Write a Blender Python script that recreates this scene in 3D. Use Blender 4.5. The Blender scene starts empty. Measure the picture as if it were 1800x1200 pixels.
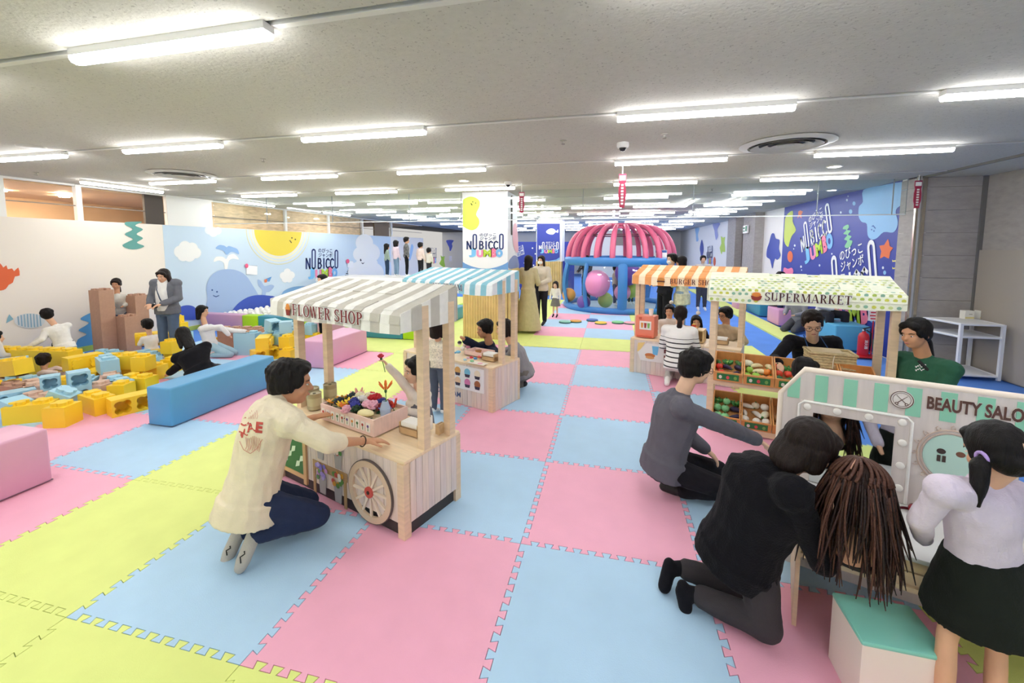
import bpy, bmesh, math, random
import numpy as np
from mathutils import Vector, Matrix, noise, geometry
random.seed(7)
SC = bpy.context.scene
COL = SC.collection
# ---------------------------------------------------------------- camera (fitted to the floor mats: one mat = 1 m)
YAW, PITCH, ROLL, FPX = -0.233198, 0.089255, 0.001384, 746.816
CAM = Vector((0.48413, -2.33519, 1.75456)); PPX, PPY = 895.193, 501.977
_cy, _sy, _cp, _sp, _cr, _sr = math.cos(YAW), math.sin(YAW), math.cos(PITCH), math.sin(PITCH), math.cos(ROLL), math.sin(ROLL)
CF = Vector((_sy*_cp, _cy*_cp, -_sp)); _r = Vector((_cy, -_sy, 0)); _u = _r.cross(CF)
CR = _r*_cr + _u*_sr; CU = _u*_cr - _r*_sr
cam = bpy.data.cameras.new('camera'); camo = bpy.data.objects.new('camera', cam); COL.objects.link(camo)
cam.sensor_width = 36; cam.lens = FPX*36/1800; cam.shift_x = (900-PPX)/1800; cam.shift_y = (PPY-600)/1800
cam.clip_start = 0.05; cam.clip_end = 200
M = Matrix((CR, CU, -CF)).transposed().to_4x4(); M.translation = CAM; camo.matrix_world = M
SC.camera = camo
def ray(px, py): return CF + CR*((px-PPX)/FPX) + CU*((PPY-py)/FPX)
def PD(px, py, w): return CAM + ray(px, py)*w                      # point at camera depth w
def PZ(px, py, z=0.0): d = ray(px, py); return CAM + d*((z-CAM.z)/d.z)
def PX_(px, py, x): d = ray(px, py); return CAM + d*((x-CAM.x)/d.x)
def PY_(px, py, y): d = ray(px, py); return CAM + d*((y-CAM.y)/d.y)
def PP(px, py, pt, n): d = ray(px, py); return CAM + d*((pt-CAM).dot(n)/d.dot(n))
def depth(v): return (Vector(v)-CAM).dot(CF)
# ---------------------------------------------------------------- world, exposure
W = bpy.data.worlds.new('world'); SC.world = W; W.use_nodes = True
W.node_tree.nodes['Background'].inputs[0].default_value = (1, 0.97, 0.93, 1)
W.node_tree.nodes['Background'].inputs[1].default_value = 0.55
SC.view_settings.view_transform = 'Standard'; SC.view_settings.look = 'None'
SC.view_settings.exposure = 0.22; SC.view_settings.gamma = 1.0; SC.view_settings.use_curve_mapping = False
SC.cycles.max_bounces = 6; SC.cycles.diffuse_bounces = 4; SC.cycles.glossy_bounces = 3
SC.cycles.transparent_max_bounces = 12; SC.cycles.transmission_bounces = 6
SC.cycles.caustics_reflective = False; SC.cycles.caustics_refractive = False
SC.cycles.sample_clamp_indirect = 6
LAMP_STRENGTH = 31.0
# ---------------------------------------------------------------- materials
MATS = {}
def srgb(h):
    if isinstance(h, str):
        h = h.lstrip('#'); c = [int(h[i:i+2], 16)/255 for i in (0, 2, 4)]
    else: c = h
    return tuple(x/12.92 if x <= .04045 else ((x+.055)/1.055)**2.4 for x in c) + (1,)
def mat(name, col, rough=.6, bump=0, bscale=60, var=0, vscale=8, metal=0, emit=0, spec=.4, stretch=(1, 1, 1), alpha=None, trans=0, sheen=0, coat=0):
    if name in MATS: return MATS[name]
    m = bpy.data.materials.new(name); m.use_nodes = True; nt = m.node_tree; b = nt.nodes['Principled BSDF']
    c = srgb(col); b.inputs['Base Color'].default_value = c; b.inputs['Roughness'].default_value = rough
    b.inputs['Metallic'].default_value = metal; b.inputs['Specular IOR Level'].default_value = spec
    if sheen: b.inputs['Sheen Weight'].default_value = sheen
    if coat: b.inputs['Coat Weight'].default_value = coat; b.inputs['Coat Roughness'].default_value = .1
    if trans: b.inputs['Transmission Weight'].default_value = trans
    if alpha is not None: b.inputs['Alpha'].default_value = alpha
    if emit:
        b.inputs['Emission Color'].default_value = c; b.inputs['Emission Strength'].default_value = emit
    if bump or var:
        tc = nt.nodes.new('ShaderNodeTexCoord'); mp = nt.nodes.new('ShaderNodeMapping'); mp.inputs['Scale'].default_value = stretch
        nt.links.new(tc.outputs['Object'], mp.inputs['Vector'])
    if var:
        n = nt.nodes.new('ShaderNodeTexNoise'); n.inputs['Scale'].default_value = vscale; n.inputs['Detail'].default_value = 5
        nt.links.new(mp.outputs[0], n.inputs['Vector'])
        r = nt.nodes.new('ShaderNodeMapRange'); r.inputs[1].default_value = .3; r.inputs[2].default_value = .7
        r.inputs[3].default_value = 1-var; r.inputs[4].default_value = 1+var
        nt.links.new(n.outputs['Fac'], r.inputs[0])
        x = nt.nodes.new('ShaderNodeMix'); x.data_type = 'RGBA'; x.blend_type = 'MULTIPLY'; x.inputs[0].default_value = 1
        x.inputs[6].default_value = c; nt.links.new(r.outputs[0], x.inputs[7]); nt.links.new(x.outputs[2], b.inputs['Base Color'])
    if bump:
        n = nt.nodes.new('ShaderNodeTexNoise'); n.inputs['Scale'].default_value = bscale; n.inputs['Detail'].default_value = 4
        nt.links.new(mp.outputs[0], n.inputs['Vector'])
        bp = nt.nodes.new('ShaderNodeBump'); bp.inputs['Strength'].default_value = bump; bp.inputs['Distance'].default_value = .01
        nt.links.new(n.outputs['Fac'], bp.inputs['Height']); nt.links.new(bp.outputs[0], b.inputs['Normal'])
    MATS[name] = m; return m
def plain(h, rough=.55): return mat('p_' + h.strip('#') + ('' if rough == .55 else '_%d' % (rough*100)), h, rough)
def cloth(h, rough=.9, bump=.25): return mat('c_' + h.strip('#'), h, rough, bump=bump, bscale=140, var=.06, vscale=14, spec=.12, sheen=.04)
WOOD = mat('light_wood', '#e3c9a8', .5, bump=.05, bscale=30, var=.08, vscale=3, stretch=(3, 3, 14))
WOODH = mat('counter_wood', '#ecd3ae', .42, bump=.04, bscale=30, var=.07, vscale=3, stretch=(2, 14, 4))
PLANK = mat('whitewashed_plank', '#dfd0c6', .55, bump=.06, bscale=20, var=.09, vscale=3.2, stretch=(16, 16, 1.2))
PLANK2 = mat('whitewashed_plank_warm', '#e4d3c3', .55, bump=.06, bscale=20, var=.09, vscale=3.2, stretch=(16, 16, 1.2))
SKIN = mat('skin', '#dcab8b', .55, var=.05, vscale=14, spec=.35)
SKIN2 = mat('skin_tan', '#c99471', .55, var=.05, vscale=14, spec=.35)
SKIN3 = mat('skin_fair', '#e6bc9e', .55, var=.05, vscale=14, spec=.35)
def hairmat(name, h):
    return mat(name, h, .5, bump=.5, bscale=38, var=.35, vscale=30, spec=.22, stretch=(7, 7, .9))
HBLK = hairmat('hair_black', '#120e0d'); HBRN = hairmat('hair_brown', '#2c1a13'); HDBR = hairmat('hair_dark_brown', '#1d120e')
WHITE = mat('white_paint', '#f3f1ec', .5); BLACKM = mat('black_matte', '#1d1c1c', .6)
# ---------------------------------------------------------------- mesh helpers
class MB:
    def __init__(s): s.v = []; s.f = []
    def add(s, vs, fs):
        o = len(s.v); s.v += [tuple(v) for v in vs]; s.f += [tuple(i+o for i in f) for f in fs]; return s
    def box(s, c, d, R=None):
        c = Vector(c); x, y, z = d[0]/2, d[1]/2, d[2]/2
        vs = [Vector((a, b, e)) for a in (-x, x) for b in (-y, y) for e in (-z, z)]
        if R is not None: vs = [R @ v for v in vs]
        return s.add([v+c for v in vs], [(0, 1, 3, 2), (4, 6, 7, 5), (0, 4, 5, 1), (2, 3, 7, 6), (0, 2, 6, 4), (1, 5, 7, 3)])
    def box2(s, a, b): return s.box([(a[i]+b[i])/2 for i in range(3)], [abs(a[i]-b[i]) for i in range(3)])
    def rbox(s, c, d, r=.01, R=None, seg=2):           # box with rounded edges
        bm = bmesh.new(); bmesh.ops.create_cube(bm, size=1)
        for v in bm.verts: v.co = Vector((v.co.x*d[0], v.co.y*d[1], v.co.z*d[2]))
        bmesh.ops.bevel(bm, geom=bm.edges[:], offset=min(r, min(d)*.49), segments=seg, profile=.5, affect='EDGES')
        bm.verts.index_update(); c = Vector(c)
        s.add([(R @ v.co if R is not None else v.co)+c for v in bm.verts], [[v.index for v in f.verts] for f in bm.faces]); bm.free(); return s
    def loft(s, rings, cap=True):
        o = len(s.v); n = len(rings[0])
        for r in rings: s.v += [tuple(p) for p in r]
        for k in range(len(rings)-1):
            for i in range(n):
                j = (i+1) % n; s.f.append((o+k*n+i, o+k*n+j, o+(k+1)*n+j, o+(k+1)*n+i))
        if cap:
            s.f.append(tuple(o+i for i in reversed(range(n)))); s.f.append(tuple(o+(len(rings)-1)*n+i for i in range(n)))
        return s
    def tube(s, pts, rad, n=10, cap=True, ry=None, side=None):     # tube along a polyline; rad a number or a list
        pts = [Vector(p) for p in pts]; k = len(pts)
        rad = [rad]*k if isinstance(rad, (int, float)) else rad
        ry = rad if ry is None else ([ry]*k if isinstance(ry, (int, float)) else ry)
        rings = []; ref = Vector(side) if side is not None else None
        for i, p in enumerate(pts):
            t = (pts[min(i+1, k-1)]-pts[max(i-1, 0)])
            t = t.normalized() if t.length > 1e-9 else Vector((0, 0, 1))
            if ref is None: ref = t.orthogonal()
            a = (ref - t*ref.dot(t)); a = a.normalized() if a.length > 1e-6 else t.orthogonal().normalized()
            if side is None: ref = a
            b = t.cross(a)
            rings.append([p + a*(math.cos(2*math.pi*q/n)*rad[i]) + b*(math.sin(2*math.pi*q/n)*ry[i]) for q in range(n)])
        return s.loft(rings, cap)
    def cap(s, a, b, ra, rb, n=10, ry=None, side=None):            # tapered capsule, elliptical if ry = (ya, yb)
        a, b = Vector(a), Vector(b); d = b-a
        if d.length < 1e-6: d = Vector((0, 0, 1e-4)); b = a+d
        t = d.normalized(); pts = []; R = []; Q = []; qa, qb = ry if ry else (ra, rb)
        for ang in (80, 55, 28):
            g = math.radians(ang); pts.append(a-t*(min(ra, qa)*math.sin(g))); R.append(ra*math.cos(g)); Q.append(qa*math.cos(g))
        for q in (0, .33, .67, 1): pts.append(a+d*q); R.append(ra+(rb-ra)*q); Q.append(qa+(qb-qa)*q)
        for ang in (28, 55, 80):
            g = math.radians(ang); pts.append(b+t*(min(rb, qb)*math.sin(g))); R.append(rb*math.cos(g)); Q.append(qb*math.cos(g))
        sd = side if side is not None else t.orthogonal()
        return s.tube(pts, R, n, True, Q, sd)
    def cyl(s, a, b, r, n=20, r2=None): return s.tube([a, b], [r, r if r2 is None else r2], n)
    def ell(s, c, r, R=None, nu=14, nv=9):                         # ellipsoid
        c = Vector(c); r = (r, r, r) if isinstance(r, (int, float)) else r; vs = []; fs = []
        for j in range(1, nv):
            th = math.pi*j/nv
            for i in range(nu):
                ph = 2*math.pi*i/nu; p = Vector((r[0]*math.sin(th)*math.cos(ph), r[1]*math.sin(th)*math.sin(ph), r[2]*math.cos(th)))
                vs.append((R @ p if R is not None else p)+c)
        p = Vector((0, 0, r[2])); p = R @ p if R is not None else p; vs += [c+p, c-p]; T = len(vs)-2
        for j in range(nv-2):
            for i in range(nu): k = (i+1) % nu; fs.append((j*nu+i, (j+1)*nu+i, (j+1)*nu+k, j*nu+k))
        for i in range(nu): k = (i+1) % nu; fs.append((T, i, k)); fs.append((T+1, (nv-2)*nu+k, (nv-2)*nu+i))
        return s.add(vs, fs)
    def lathe(s, prof, c=(0, 0, 0), n=24, R=None, cap=True):
        c = Vector(c); rings = []
        for r, z in prof:
            ring = [Vector((r*math.cos(2*math.pi*i/n), r*math.sin(2*math.pi*i/n), z)) for i in range(n)]
            rings.append([(R @ p if R is not None else p)+c for p in ring])
        return s.loft(rings, cap)
    def prism(s, poly, o, u, v, t, back=True):                     # polygon in (u,v) plane at o, extruded by vector t
        o, u, v, t = Vector(o), Vector(u), Vector(v), Vector(t); n = len(poly)
        A = [o+u*a+v*b for a, b in poly]; B = [p+t for p in A]
        fs = [tuple(range(n, 2*n))] + ([tuple(reversed(range(n)))] if back else [])
        fs += [(i, (i+1) % n, n+(i+1) % n, n+i) for i in range(n)]
        return s.add(A+B, fs)
    def mesh(s, name, smooth=False):
        m = bpy.data.meshes.new(name); m.from_pydata(s.v, [], s.f); m.validate()
        bm = bmesh.new(); bm.from_mesh(m); bmesh.ops.recalc_face_normals(bm, faces=bm.faces[:]); bm.to_mesh(m); bm.free()
        if smooth is True: m.polygons.foreach_set('use_smooth', [True]*len(m.polygons))
        elif smooth: m.shade_auto = None
        m.update(); return m
def obj(name, me, material=None, parent=None, smooth=False, loc=None, rz=None):
    if isinstance(me, MB): me = me.mesh(name, smooth)
    o = bpy.data.objects.new(name, me); COL.objects.link(o)
    if material is not None:
        if not me.materials: me.materials.append(material)
        elif me.materials[0] != material:
            o.material_slots[0].link = 'OBJECT'; o.material_slots[0].material = material
    if parent is not None: o.parent = parent
    if loc is not None: o.location = loc
    if rz is not None: o.rotation_euler[2] = rz
    return o
def smooth_by_angle(me, deg=40):
    me.polygons.foreach_set('use_smooth', [True]*len(me.polygons))
    try: me.set_sharp_from_angle(angle=math.radians(deg))
    except Exception: pass
    return me
def sobj(name, mb, material, parent=None, deg=40, **k):
    o = obj(name, mb, material, parent, **k); smooth_by_angle(o.data, deg); return o
def thing(name, label, cat, loc=(0, 0, 0), rz=0, group=None):
    o = bpy.data.objects.new(name, None); COL.objects.link(o); o.location = loc; o.rotation_euler = (0, 0, rz)
    o.empty_display_size = .1; o['label'] = label; o['category'] = cat
    if group: o['group'] = group
    return o
def tag(o, label, cat, group=None):
    o['label'] = label; o['category'] = cat
    if group: o['group'] = group
    return o
def struct(o, label=None):
    o['kind'] = 'structure'
    if label: o['label'] = label
    return o
def copytree(o, parent=None):
    c = o.copy(); COL.objects.link(c)
    if parent is not None: c.parent = parent
    for ch in o.children: copytree(ch, c)
    return c
def spline(pts, n=6, closed=True):                                  # Catmull-Rom through 2-D points
    out = []; k = len(pts)
    for i in range(k if closed else k-1):
        p0, p1, p2, p3 = [pts[j % k] if closed else pts[min(max(j, 0), k-1)] for j in (i-1, i, i+1, i+2)]
        for q in range(n):
            t = q/n
            out.append(tuple(.5*((2*p1[a]) + (-p0[a]+p2[a])*t + (2*p0[a]-5*p1[a]+4*p2[a]-p3[a])*t*t + (-p0[a]+3*p1[a]-3*p2[a]+p3[a])*t**3) for a in range(len(p1))))
    if not closed: out.append(tuple(pts[-1]))
    return out
def circ(cx, cy, r, n=24, ry=None): return [(cx+r*math.cos(2*math.pi*i/n), cy+(r if ry is None else ry)*math.sin(2*math.pi*i/n)) for i in range(n)]
_TXT = {}
def text_mesh(s, size=1.0, bold=0.0, xs=1.0, depth=.004):
    key = (s, bold)
    if key not in _TXT:
        cu = bpy.data.curves.new('lettering', 'FONT'); cu.body = s; cu.size = 1; cu.align_x = 'CENTER'; cu.align_y = 'CENTER'
        cu.offset = bold; cu.extrude = 0; cu.resolution_u = 3
        o = bpy.data.objects.new('lettering', cu); COL.objects.link(o); dg = bpy.context.evaluated_depsgraph_get()
        m = bpy.data.meshes.new_from_object(o.evaluated_get(dg)); _TXT[key] = ([tuple(v.co) for v in m.vertices], [tuple(p.vertices) for p in m.polygons])
        bpy.data.objects.remove(o); bpy.data.meshes.remove(m)
    return _TXT[key]
def frame_pts(vs, o, u, v, sx, sy): return [Vector(o)+Vector(u)*(a[0]*sx)+Vector(v)*(a[1]*sy) for a in vs]
def text(name, s, o, u, v, h, material, parent, bold=.02, xs=1.0):  # flat lettering at o, along u, cap height about .7*h
    vs, fs = text_mesh(s, bold=bold); mb = MB(); mb.add(frame_pts(vs, o, u, v, h*xs, h), fs)
    return obj(name, mb, material, parent)
# ================================================================ structure
CEIL = 2.80; LX = -8.21; RX = 4.85; NICHE_Y = 5.2; NICHE_X = 5.66; BACK = -4.2; FAR = 27.0
def plane(name, pts, material, parent=None):
    return obj(name, MB().add(pts, [tuple(range(len(pts)))]), material, parent)
CARPET = mat('blue_carpet', '#5f8fe0', .85, bump=.3, bscale=90, var=.05, vscale=3, spec=.2)
floor = struct(obj('floor', MB().box2((-11.5, BACK, -.12), (9, FAR, -.018)), CARPET), 'blue carpet floor under the foam play mats')
FOAM = {k: mat('foam_'+k, h, .62, bump=.12, bscale=160, var=.03, vscale=5, spec=.35) for k, h in
        (('pink', '#f3b0c7'), ('blue', '#b4d5ef'), ('lime', '#dfe98a'))}
def mat_mesh(teeth):
    d, p, e = .034, 1/12, .006
    def edge(a, b, out):
        a, b, out = Vector(a), Vector(b), Vector(out); t = b-a; r = []
        if not teeth: return [a]
        for k in range(11):
            for s, l in ((.75*p+e, 0), (.75*p-e, 1), (1.25*p+e, 1), (1.25*p-e, 0)): r.append(a+t*(k*p+s)+out*(d*l))
        return [a]+r
    # right and far edges carry the tabs, left and near edges the sockets
    pts = edge((0, 0), (1, 0), (0, 1)) + edge((1, 0), (1, 1), (1, 0)) + edge((1, 1), (0, 1), (0, 1)) + edge((0, 1), (0, 0), (1, 0))
    n = len(pts); g = .0016; ins = []
    for i in range(n):
        a, b, c = pts[i-1], pts[i], pts[(i+1) % n]
        n1 = Vector((-(b-a).y, (b-a).x)).normalized(); n2 = Vector((-(c-b).y, (c-b).x)).normalized(); m = n1+n2
        ins.append(b + (m/max(m.dot(n1), .35) if m.length > 1e-6 else n1)*g)
    top = [(q.x, q.y, 0) for q in ins]; bot = [(q.x, q.y, -.018) for q in ins]
    return MB().add(top+bot, [tuple(range(n))]+[(i, n+i, n+(i+1) % n, (i+1) % n) for i in range(n)]).mesh('foam_mat')
MATM = [mat_mesh(False), mat_mesh(True)]
for m_ in MATM: m_.materials.append(FOAM['pink'])
def mat_colour(i, j):
    if i >= 3 or i < -7: return None
    if j >= 6:
        if i in (-1, 0): return 'blue' if (i+j) % 2 == 0 else 'pink'
        if -5 <= i <= 1: return 'lime' if j < 12 else None
        return None
    if j == 5: return 'lime' if i >= -5 else None
    if i == 2: return 'lime'
    if j <= -2: return 'lime'
    if i >= -2: return 'pink' if (i+j) % 2 == 0 else 'blue'
    if i == -3 or j == 4: return 'lime'
    return 'blue' if (i+j) % 2 == 0 else 'pink'
for i in range(-8, 4):
    for j in range(-3, 13):
        k = mat_colour(i, j)
        if k is None: continue
        c = Vector((i+.5, j+.5, 0))
        if depth(c) < .2: continue
        near = (c-CAM).length < 7.5
        o = obj('foam_mat', MATM[near], FOAM[k], floor, loc=(i, j, 0))
# blue carpet meets the wall with a green-edged strip
struct(obj('baseboard_left', MB().box2((LX, BACK, -.018), (LX+.02, 14, .07)), plain('#b9d264')))
# ---- ceiling: strips with a recessed dark track at each lamp row
CEILM = mat('ceiling_board', '#c9c5bc', .9, bump=.35, bscale=45, var=.035, vscale=26, spec=.1)
_t = CEILM.node_tree; _b = _t.nodes['Principled BSDF']; _mx = [n for n in _t.nodes if n.type == 'MIX'][0]; _mp = [n for n in _t.nodes if n.type == 'MAPPING'][0]
_fn = _t.nodes.new('ShaderNodeTexNoise'); _fn.inputs['Scale'].default_value = 62; _fn.inputs['Detail'].default_value = 2; _t.links.new(_mp.outputs[0], _fn.inputs['Vector'])
_fr = _t.nodes.new('ShaderNodeMapRange'); _fr.inputs[1].default_value = .655; _fr.inputs[2].default_value = .69; _fr.inputs[3].default_value = 0; _fr.inputs[4].default_value = .42; _t.links.new(_fn.outputs['Fac'], _fr.inputs[0])
_fm = _t.nodes.new('ShaderNodeMix'); _fm.data_type = 'RGBA'; _fm.inputs[7].default_value = srgb('#6b655c'); _t.links.new(_fr.outputs[0], _fm.inputs[0]); _t.links.new(_mx.outputs[2], _fm.inputs[6]); _t.links.new(_fm.outputs[2], _b.inputs['Base Color'])
ROWS = [-.56-1.78*2, -.56-1.78, -.56, 1.18, 3.0, 4.72, 6.6, 8.6, 10.6, 12.6, 14.8, 17, 19.4, 22]
ceiling = struct(obj('ceiling', MB().box2((-11.5, BACK, CEIL+.06), (9, FAR, CEIL+.2)), plain('#3a3835', .8)), 'pale grey speckled ceiling')
edges = [BACK]+[y for y in ROWS if y > BACK]+[FAR]
for a, b in zip(edges[:-1], edges[1:]):
    obj('ceiling_strip', MB().box2((LX-.2, a+.045, CEIL), (RX+.04, b-.02, CEIL+.06)), CEILM, ceiling)
for y in edges[1:-1]:
    obj('ceiling_track', MB().box2((LX-.2, y+.012, CEIL-.004), (RX+.04, y+.047, CEIL+.05)), plain('#dcd9d2'), ceiling)
obj('ceiling_strip', MB().box2((RX+.07, BACK, CEIL-.02), (9, NICHE_Y+.2, CEIL+.06)), CEILM, ceiling)
obj('ceiling_track', MB().box2((RX+.04, BACK, CEIL-.03), (RX+.07, NICHE_Y, CEIL+.05)), plain('#6d6a66'), ceiling)
# ---- lamps
LAMPB = mat('lamp_body', '#eeece7', .4)
LAMPE = mat('lamp_diffuser', (.985, .99, 1.0), .4, emit=LAMP_STRENGTH)
tube_m = None
lamp_list = []
for y in ROWS:
    if y < -3: xs = [-4.5, -2.33, .51, 2.61]
    elif y < 6: xs = [-6.6, -4.5, -2.33, .51, 2.61]
    elif y < 8: xs = [-6.6, -5.0, -3.5, -2.1, .33, 2.7]
    else: xs = [-6.6, -5, -3.4, -2.0, -.5, 1.0, 2.6]
    for x in xs: lamp_list.append((x+.615, y, 0))
for (x, y) in [(-7.5, 3.25), (-7.5, 5.9), (-7.5, 9), (2.17, 8.1), (3.06, 8.1), (3.3, 10.4)]: lamp_list.append((x, y, math.pi/2))
LB = MB().box((0, 0, .052), (1.23, .068, .036)).mesh('lamp_body'); LB.materials.append(LAMPB)
prof = [(-.034, .034), (-.034, .016), (-.024, .003), (0, -.002), (.024, .003), (.034, .016), (.034, .034)]
LD = MB().prism(prof, (-.61, 0, 0), (0, 1, 0), (0, 0, 1), (1.22, 0, 0)).mesh('lamp_diffuser'); LD.materials.append(LAMPE)
lamp_list = [q for q in lamp_list if q[1] > -4.2]
ORD = ['first', 'second', 'third', 'fourth', 'fifth', 'sixth', 'seventh', 'eighth', 'ninth', 'tenth', 'eleventh', 'twelfth', 'thirteenth', 'fourteenth']
def lamp_label(n, x, y, r):
    if r: return 'white tube lamp turned lengthwise, ' + {3.25: 'above the cream wall', 5.9: 'above the sun mural', 9: 'at the far left wall', 8.1: 'beyond the glass screen, left one' if x < 3 else 'beyond the glass screen, right one', 10.4: 'beside the far right wall'}[y]
    row = [q for q in lamp_list if q[1] == y and not q[2]]; row.sort(); k = row.index((x, y, r))
    rk = sorted({q[1] for q in lamp_list if not q[2]}).index(y)
    return 'white tube ceiling lamp, %s from the left in the %s ceiling row' % (ORD[k], ORD[rk])
for n, (x, y, r) in enumerate(lamp_list):
    t = thing('ceiling_lamp', lamp_label(n, x, y, r), 'lamp', (x, y, CEIL-.07), r, 'ceiling lamps')
    obj('lamp_body', LB, LAMPB, t); obj('lamp_diffuser', LD, LAMPE, t)
# ---- walls
WALLW = mat('wall_cream', '#f3e9dc', .8, bump=.05, bscale=40)
WALLWH = mat('wall_white', '#efece6', .8, bump=.05, bscale=40)
SKYM = mat('mural_sky', '#c9dcec', .7)
wall_left = struct(obj('wall_left', MB().box2((LX-.12, BACK, -.018), (LX, 16.5, 2.2)), WALLW), 'low cream partition wall with a painted mural, left side')
GREYW = mat('grey_stone_wall', '#a8a29d', .75, bump=.25, bscale=25, var=.09, vscale=7, stretch=(1, 1, 2.5), spec=.3)
wall_right = struct(obj('wall_right', MB().box2((RX, NICHE_Y+.02, -.018), (RX+.15, FAR, CEIL+.05)), WALLWH), 'white wall carrying a navy sea mural, right side')
wall_niche = struct(obj('wall_niche', MB().box2((RX, NICHE_Y+.05, -.018), (NICHE_X+.2, NICHE_Y+.25, CEIL)), mat('dark_joint', '#4a4745', .8)), 'grey stone-slab wall of the corner niche')
# slabs of the niche wall, in courses
zc = 0.0; ks = 0
while zc < CEIL-.05:
    hh = min(.33, CEIL-.02-zc)
    for xa, xb in ((RX+.10, NICHE_X-.05), ):
        obj('stone_slab', MB().box2((xa, NICHE_Y, zc+.002), (xb, NICHE_Y+.05, zc+hh-.002)), GREYW, wall_niche)
    obj('stone_slab', MB().box2((RX-.012, NICHE_Y+.02, zc+.002), (RX, NICHE_Y+.36, zc+hh-.002)), GREYW, wall_niche)
    zc += .33
obj('metal_strip', MB().box2((RX-.02, NICHE_Y-.015, 0), (RX+.01, NICHE_Y+.02, CEIL)), mat('brass_strip', '#c9bfae', .25, metal=1), wall_niche)
obj('metal_strip', MB().box2((RX+.06, NICHE_Y-.015, 0), (RX+.1, NICHE_Y+.05, CEIL)), mat('brass_strip', '#c9bfae', .25, metal=1), wall_niche)
wall_corner = struct(obj('wall_corner', MB().box2((NICHE_X, BACK, -.018), (NICHE_X+.2, NICHE_Y+.05, CEIL)), GREYW), 'grey wall at the right edge with a taupe panel')
obj('taupe_panel', MB().box2((NICHE_X-.03, BACK, 0), (NICHE_X, NICHE_Y-.02, 1.73)), mat('taupe_panel', '#aaa196', .6), wall_corner)
obj('corner_strip', MB().box2((NICHE_X-.05, NICHE_Y-.03, 0), (NICHE_X, NICHE_Y+.03, CEIL)), plain('#6f6d6b'), wall_corner)
wall_far = struct(obj('wall_far', MB().box2((-11.5, FAR-.1, -.018), (9, FAR, CEIL+.1)), WALLWH), 'white far end wall')
wall_back = struct(obj('wall_back', MB().box2((-11.5, BACK-.1, -.018), (9, BACK, CEIL+.1)), WALLWH))
# glazed transom above the left partition: posts, rail and a lit corridor behind
TAN = mat('corridor_ceiling', '#d8b48c', .7, var=.05, vscale=2)
trans = struct(obj('window_1', MB().box2((LX-.10, BACK, CEIL-.03), (LX-.04, 16.5, CEIL+.02)), WHITE), 'glazed strip above the left partition')
for y in (-1.0, .6, 2.1, 3.05, 4.75, 7.75, 9.6, 11.5, 13.6): obj('window_post', MB().box2((LX-.11, y-.04, 2.2), (LX-.03, y+.04, CEIL)), WHITE, trans)
obj('window_rail', MB().box2((LX-.09, BACK, 2.44), (LX-.06, 16.5, 2.455)), plain('#8d8378'), trans)
wall_corridor = struct(obj('wall_corridor', MB().box2((-11.5, BACK, -.018), (-11.4, 16.5, CEIL)), TAN), 'tan corridor wall behind the glazed strip')
obj('corridor_soffit', MB().box2((-11.5, BACK, 2.76), (LX-.2, 16.5, 2.8)), TAN, ceiling)
obj('window_panel', MB().box2((LX-.10, 4.1, 2.2), (LX-.05, 4.45, CEIL)), plain('#4a4038'), trans)
obj('window_panel', MB().box2((LX-.10, 4.5, 2.2), (LX-.02, 5.5, CEIL)), WHITE, trans)
WOODF = mat('figured_wood', '#d9bd95', .5, bump=.1, bscale=6, var=.22, vscale=3.5, stretch=(1, 1.2, 5))
obj('window_panel', MB().box2((LX-.12, 5.55, 2.2), (LX-.09, 11.4, CEIL)), WOODF, trans)
obj('window_panel', MB().box2((LX-.10, 12.3, 2.2), (LX-.05, 13.4, 2.7)), plain('#6a5640'), trans)
for k, y in enumerate((.2, 1.0, 2.35, 3.0, 3.6, 3.9)):
    tag(obj('downlight', MB().lathe([(.001, 0), (.075, 0), (.08, .02)], (LX-1.3-.5*(k % 2), y, 2.735)), mat('downlight_glow', (1, .93, .82), .4, emit=420)), 'round downlight in the tan corridor ceiling behind the glazed strip', 'downlight', 'corridor downlights')
GLASS = mat('clear_pane', '#e9f1f2', .03, alpha=.12, spec=.6)
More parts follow.
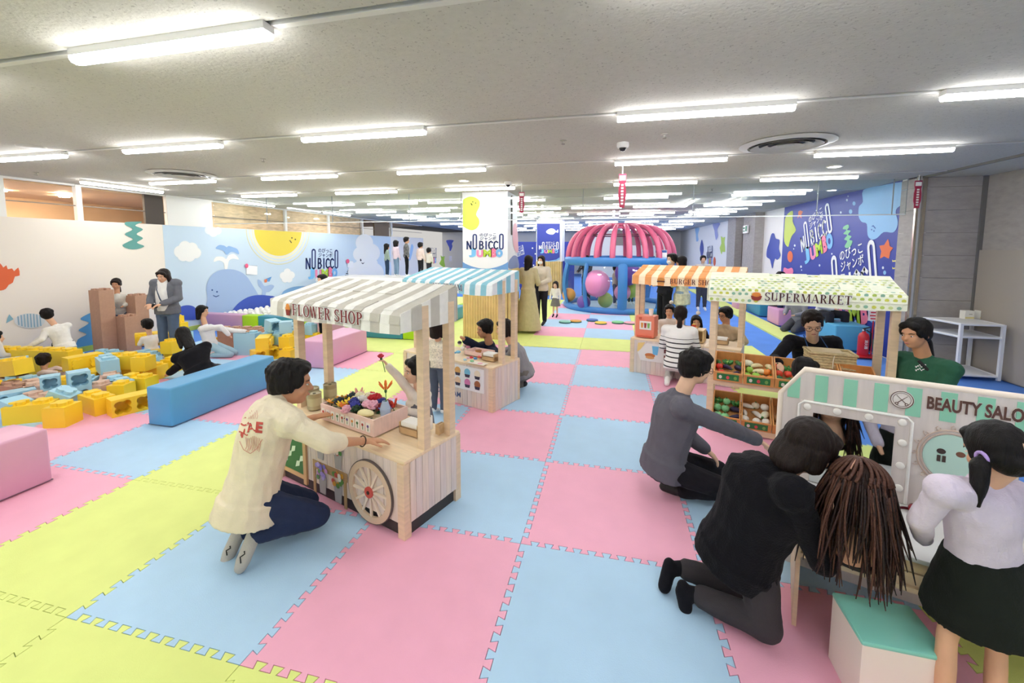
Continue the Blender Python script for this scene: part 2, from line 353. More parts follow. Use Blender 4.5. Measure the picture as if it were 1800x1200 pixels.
# ================================================================ murals (flat print on the walls)
NAVY = '#2d3b8f'
LOGOC = {'navy': plain('#26366f'), 'white': plain('#f4f4f4')}
JC = [plain('#7cc0ee'), plain('#f08db4'), plain('#b4d33c'), plain('#f2809f'), plain('#79b4e6')]
def stadium(x0, x1, y0, y1, n=8):
    r = (x1-x0)/2; cx = (x0+x1)/2; out = []
    for i in range(n+1): a = math.pi*i/n; out.append((cx+r*math.cos(a), y1-r+r*math.sin(a)))
    for i in range(n+1): a = math.pi+math.pi*i/n; out.append((cx+r*math.cos(a), y0+r+r*math.sin(a)))
    return out
def ring2(mb, outer, inner, T):
    n = len(outer); mb.add([T(*p) for p in outer]+[T(*p) for p in inner], [(i, (i+1) % n, n+(i+1) % n, n+i) for i in range(n)])
def logo(parent, T, key='navy', kana='navy', jumbo=True):
    """lettering in a unit box: x 0..1, baseline y 0; T maps (x, y) to a wall point"""
    k = LOGOC[key]; mb = MB()
    def stroke(pts, w=.028):
        for (x0, y0), (x1, y1) in zip(pts[:-1], pts[1:]):
            d = Vector((x1-x0, y1-y0)); nn = Vector((-d.y, d.x)).normalized()*w; e = d.normalized()*w*.6
            mb.add([T(x0-e.x+nn.x, y0-e.y+nn.y), T(x0-e.x-nn.x, y0-e.y-nn.y), T(x1+e.x-nn.x, y1+e.y-nn.y), T(x1+e.x+nn.x, y1+e.y+nn.y)], [(0, 1, 2, 3)])
    stroke([(.015, 0), (.015, .22), (.115, 0), (.115, .22)], .02)
    for x in (.16, .875): ring2(mb, stadium(x, x+.125, -.02, .44), stadium(x+.036, x+.089, .018, .402), T)
    stroke([(.36, 0), (.36, .22)], .02); stroke([(.36, .22), (.42, .215), (.44, .165), (.42, .12), (.36, .115)], .018); stroke([(.42, .118), (.455, .06), (.42, .005), (.36, 0)], .018)
    stroke([(.53, 0), (.53, .22)], .02)
    for x in (.6, .74): stroke([(x+.105, .185), (x+.06, .22), (x+.015, .19), (x, .11), (x+.015, .03), (x+.06, 0), (x+.105, .035)], .019)
    obj('logo_lettering', mb, k, parent)
    mb = MB()                                                       # small kana between the tall letters
    for r_, s_, y_ in ((0, 'のびっこ', .40), (1, 'ジャンボ', .295)):
        vs, fs = text_mesh(s_, bold=.015); 
        if vs:
            w = max(v[0] for v in vs)-min(v[0] for v in vs) or 1
            mb.add([T(.58+v[0]/w*.44, y_+v[1]/w*.40) for v in vs], fs)
    obj('logo_kana', mb, LOGOC[kana], parent)
    if jumbo:
        for ch, x0, x1, y0, y1, c_ in (('J', .06, .25, -.24, .02, JC[0]), ('U', .27, .46, -.24, -.03, JC[1]), ('M', .45, .68, -.23, -.02, JC[2]), ('B', .66, .81, -.24, .02, JC[3])):
            vs, fs = text_mesh(ch, bold=.07); xa, xb = min(v[0] for v in vs), max(v[0] for v in vs); ya, yb = min(v[1] for v in vs), max(v[1] for v in vs)
            obj('logo_balloon_letter', MB().add([T(x0+(v[0]-xa)/(xb-xa)*(x1-x0), y0+(v[1]-ya)/(yb-ya)*(y1-y0)) for v in vs], fs), c_, parent)
        mb = MB(); ring2(mb, circ(.88, -.12, .095, 20, .115), circ(.88, -.12, .034, 20, .045), T); obj('logo_balloon_letter', mb, JC[4], parent)
def T_px(proj, o, r, t, off):
    """affine map from unit box to a wall: pixel of (0,0), of (1,0), of (0,.44)"""
    O, R_, U_ = proj(*o), proj(*r), proj(*t); u = R_-O; v = (U_-O)/.44
    return lambda x, y: O+u*x+v*y+off
def decal(parent, name, pts, proj, off, material, ox=0, oy=0, s=1.0, smooth=4):
    q = [(ox+x/s, oy+y/s) for x, y in pts]
    if smooth: q = spline(q, smooth)
    return obj(name, MB().add([proj(*p)+off for p in q], [tuple(range(len(q)))]), material, parent)
pl_ = lambda x, y: PX_(x, y, LX); o1, o2, o3, o4 = [Vector((d, 0, 0)) for d in (.0085, .012, .016, .02)]
Z1 = dict(ox=0, oy=360, s=4); Z4 = dict(ox=280, oy=360, s=4.5)
obj('mural_sky', MB().box2((LX, 4.37, .08), (LX+.004, 13.4, 2.197)), SKYM, wall_left)
obj('mural_white', MB().box2((LX, 13.4, .08), (LX+.004, 16.5, 2.197)), WALLWH, wall_left)
W_ = plain('#f2f2ef'); PW = plain('#e2e9ef')
decal(wall_left, 'mural_seaweed', [(880, 122), (940, 118), (998, 120), (948, 145), (1003, 172), (958, 205), (1003, 234), (960, 265), (1012, 290), (960, 311), (900, 309), (858, 284), (905, 256), (932, 240), (874, 205), (932, 172), (880, 142)], pl_, o1, plain('#5f9c94'), **Z1)
decal(wall_left, 'mural_fish_orange', [(-220, 500), (-150, 430), (-60, 405), (0, 412), (20, 440), (42, 424), (52, 452), (82, 446), (97, 466), (126, 440), (136, 496), (102, 503), (88, 545), (58, 562), (38, 590), (0, 602), (-80, 600), (-160, 570)], pl_, o1, plain('#e2683c'), smooth=2, **Z1)
decal(wall_left, 'mural_fish_striped', circ(205, 815, 108, 28, 53), pl_, o1, plain('#dfe3e4'), smooth=0, **Z1)
for k in range(8):
    x = 118+k*22; h = 50*math.sqrt(max(0, 1-((x-205)/112)**2)); 
    decal(wall_left, 'mural_stripe', [(x, 815-h), (x+9, 815-h), (x+16, 815+h*.9), (x+6, 815+h*.9)], pl_, o2, plain('#8fb2c6'), smooth=0, **Z1)
decal(wall_left, 'mural_fish_tail', [(62, 768), (92, 803), (40, 832), (48, 800)], pl_, o1, plain('#86b2c2'), smooth=0, **Z1)
decal(wall_left, 'mural_wave', [(690, 745), (620, 765), (562, 802), (622, 826), (596, 850), (550, 882), (606, 908), (560, 935), (538, 960), (532, 1032), (700, 1003), (860, 970), (860, 740)], pl_, o1, plain('#5da3d6'), **Z1)
def cloud(c, blobs, m, **z):
    for i, (x, y, r) in enumerate(blobs): decal(wall_left, 'mural_cloud', circ(c[0]+x, c[1]+y, r, 18), pl_, Vector((.0092+.0004*i, 0, 0)), m, smooth=0, **z)
cloud((215, 370), [(-55, 0, 48), (-15, -35, 50), (40, -25, 48), (70, 10, 44), (20, 30, 50), (-30, 30, 46), (0, 0, 60)], W_, **Z4)
cloud((425, 205), [(-35, -5, 34), (0, 10, 38), (35, 0, 30)], PW, **Z4)
cloud((1010, 560), [(-30, 0, 30), (0, -30, 28), (30, -5, 30), (15, 28, 26), (-18, 28, 26), (0, 0, 35)], W_, **Z4)
cloud((1630, 400), [(-10, -100, 70), (40, -20, 75), (-40, -10, 60), (10, 80, 90), (-60, 130, 80), (60, 140, 85), (20, 190, 90)], W_, **Z4)
decal(wall_left, 'mural_face', [(1590, 425), (1597, 440), (1590, 446), (1584, 436)], pl_, o3, plain('#3c3c44'), **Z4)
decal(wall_left, 'mural_face', [(1593, 455), (1608, 468), (1620, 452), (1608, 460)], pl_, o3, plain('#3c3c44'), **Z4)
for rr, cc, of in ((1.34, '#dfd9a6', .002), (1.31, '#cfdfec', .003), (1.22, '#efe9c0', .0045), (1.18, '#d7e3ea', .005), (1.11, '#f2ecc6', .0065), (1.06, '#e9e9dc', .007), (1.0, '#f0d94d', .009)):
    q = [(935+188*rr*math.cos(math.pi*i/30), 200+10*math.cos(math.pi*i/30)+203*rr*math.sin(math.pi*i/30)) for i in range(31)]
    q = [(x, max(y, 190+(x-700)*.052+3)) for x, y in q]
    decal(wall_left, 'mural_sun', q, pl_, Vector((of+.005, 0, 0)), plain(cc), smooth=0, **Z4)
for a in ([(1024, 280), (1030, 278), (1046, 298), (1040, 303)], circ(1045, 261, 6, 8), circ(1072, 273, 6, 8)): decal(wall_left, 'mural_face', a, pl_, o3, plain('#4c3a20'), smooth=0, **Z4)
decal(wall_left, 'mural_whale', [(378, 740), (369, 650), (398, 572), (460, 522), (540, 508), (620, 521), (685, 562), (735, 635), (785, 720), (840, 840), (600, 850), (385, 850)], pl_, o2, plain('#9fb8dd'), **Z4)
decal(wall_left, 'mural_whale_tail', [(775, 592), (803, 602), (830, 642), (880, 630), (906, 645), (872, 684), (842, 692), (836, 725), (806, 720), (812, 672), (782, 640)], pl_, o2, plain('#9fb8dd'), **Z4)
for a in (circ(414, 673, 7, 10), circ(452, 687, 7, 10), [(420, 712), (444, 722), (470, 712), (468, 720), (444, 730), (422, 720)]): decal(wall_left, 'mural_face', a, pl_, o3, plain('#2f4f8c'), smooth=0, **Z4)
decal(wall_left, 'mural_spout', [(443, 345), (470, 318), (510, 322), (530, 335), (545, 325), (580, 335), (616, 352), (627, 390), (590, 374), (560, 374), (530, 394), (500, 360)], pl_, o2, plain('#8fb4e0'), **Z4)
decal(wall_left, 'mural_spout', [(428, 450), (445, 412), (500, 410), (527, 428), (545, 400), (590, 388), (627, 430), (580, 425), (548, 445), (536, 505), (514, 505), (508, 460), (470, 440)], pl_, o1, W_, **Z4)
decal(wall_left, 'mural_bird', [(832, 606), (838, 585), (886, 566), (868, 606)], pl_, o3, plain('#5c97cf'), smooth=0, **Z4)
decal(wall_left, 'mural_bird', [(826, 590), (850, 586), (846, 612), (828, 614)], pl_, o4, plain('#e07a4c'), smooth=0, **Z4)
decal(wall_left, 'mural_hill', [(600, 800), (680, 737), (760, 714), (850, 716), (930, 740), (960, 860), (600, 860)], pl_, o3, plain('#3a55b4'), **Z4)
decal(wall_left, 'mural_hill', [(130, 880), (150, 815), (210, 793), (270, 805), (300, 850), (300, 905), (130, 905)], pl_, o3, plain('#3a55b4'), **Z4)
decal(wall_left, 'mural_hill', [(970, 697), (1010, 665), (1080, 645), (1180, 645), (1250, 690), (1250, 760), (970, 760)], pl_, o1, plain('#7ba8d4'), **Z4)
decal(wall_left, 'mural_leaf', circ(1735, 537, 22, 14, 36), pl_, o1, plain('#7fa894'), smooth=0, **Z4)
for k, (x, y, w) in enumerate([(1495, 518, 7), (1494, 530, 12), (1492, 543, 18), (1490, 558, 24)]):
    decal(wall_left, 'mural_mark', [(x-w, y-4), (x+w, y-4), (x+w, y+4), (x-w, y+4)], pl_, o1, plain('#39414f'), smooth=0, **Z4)
logo(wall_left, T_px(pl_, (537, 472), (594, 470.5), (537, 436.5), o2))
logo(wall_left, T_px(pl_, (750, 454), (767, 453), (750, 435.5), o2))
# notices on the left wall
def notice(x0, y0, x1, y1, where):
    a = [pl_(x0, y0), pl_(x1, y0+1), pl_(x1, y1+1), pl_(x0, y1)]
    n_ = tag(obj('notice_board', MB().prism([(0, 0), (1, 0), (1, 1), (0, 1)], a[3]+o2, a[2]-a[3], a[0]-a[3], (.012, 0, 0)), plain('#f4f4f4')), 'small white notice with a navy heading ' + where, 'notice')
    e = Vector((.022, 0, 0))
    obj('heading', MB().add([a[0]+e, a[1]+e, a[1].lerp(a[2], .28)+e, a[0].lerp(a[3], .28)+e], [(0, 1, 2, 3)]), plain('#27417c'), n_)
    cx, cy = x0, y0+1; obj('badge', MB().add([pl_(cx+3*math.cos(t*.52), cy+4*math.sin(t*.52))+e*1.3 for t in range(12)], [tuple(range(12))]), plain('#e85f83'), n_)
    m_ = MB()
    for k in (.45, .6): m_.add([a[0].lerp(a[3], k).lerp(a[1].lerp(a[2], k), .25)+e, a[0].lerp(a[3], k).lerp(a[1].lerp(a[2], k), .75)+e, a[0].lerp(a[3], k+.05).lerp(a[1].lerp(a[2], k+.05), .75)+e, a[0].lerp(a[3], k+.05).lerp(a[1].lerp(a[2], k+.05), .25)+e], [(0, 1, 2, 3)])
    obj('printed_lines', m_, plain('#cc6666'), n_)
notice(432, 466, 451, 482, 'beside the whale tail'); notice(610, 458, 620, 470, 'right of the large wall logo')
# far white end of the left wall
Zf = dict(ox=640, oy=400, s=10)
decal(wall_left, 'mural_octopus', [(1445, 222), (1568, 222), (1540, 280), (1550, 330), (1520, 405), (1500, 400), (1490, 345), (1462, 290)], pl_, o2, plain('#4a55a8'), **Zf)
decal(wall_left, 'mural_star', [(1340, 490), (1375, 512), (1412, 500), (1405, 580), (1420, 690), (1370, 680), (1320, 630), (1352, 560)], pl_, o2, plain('#a9cf45'), smooth=3, **Zf)
decal(wall_left, 'mural_mark', [(1492, 500), (1535, 500), (1535, 590), (1492, 590)], pl_, o2, plain('#e3d9d6'), smooth=0, **Zf)
decal(wall_left, 'mural_splash', [(830, 290), (862, 330), (850, 420), (810, 560), (780, 560), (800, 420)], pl_, o2, plain('#a8cdf0'), **Zf)
# ---- right wall mural
pr_ = lambda x, y: PX_(x, y, RX); q1, q2, q3, q4 = [Vector((-d, 0, 0)) for d in (.008, .012, .016, .02)]
Z5 = dict(ox=1370, oy=320, s=6.665)
NAVYM = mat('mural_navy', '#33419b', .5)
obj('mural_navy_panel', MB().box2((RX-.004, NICHE_Y+.37, 0), (RX, 10.15, CEIL)), NAVYM, wall_right)
obj('wall_pier', MB().box2((RX-.25, 11.6, -.018), (RX+.02, 12.7, CEIL)), GREYW, wall_right)
obj('wall_pier', MB().box2((RX-.25, 13.6, -.018), (RX+.02, 14.6, CEIL)), GREYW, wall_right)
obj('doorway', MB().box2((RX-.03, 12.7, 0), (RX-.01, 13.6, 2.3)), plain('#6b5a4c'), wall_right)
LBL = plain('#8fbfe8')
decal(wall_right, 'mural_seal', [(990, 90), (1200, 40), (1430, 0), (1512, 20), (1512, 200), (1470, 250), (1390, 300), (1370, 360), (1395, 450), (1385, 530), (1335, 590), (1230, 585), (1150, 655), (1085, 672), (1040, 620), (1030, 490), (970, 465), (935, 400), (938, 290), (985, 230)], pr_, q1, LBL, smooth=3, **Z5)
for a in (circ(1090, 556, 9, 10), circ(1118, 572, 9, 10), [(1090, 515), (1110, 503), (1140, 540), (1132, 548), (1108, 518), (1094, 524)]): decal(wall_right, 'mural_face', a, pr_, q2, plain('#2f57a8'), smooth=0, **Z5)
star = [(1280, 665), (1300, 750), (1340, 770), (1305, 815), (1290, 895), (1235, 870), (1185, 895), (1200, 810), (1178, 745), (1235, 735)]
decal(wall_right, 'mural_starfish', star, pr_, q1, plain('#e5713d'), smooth=2, **Z5)
decal(wall_right, 'mural_seaweed', [(760, 520), (810, 497), (820, 530), (800, 560), (840, 570), (810, 615), (850, 635), (825, 675), (862, 690), (840, 750), (795, 773), (770, 750), (800, 690), (765, 670), (800, 620), (755, 605), (790, 560), (750, 550)], pr_, q1, plain('#86c79a'), **Z5)
decal(wall_right, 'mural_bean', [(80, 400), (160, 335), (160, 460), (198, 560), (150, 630), (125, 700), (105, 760), (60, 690), (64, 520)], pr_, q1, plain('#c5d55c'), smooth=3, **Z5)
decal(wall_right, 'mural_leaf', circ(130, 872, 32, 16, 66), pr_, q1, plain('#e8713f'), smooth=0, **Z5)
decal(wall_right, 'mural_heart', [(50, 1050), (60, 1000), (105, 1015), (150, 1003), (168, 1050), (140, 1090), (70, 1090)], pr_, q1, plain('#ef7fa3'), smooth=3, **Z5)
decal(wall_right, 'mural_star', [(225, 345), (250, 330), (280, 345), (262, 380), (265, 425), (240, 400), (215, 425), (225, 385)], pr_, q1, plain('#e0764c'), smooth=0, **Z5)
for x, y, r in [(184, 742, 10), (172, 782, 6), (258, 990, 11), (265, 1030, 6), (620, 840, 8), (635, 890, 16), (725, 355, 10), (797, 210, 11), (810, 165, 7), (475, 975, 10), (1220, 1003, 12), (1240, 1060, 18), (840, 345, 20), (880, 250, 18)]:
    decal(wall_right, 'mural_bubble', circ(x, y, r, 12, r*1.4), pr_, q1, plain('#dfe8f5') if r < 15 else LBL, smooth=0, **Z5)
for dy in (0, 85):
    decal(wall_right, 'mural_fish', [(1330, 905+dy), (1345, 920+dy), (1400, 905+dy), (1450, 945+dy), (1400, 950+dy), (1355, 930+dy), (1332, 935+dy)], pr_, q1, plain('#e2d67a'), smooth=2, **Z5)
z5 = lambda x, y: (1370+x/6.665, 320+y/6.665)
logo(wall_right, T_px(pr_, z5(268, 815), z5(630, 565), z5(235, 520), q2), 'white', 'white')
logo(wall_right, T_px(pr_, z5(560, 1420), z5(1170, 1290), z5(530, 905), q2), 'white', 'white')
Zt = dict(ox=1310, oy=520, s=6)
for a in (circ(1180, 275, 28, 14, 22), circ(1245, 300, 28, 14, 22)): decal(wall_right, 'mural_fish', a, pr_, q1, plain('#8fb4e4'), smooth=0, **Zt)
decal(wall_right, 'mural_plant', [(1340, 640), (1350, 560), (1335, 470), (1375, 460), (1380, 540), (1400, 620), (1390, 660)], pr_, q1, plain('#4f8c80'), **Zt)
decal(wall_right, 'mural_coral', [(1400, 170), (1450, 150), (1450, 320), (1380, 380), (1370, 330), (1400, 280)], pr_, q1, plain('#e0703f'), **Zt)
Z3 = dict(ox=1140, oy=330, s=5.22)
decal(wall_right, 'mural_squid', [(1130, 425), (1155, 420), (1170, 465), (1205, 480), (1200, 560), (1215, 620), (1185, 660), (1165, 650), (1150, 690), (1138, 740), (1125, 690), (1115, 655), (1085, 630), (1090, 560), (1110, 500)], pr_, q1, plain('#3f51a8'), smooth=3, **Z3)
decal(wall_right, 'mural_whale_tail', [(592, 330), (658, 325), (635, 380), (640, 440), (622, 478), (612, 440), (605, 390)], pr_, q1, plain('#8a92c8'), **Z3)
decal(wall_right, 'mural_squid', [(488, 478), (500, 500), (508, 560), (500, 610), (486, 645), (478, 600), (472, 550)], pr_, q1, plain('#4b5ba8'), **Z3)
decal(wall_right, 'mural_splash', [(430, 372), (468, 370), (455, 430), (460, 480), (440, 490), (436, 430)], pr_, q1, plain('#9cc4e6'), **Z3)
decal(wall_right, 'mural_star', [(665, 445), (685, 458), (705, 450), (698, 500), (706, 585), (680, 585), (672, 612), (655, 550), (670, 510)], pr_, q1, plain('#b8d65a'), smooth=2, **Z3)
decal(wall_right, 'mural_leaf', circ(607, 675, 12, 12, 42), pr_, q1, plain('#de6a48'), smooth=0, **Z3)
decal(wall_right, 'mural_mark', circ(778, 700, 14, 12, 22), pr_, q1, plain('#c9ccd2'), smooth=0, **Z3)
z3 = lambda x, y: (1140+x/5.22, 330+y/5.22)
logo(wall_right, T_px(pr_, z3(535, 645), z3(590, 640), z3(535, 540), q2))
# ---- square column with printed wrap and slatted lower half
CX0, CX1, CY0, CY1 = -2.29, -1.40, 5.46, 6.3
column = struct(obj('wall_column', MB().box2((CX0, CY0, 1.34), (CX1, CY1, CEIL)), mat('column_white', '#eff1f3', .5)), 'square white column with a printed wrap and golden slats below')
pc = lambda x, y: PY_(x, y, CY0); f1, f2, f3 = [Vector((0, -d, 0)) for d in (.004, .008, .012)]
Zc = dict(ox=800, oy=330, s=8)
decal(column, 'print_bean', [(112, 180), (150, 145), (215, 125), (290, 140), (345, 190), (340, 270), (305, 340), (300, 390), (335, 440), (338, 510), (300, 570), (235, 595), (170, 575), (115, 540), (108, 520), (110, 300)], pc, f1, plain('#d3e05c'), smooth=3, **Zc)
for a in (circ(250, 198, 8, 10), circ(290, 214, 8, 10), [(218, 222), (228, 216), (248, 240), (238, 250)]): decal(column, 'print_face', a, pc, f2, plain('#5b5c22'), smooth=0, **Zc)
logo(column, T_px(pc, (820.5, 437.5), (885.5, 437.5), (820.5, 411), f2))
decal(column, 'print_wave', [(106, 1040)]+[(106+i*640/16, 1040+96*math.sin(math.pi*i/16)**.8) for i in range(1, 16)]+[(746, 1040), (746, 1160), (106, 1160)], pc, f1, plain('#6f9fd6'), smooth=0, **Zc)
for k in range(17):
    x = CX0+.03+k*(CX1-CX0-.06)/16
    obj('slat', MB().tube([(x, CY0-.02, 0), (x, CY0-.02, 1.34)], .030, 8), mat('golden_slat', '#d9bd7e', .45, var=.12, vscale=4), column)
for k in range(14):
    y = CY0+.03+k*.06
    obj('slat', MB().tube([(CX1+.02, y, 0), (CX1+.02, y, 1.34)], .030, 8), mat('golden_slat', '#d9bd7e', .45, var=.12, vscale=4), column)
obj('core', MB().box2((CX0+.03, CY0+.03, -.018), (CX1-.03, CY1-.03, 1.34)), plain('#8d7748'), column)
pcr = lambda x, y: PX_(x, y, CX1)
decal(column, 'print_swirl', [(820, 520), (850, 500), (872, 560), (885, 800), (885, 900), (850, 900), (815, 800), (805, 640)], pcr, Vector((.005, 0, 0)), plain('#ecb5bf'), **Zc)
decal(column, 'print_wave', [(750, 1040), (780, 990), (820, 952), (860, 960), (885, 1010), (888, 1130), (750, 1130)], pcr, Vector((.005, 0, 0)), plain('#8798c4'), **Zc)
obj('cable_cover', MB().box2((CX1, CY0+.28, 2.0), (CX1+.02, CY0+.33, CEIL-.05)), plain('#4a463f'), column)
# second column with the navy banner
C2 = 13.3
col2 = struct(obj('wall_column', MB().box2((-2.2, C2, 1.25), (-1.25, C2+.9, CEIL)), MATS['column_white']), 'far column wrapped in a navy banner')
obj('core', MB().box2((-2.15, C2+.05, -.018), (-1.3, C2+.85, 1.25)), plain('#8d7748'), col2)
for k in range(12): obj('slat', MB().tube([(-2.17+k*.08, C2-.02, 0), (-2.17+k*.08, C2-.02, 1.25)], .04, 8), MATS['golden_slat'], col2)
p2_ = lambda x, y: PY_(x, y, C2-.03)
banner = tag(obj('hanging_banner', MB().add([p2_(*q) for q in [(944, 393), (984, 393), (984, 456), (975, 459), (964, 460), (953, 459), (944, 456)]], [(0, 1, 2, 3, 4, 5, 6)]), NAVYM), 'navy hanging banner with a white fish and white logo on the far column', 'banner')
bs = banner.modifiers.new('s', 'SOLIDIFY'); bs.thickness = .01
g1 = Vector((0, -.012, 0))
decal(banner, 'print_fish', [(960, 407), (966, 402), (973, 402), (978, 406), (981, 403), (981, 409), (977, 408), (972, 412), (964, 411)], p2_, g1, W_, smooth=3)
logo(banner, T_px(p2_, (947.5, 438), (982, 438), (947.5, 425), g1), 'white', 'white')
decal(banner, 'print_wave', [(944, 452), (950, 456), (964, 458.5), (978, 456), (984, 452), (984, 456), (975, 459), (964, 460), (953, 459), (944, 456)], p2_, g1, plain('#7fb0e0'), smooth=0)
# low navy screen behind, far white and brick-brown walls
scr = struct(obj('wall_screen', MB().box2((-3.4, 15.2, -.018), (-.95, 15.3, 2.0)), NAVYM), 'navy printed screen wall behind the column')
p3_ = lambda x, y: PY_(x, y, 15.2-.006)
for pts in ([(926, 455), (931, 452), (934, 460), (930, 470), (936, 478), (928, 482), (924, 470)],): decal(scr, 'print_seaweed', pts, p3_, Vector((0, 0, 0)), plain('#6fae9c'))
for x, y in [(918, 440), (936, 436), (941, 446), (922, 462), (938, 466), (915, 474)]: decal(scr, 'print_dot', circ(x, y, 1.4, 8), p3_, Vector((0, 0, 0)), W_, smooth=0)
logo(scr, T_px(p3_, (908, 452), (922, 446), (905, 436), Vector((0, -.004, 0))), 'white', 'white', jumbo=False)
tan = struct(obj('wall_tan', MB().box2((-1.2, 23.9, -.018), (3.6, 24.0, CEIL)), plain('#e9e4dc')), 'pale far wall beyond the dome')
obj('brown_band', MB().box2((.6, 23.85, 1.9), (3.2, 23.9, CEIL)), plain('#8f8177'), tan)
# ---- glass smoke screen hanging from the ceiling
GL = bpy.data.materials.new('clear_pane'); GL.use_nodes = True
_n = GL.node_tree; _n.nodes.clear(); _o = _n.nodes.new('ShaderNodeOutputMaterial'); _t = _n.nodes.new('ShaderNodeBsdfTransparent'); _g = _n.nodes.new('ShaderNodeBsdfGlossy'); _f = _n.nodes.new('ShaderNodeLayerWeight'); _p = _n.nodes.new('ShaderNodeMath'); _p.operation = 'POWER'; _p.inputs[1].default_value = 3.5; _q = _n.nodes.new('ShaderNodeMath'); _q.operation = 'MULTIPLY_ADD'; _q.inputs[1].default_value = .30; _q.inputs[2].default_value = .035; _m = _n.nodes.new('ShaderNodeMixShader')
_t.inputs[0].default_value = (.93, .96, .96, 1); _g.inputs['Roughness'].default_value = .02
_n.links.new(_f.outputs['Facing'], _p.inputs[0]); _n.links.new(_p.outputs[0], _q.inputs[0]); _n.links.new(_q.outputs[0], _m.inputs[0]); _n.links.new(_t.outputs[0], _m.inputs[1]); _n.links.new(_g.outputs[0], _m.inputs[2]); _n.links.new(_m.outputs[0], _o.inputs[0])
glass = struct(thing('window_2', 'clear glass smoke screen hanging across the ceiling', 'glass screen', (0, 5.42, 0)))
del glass['category']
xs = [-8.1, -6.7, -5.1, -3.38, -2.3, None, -1.39, -.01, 1.82, 3.65, 4.66, RX-.01]
for a, b in zip(xs[:-1], xs[1:]):
    if a is None or b is None: continue
    obj('glass_pane', MB().box2((a+.006, -.004, 2.27), (b-.006, .004, CEIL)), GL, glass)
    obj('bottom_rail', MB().box2((a+.004, -.008, 2.26), (b-.004, .008, 2.275)), plain('#dfe3e3'), glass)
    obj('joint', MB().box2((b-.006, -.006, 2.26), (b+.006, .006, CEIL)), plain('#8e9496'), glass)
# ---- ceiling fittings
def diffuser(x, y, label):
    t = thing('air_diffuser', label, 'air vent', (x, y, CEIL))
    AM = plain('#d5d2cb'); DK = plain('#5b5751')
    sobj('outer_ring', MB().lathe([(.40, .0), (.42, -.012), (.34, -.03), (.33, 0)]), AM, t)
    sobj('throat', MB().lathe([(.335, -.004), (.001, -.004)], cap=False), DK, t)
    for r in (.30, .22, .14):
        sobj('cone_ring', MB().lathe([(r, -.035), (r+.015, -.04), (r-.045, -.012), (r-.06, -.008)], cap=False), AM, t)
    sobj('centre_disc', MB().lathe([(.001, -.032), (.07, -.03), (.075, -.01)]), AM, t)
diffuser(2.17, 2.55, 'large round metal air diffuser in the ceiling on the right')
diffuser(-5.5, 2.62, 'large round metal air diffuser in the ceiling on the left')
def small_light(x, y, label):
    t = thing('downlight', label, 'downlight', (x, y, CEIL)); sobj('trim_ring', MB().lathe([(.085, 0), (.09, -.01), (.07, -.012), (.07, -.002)]), WHITE, t)
    obj('glow', MB().lathe([(.07, -.004), (.001, -.008)], cap=False), mat('downlight_white', (1, .98, .94), .4, emit=14), t)
small_light(-1.774, 4.08, 'round downlight above the white column'); small_light(3.254, 4.04, 'round downlight in front of the navy mural'); small_light(-6.588, 4.22, 'round downlight near the sun mural')
small_light(4.35, 6.6, 'round downlight close to the navy mural beyond the glass'); small_light(3.3, 9.3, 'round downlight at the far end of the navy mural')
for x, y, l in [(-5.42, .93, 'flat round speaker grille in the ceiling at far left'), (-6.2, 3.95, 'flat round speaker grille near the left diffuser')]:
    sobj('ceiling_speaker', MB().lathe([(.001, -.012), (.1, -.012), (.115, 0)], (x, y, CEIL)), plain('#c9c6bf'))['label'] = l
    bpy.context.view_layer.objects; o = COL.objects[-1]; o['category'] = 'speaker'
def dome_cam(x, y, label):
    t = thing('dome_camera', label, 'camera', (x, y, CEIL)); sobj('housing', MB().lathe([(.058, 0), (.06, -.03), (.05, -.05), (.001, -.05)], cap=False), WHITE, t)
    sobj('lens_dome', MB().ell((0, 0, -.05), (.036, .036, .034)), mat('black_gloss', '#16161a', .1, spec=.6), t)
dome_cam(.58, 2.17, 'white dome camera hanging in the middle of the ceiling'); dome_cam(-1.13, 4.36, 'white dome camera beside the white column')
def hang_tag(x, y, zt, h, label):
    t = thing('hanging_tag', label, 'tag', (x, y, 0)); RED = plain('#a8324f')
    obj('cord', MB().cyl((0, 0, zt), (0, 0, CEIL), .006, 8), WHITE, t)
    w = .045; pts = [(-w, 0), (-w, -.18*h), (-w*.8, -.3*h), (-w, -.45*h), (-w, -.72*h), (-w*.75, -.82*h), (-w*.7, -.98*h), (w*.7, -.98*h), (w*.75, -.82*h), (w, -.72*h), (w, -.45*h), (w*.8, -.3*h), (w, -.18*h), (w, 0)]
    obj('tag_plate', MB().prism(pts, (0, 0, zt), (1, 0, 0), (0, 0, 1), (0, .01, 0)), RED, t)
    obj('white_patch', MB().box2((-w*.8, -.003, zt-.19*h), (w*.8, 0, zt-.05*h)), WHITE, t)
    vs, fs = text_mesh('検知器感知中', bold=.01); mb = MB()
    for k in range(7): mb.box((0, -.002, zt-h*(.32+.09*k)), (.03, .002, .028*h/.5))
    obj('white_characters', mb, WHITE, t)
hang_tag(.608, 3.17, 2.66, .42, 'maroon lettered tag hanging from the ceiling in front of the dome'); hang_tag(-.95, 4.57, 2.66, .34, 'maroon lettered tag hanging beside the white column'); hang_tag(4.76, 5.05, 2.72, .4, 'maroon lettered tag hanging at the grey stone corner')
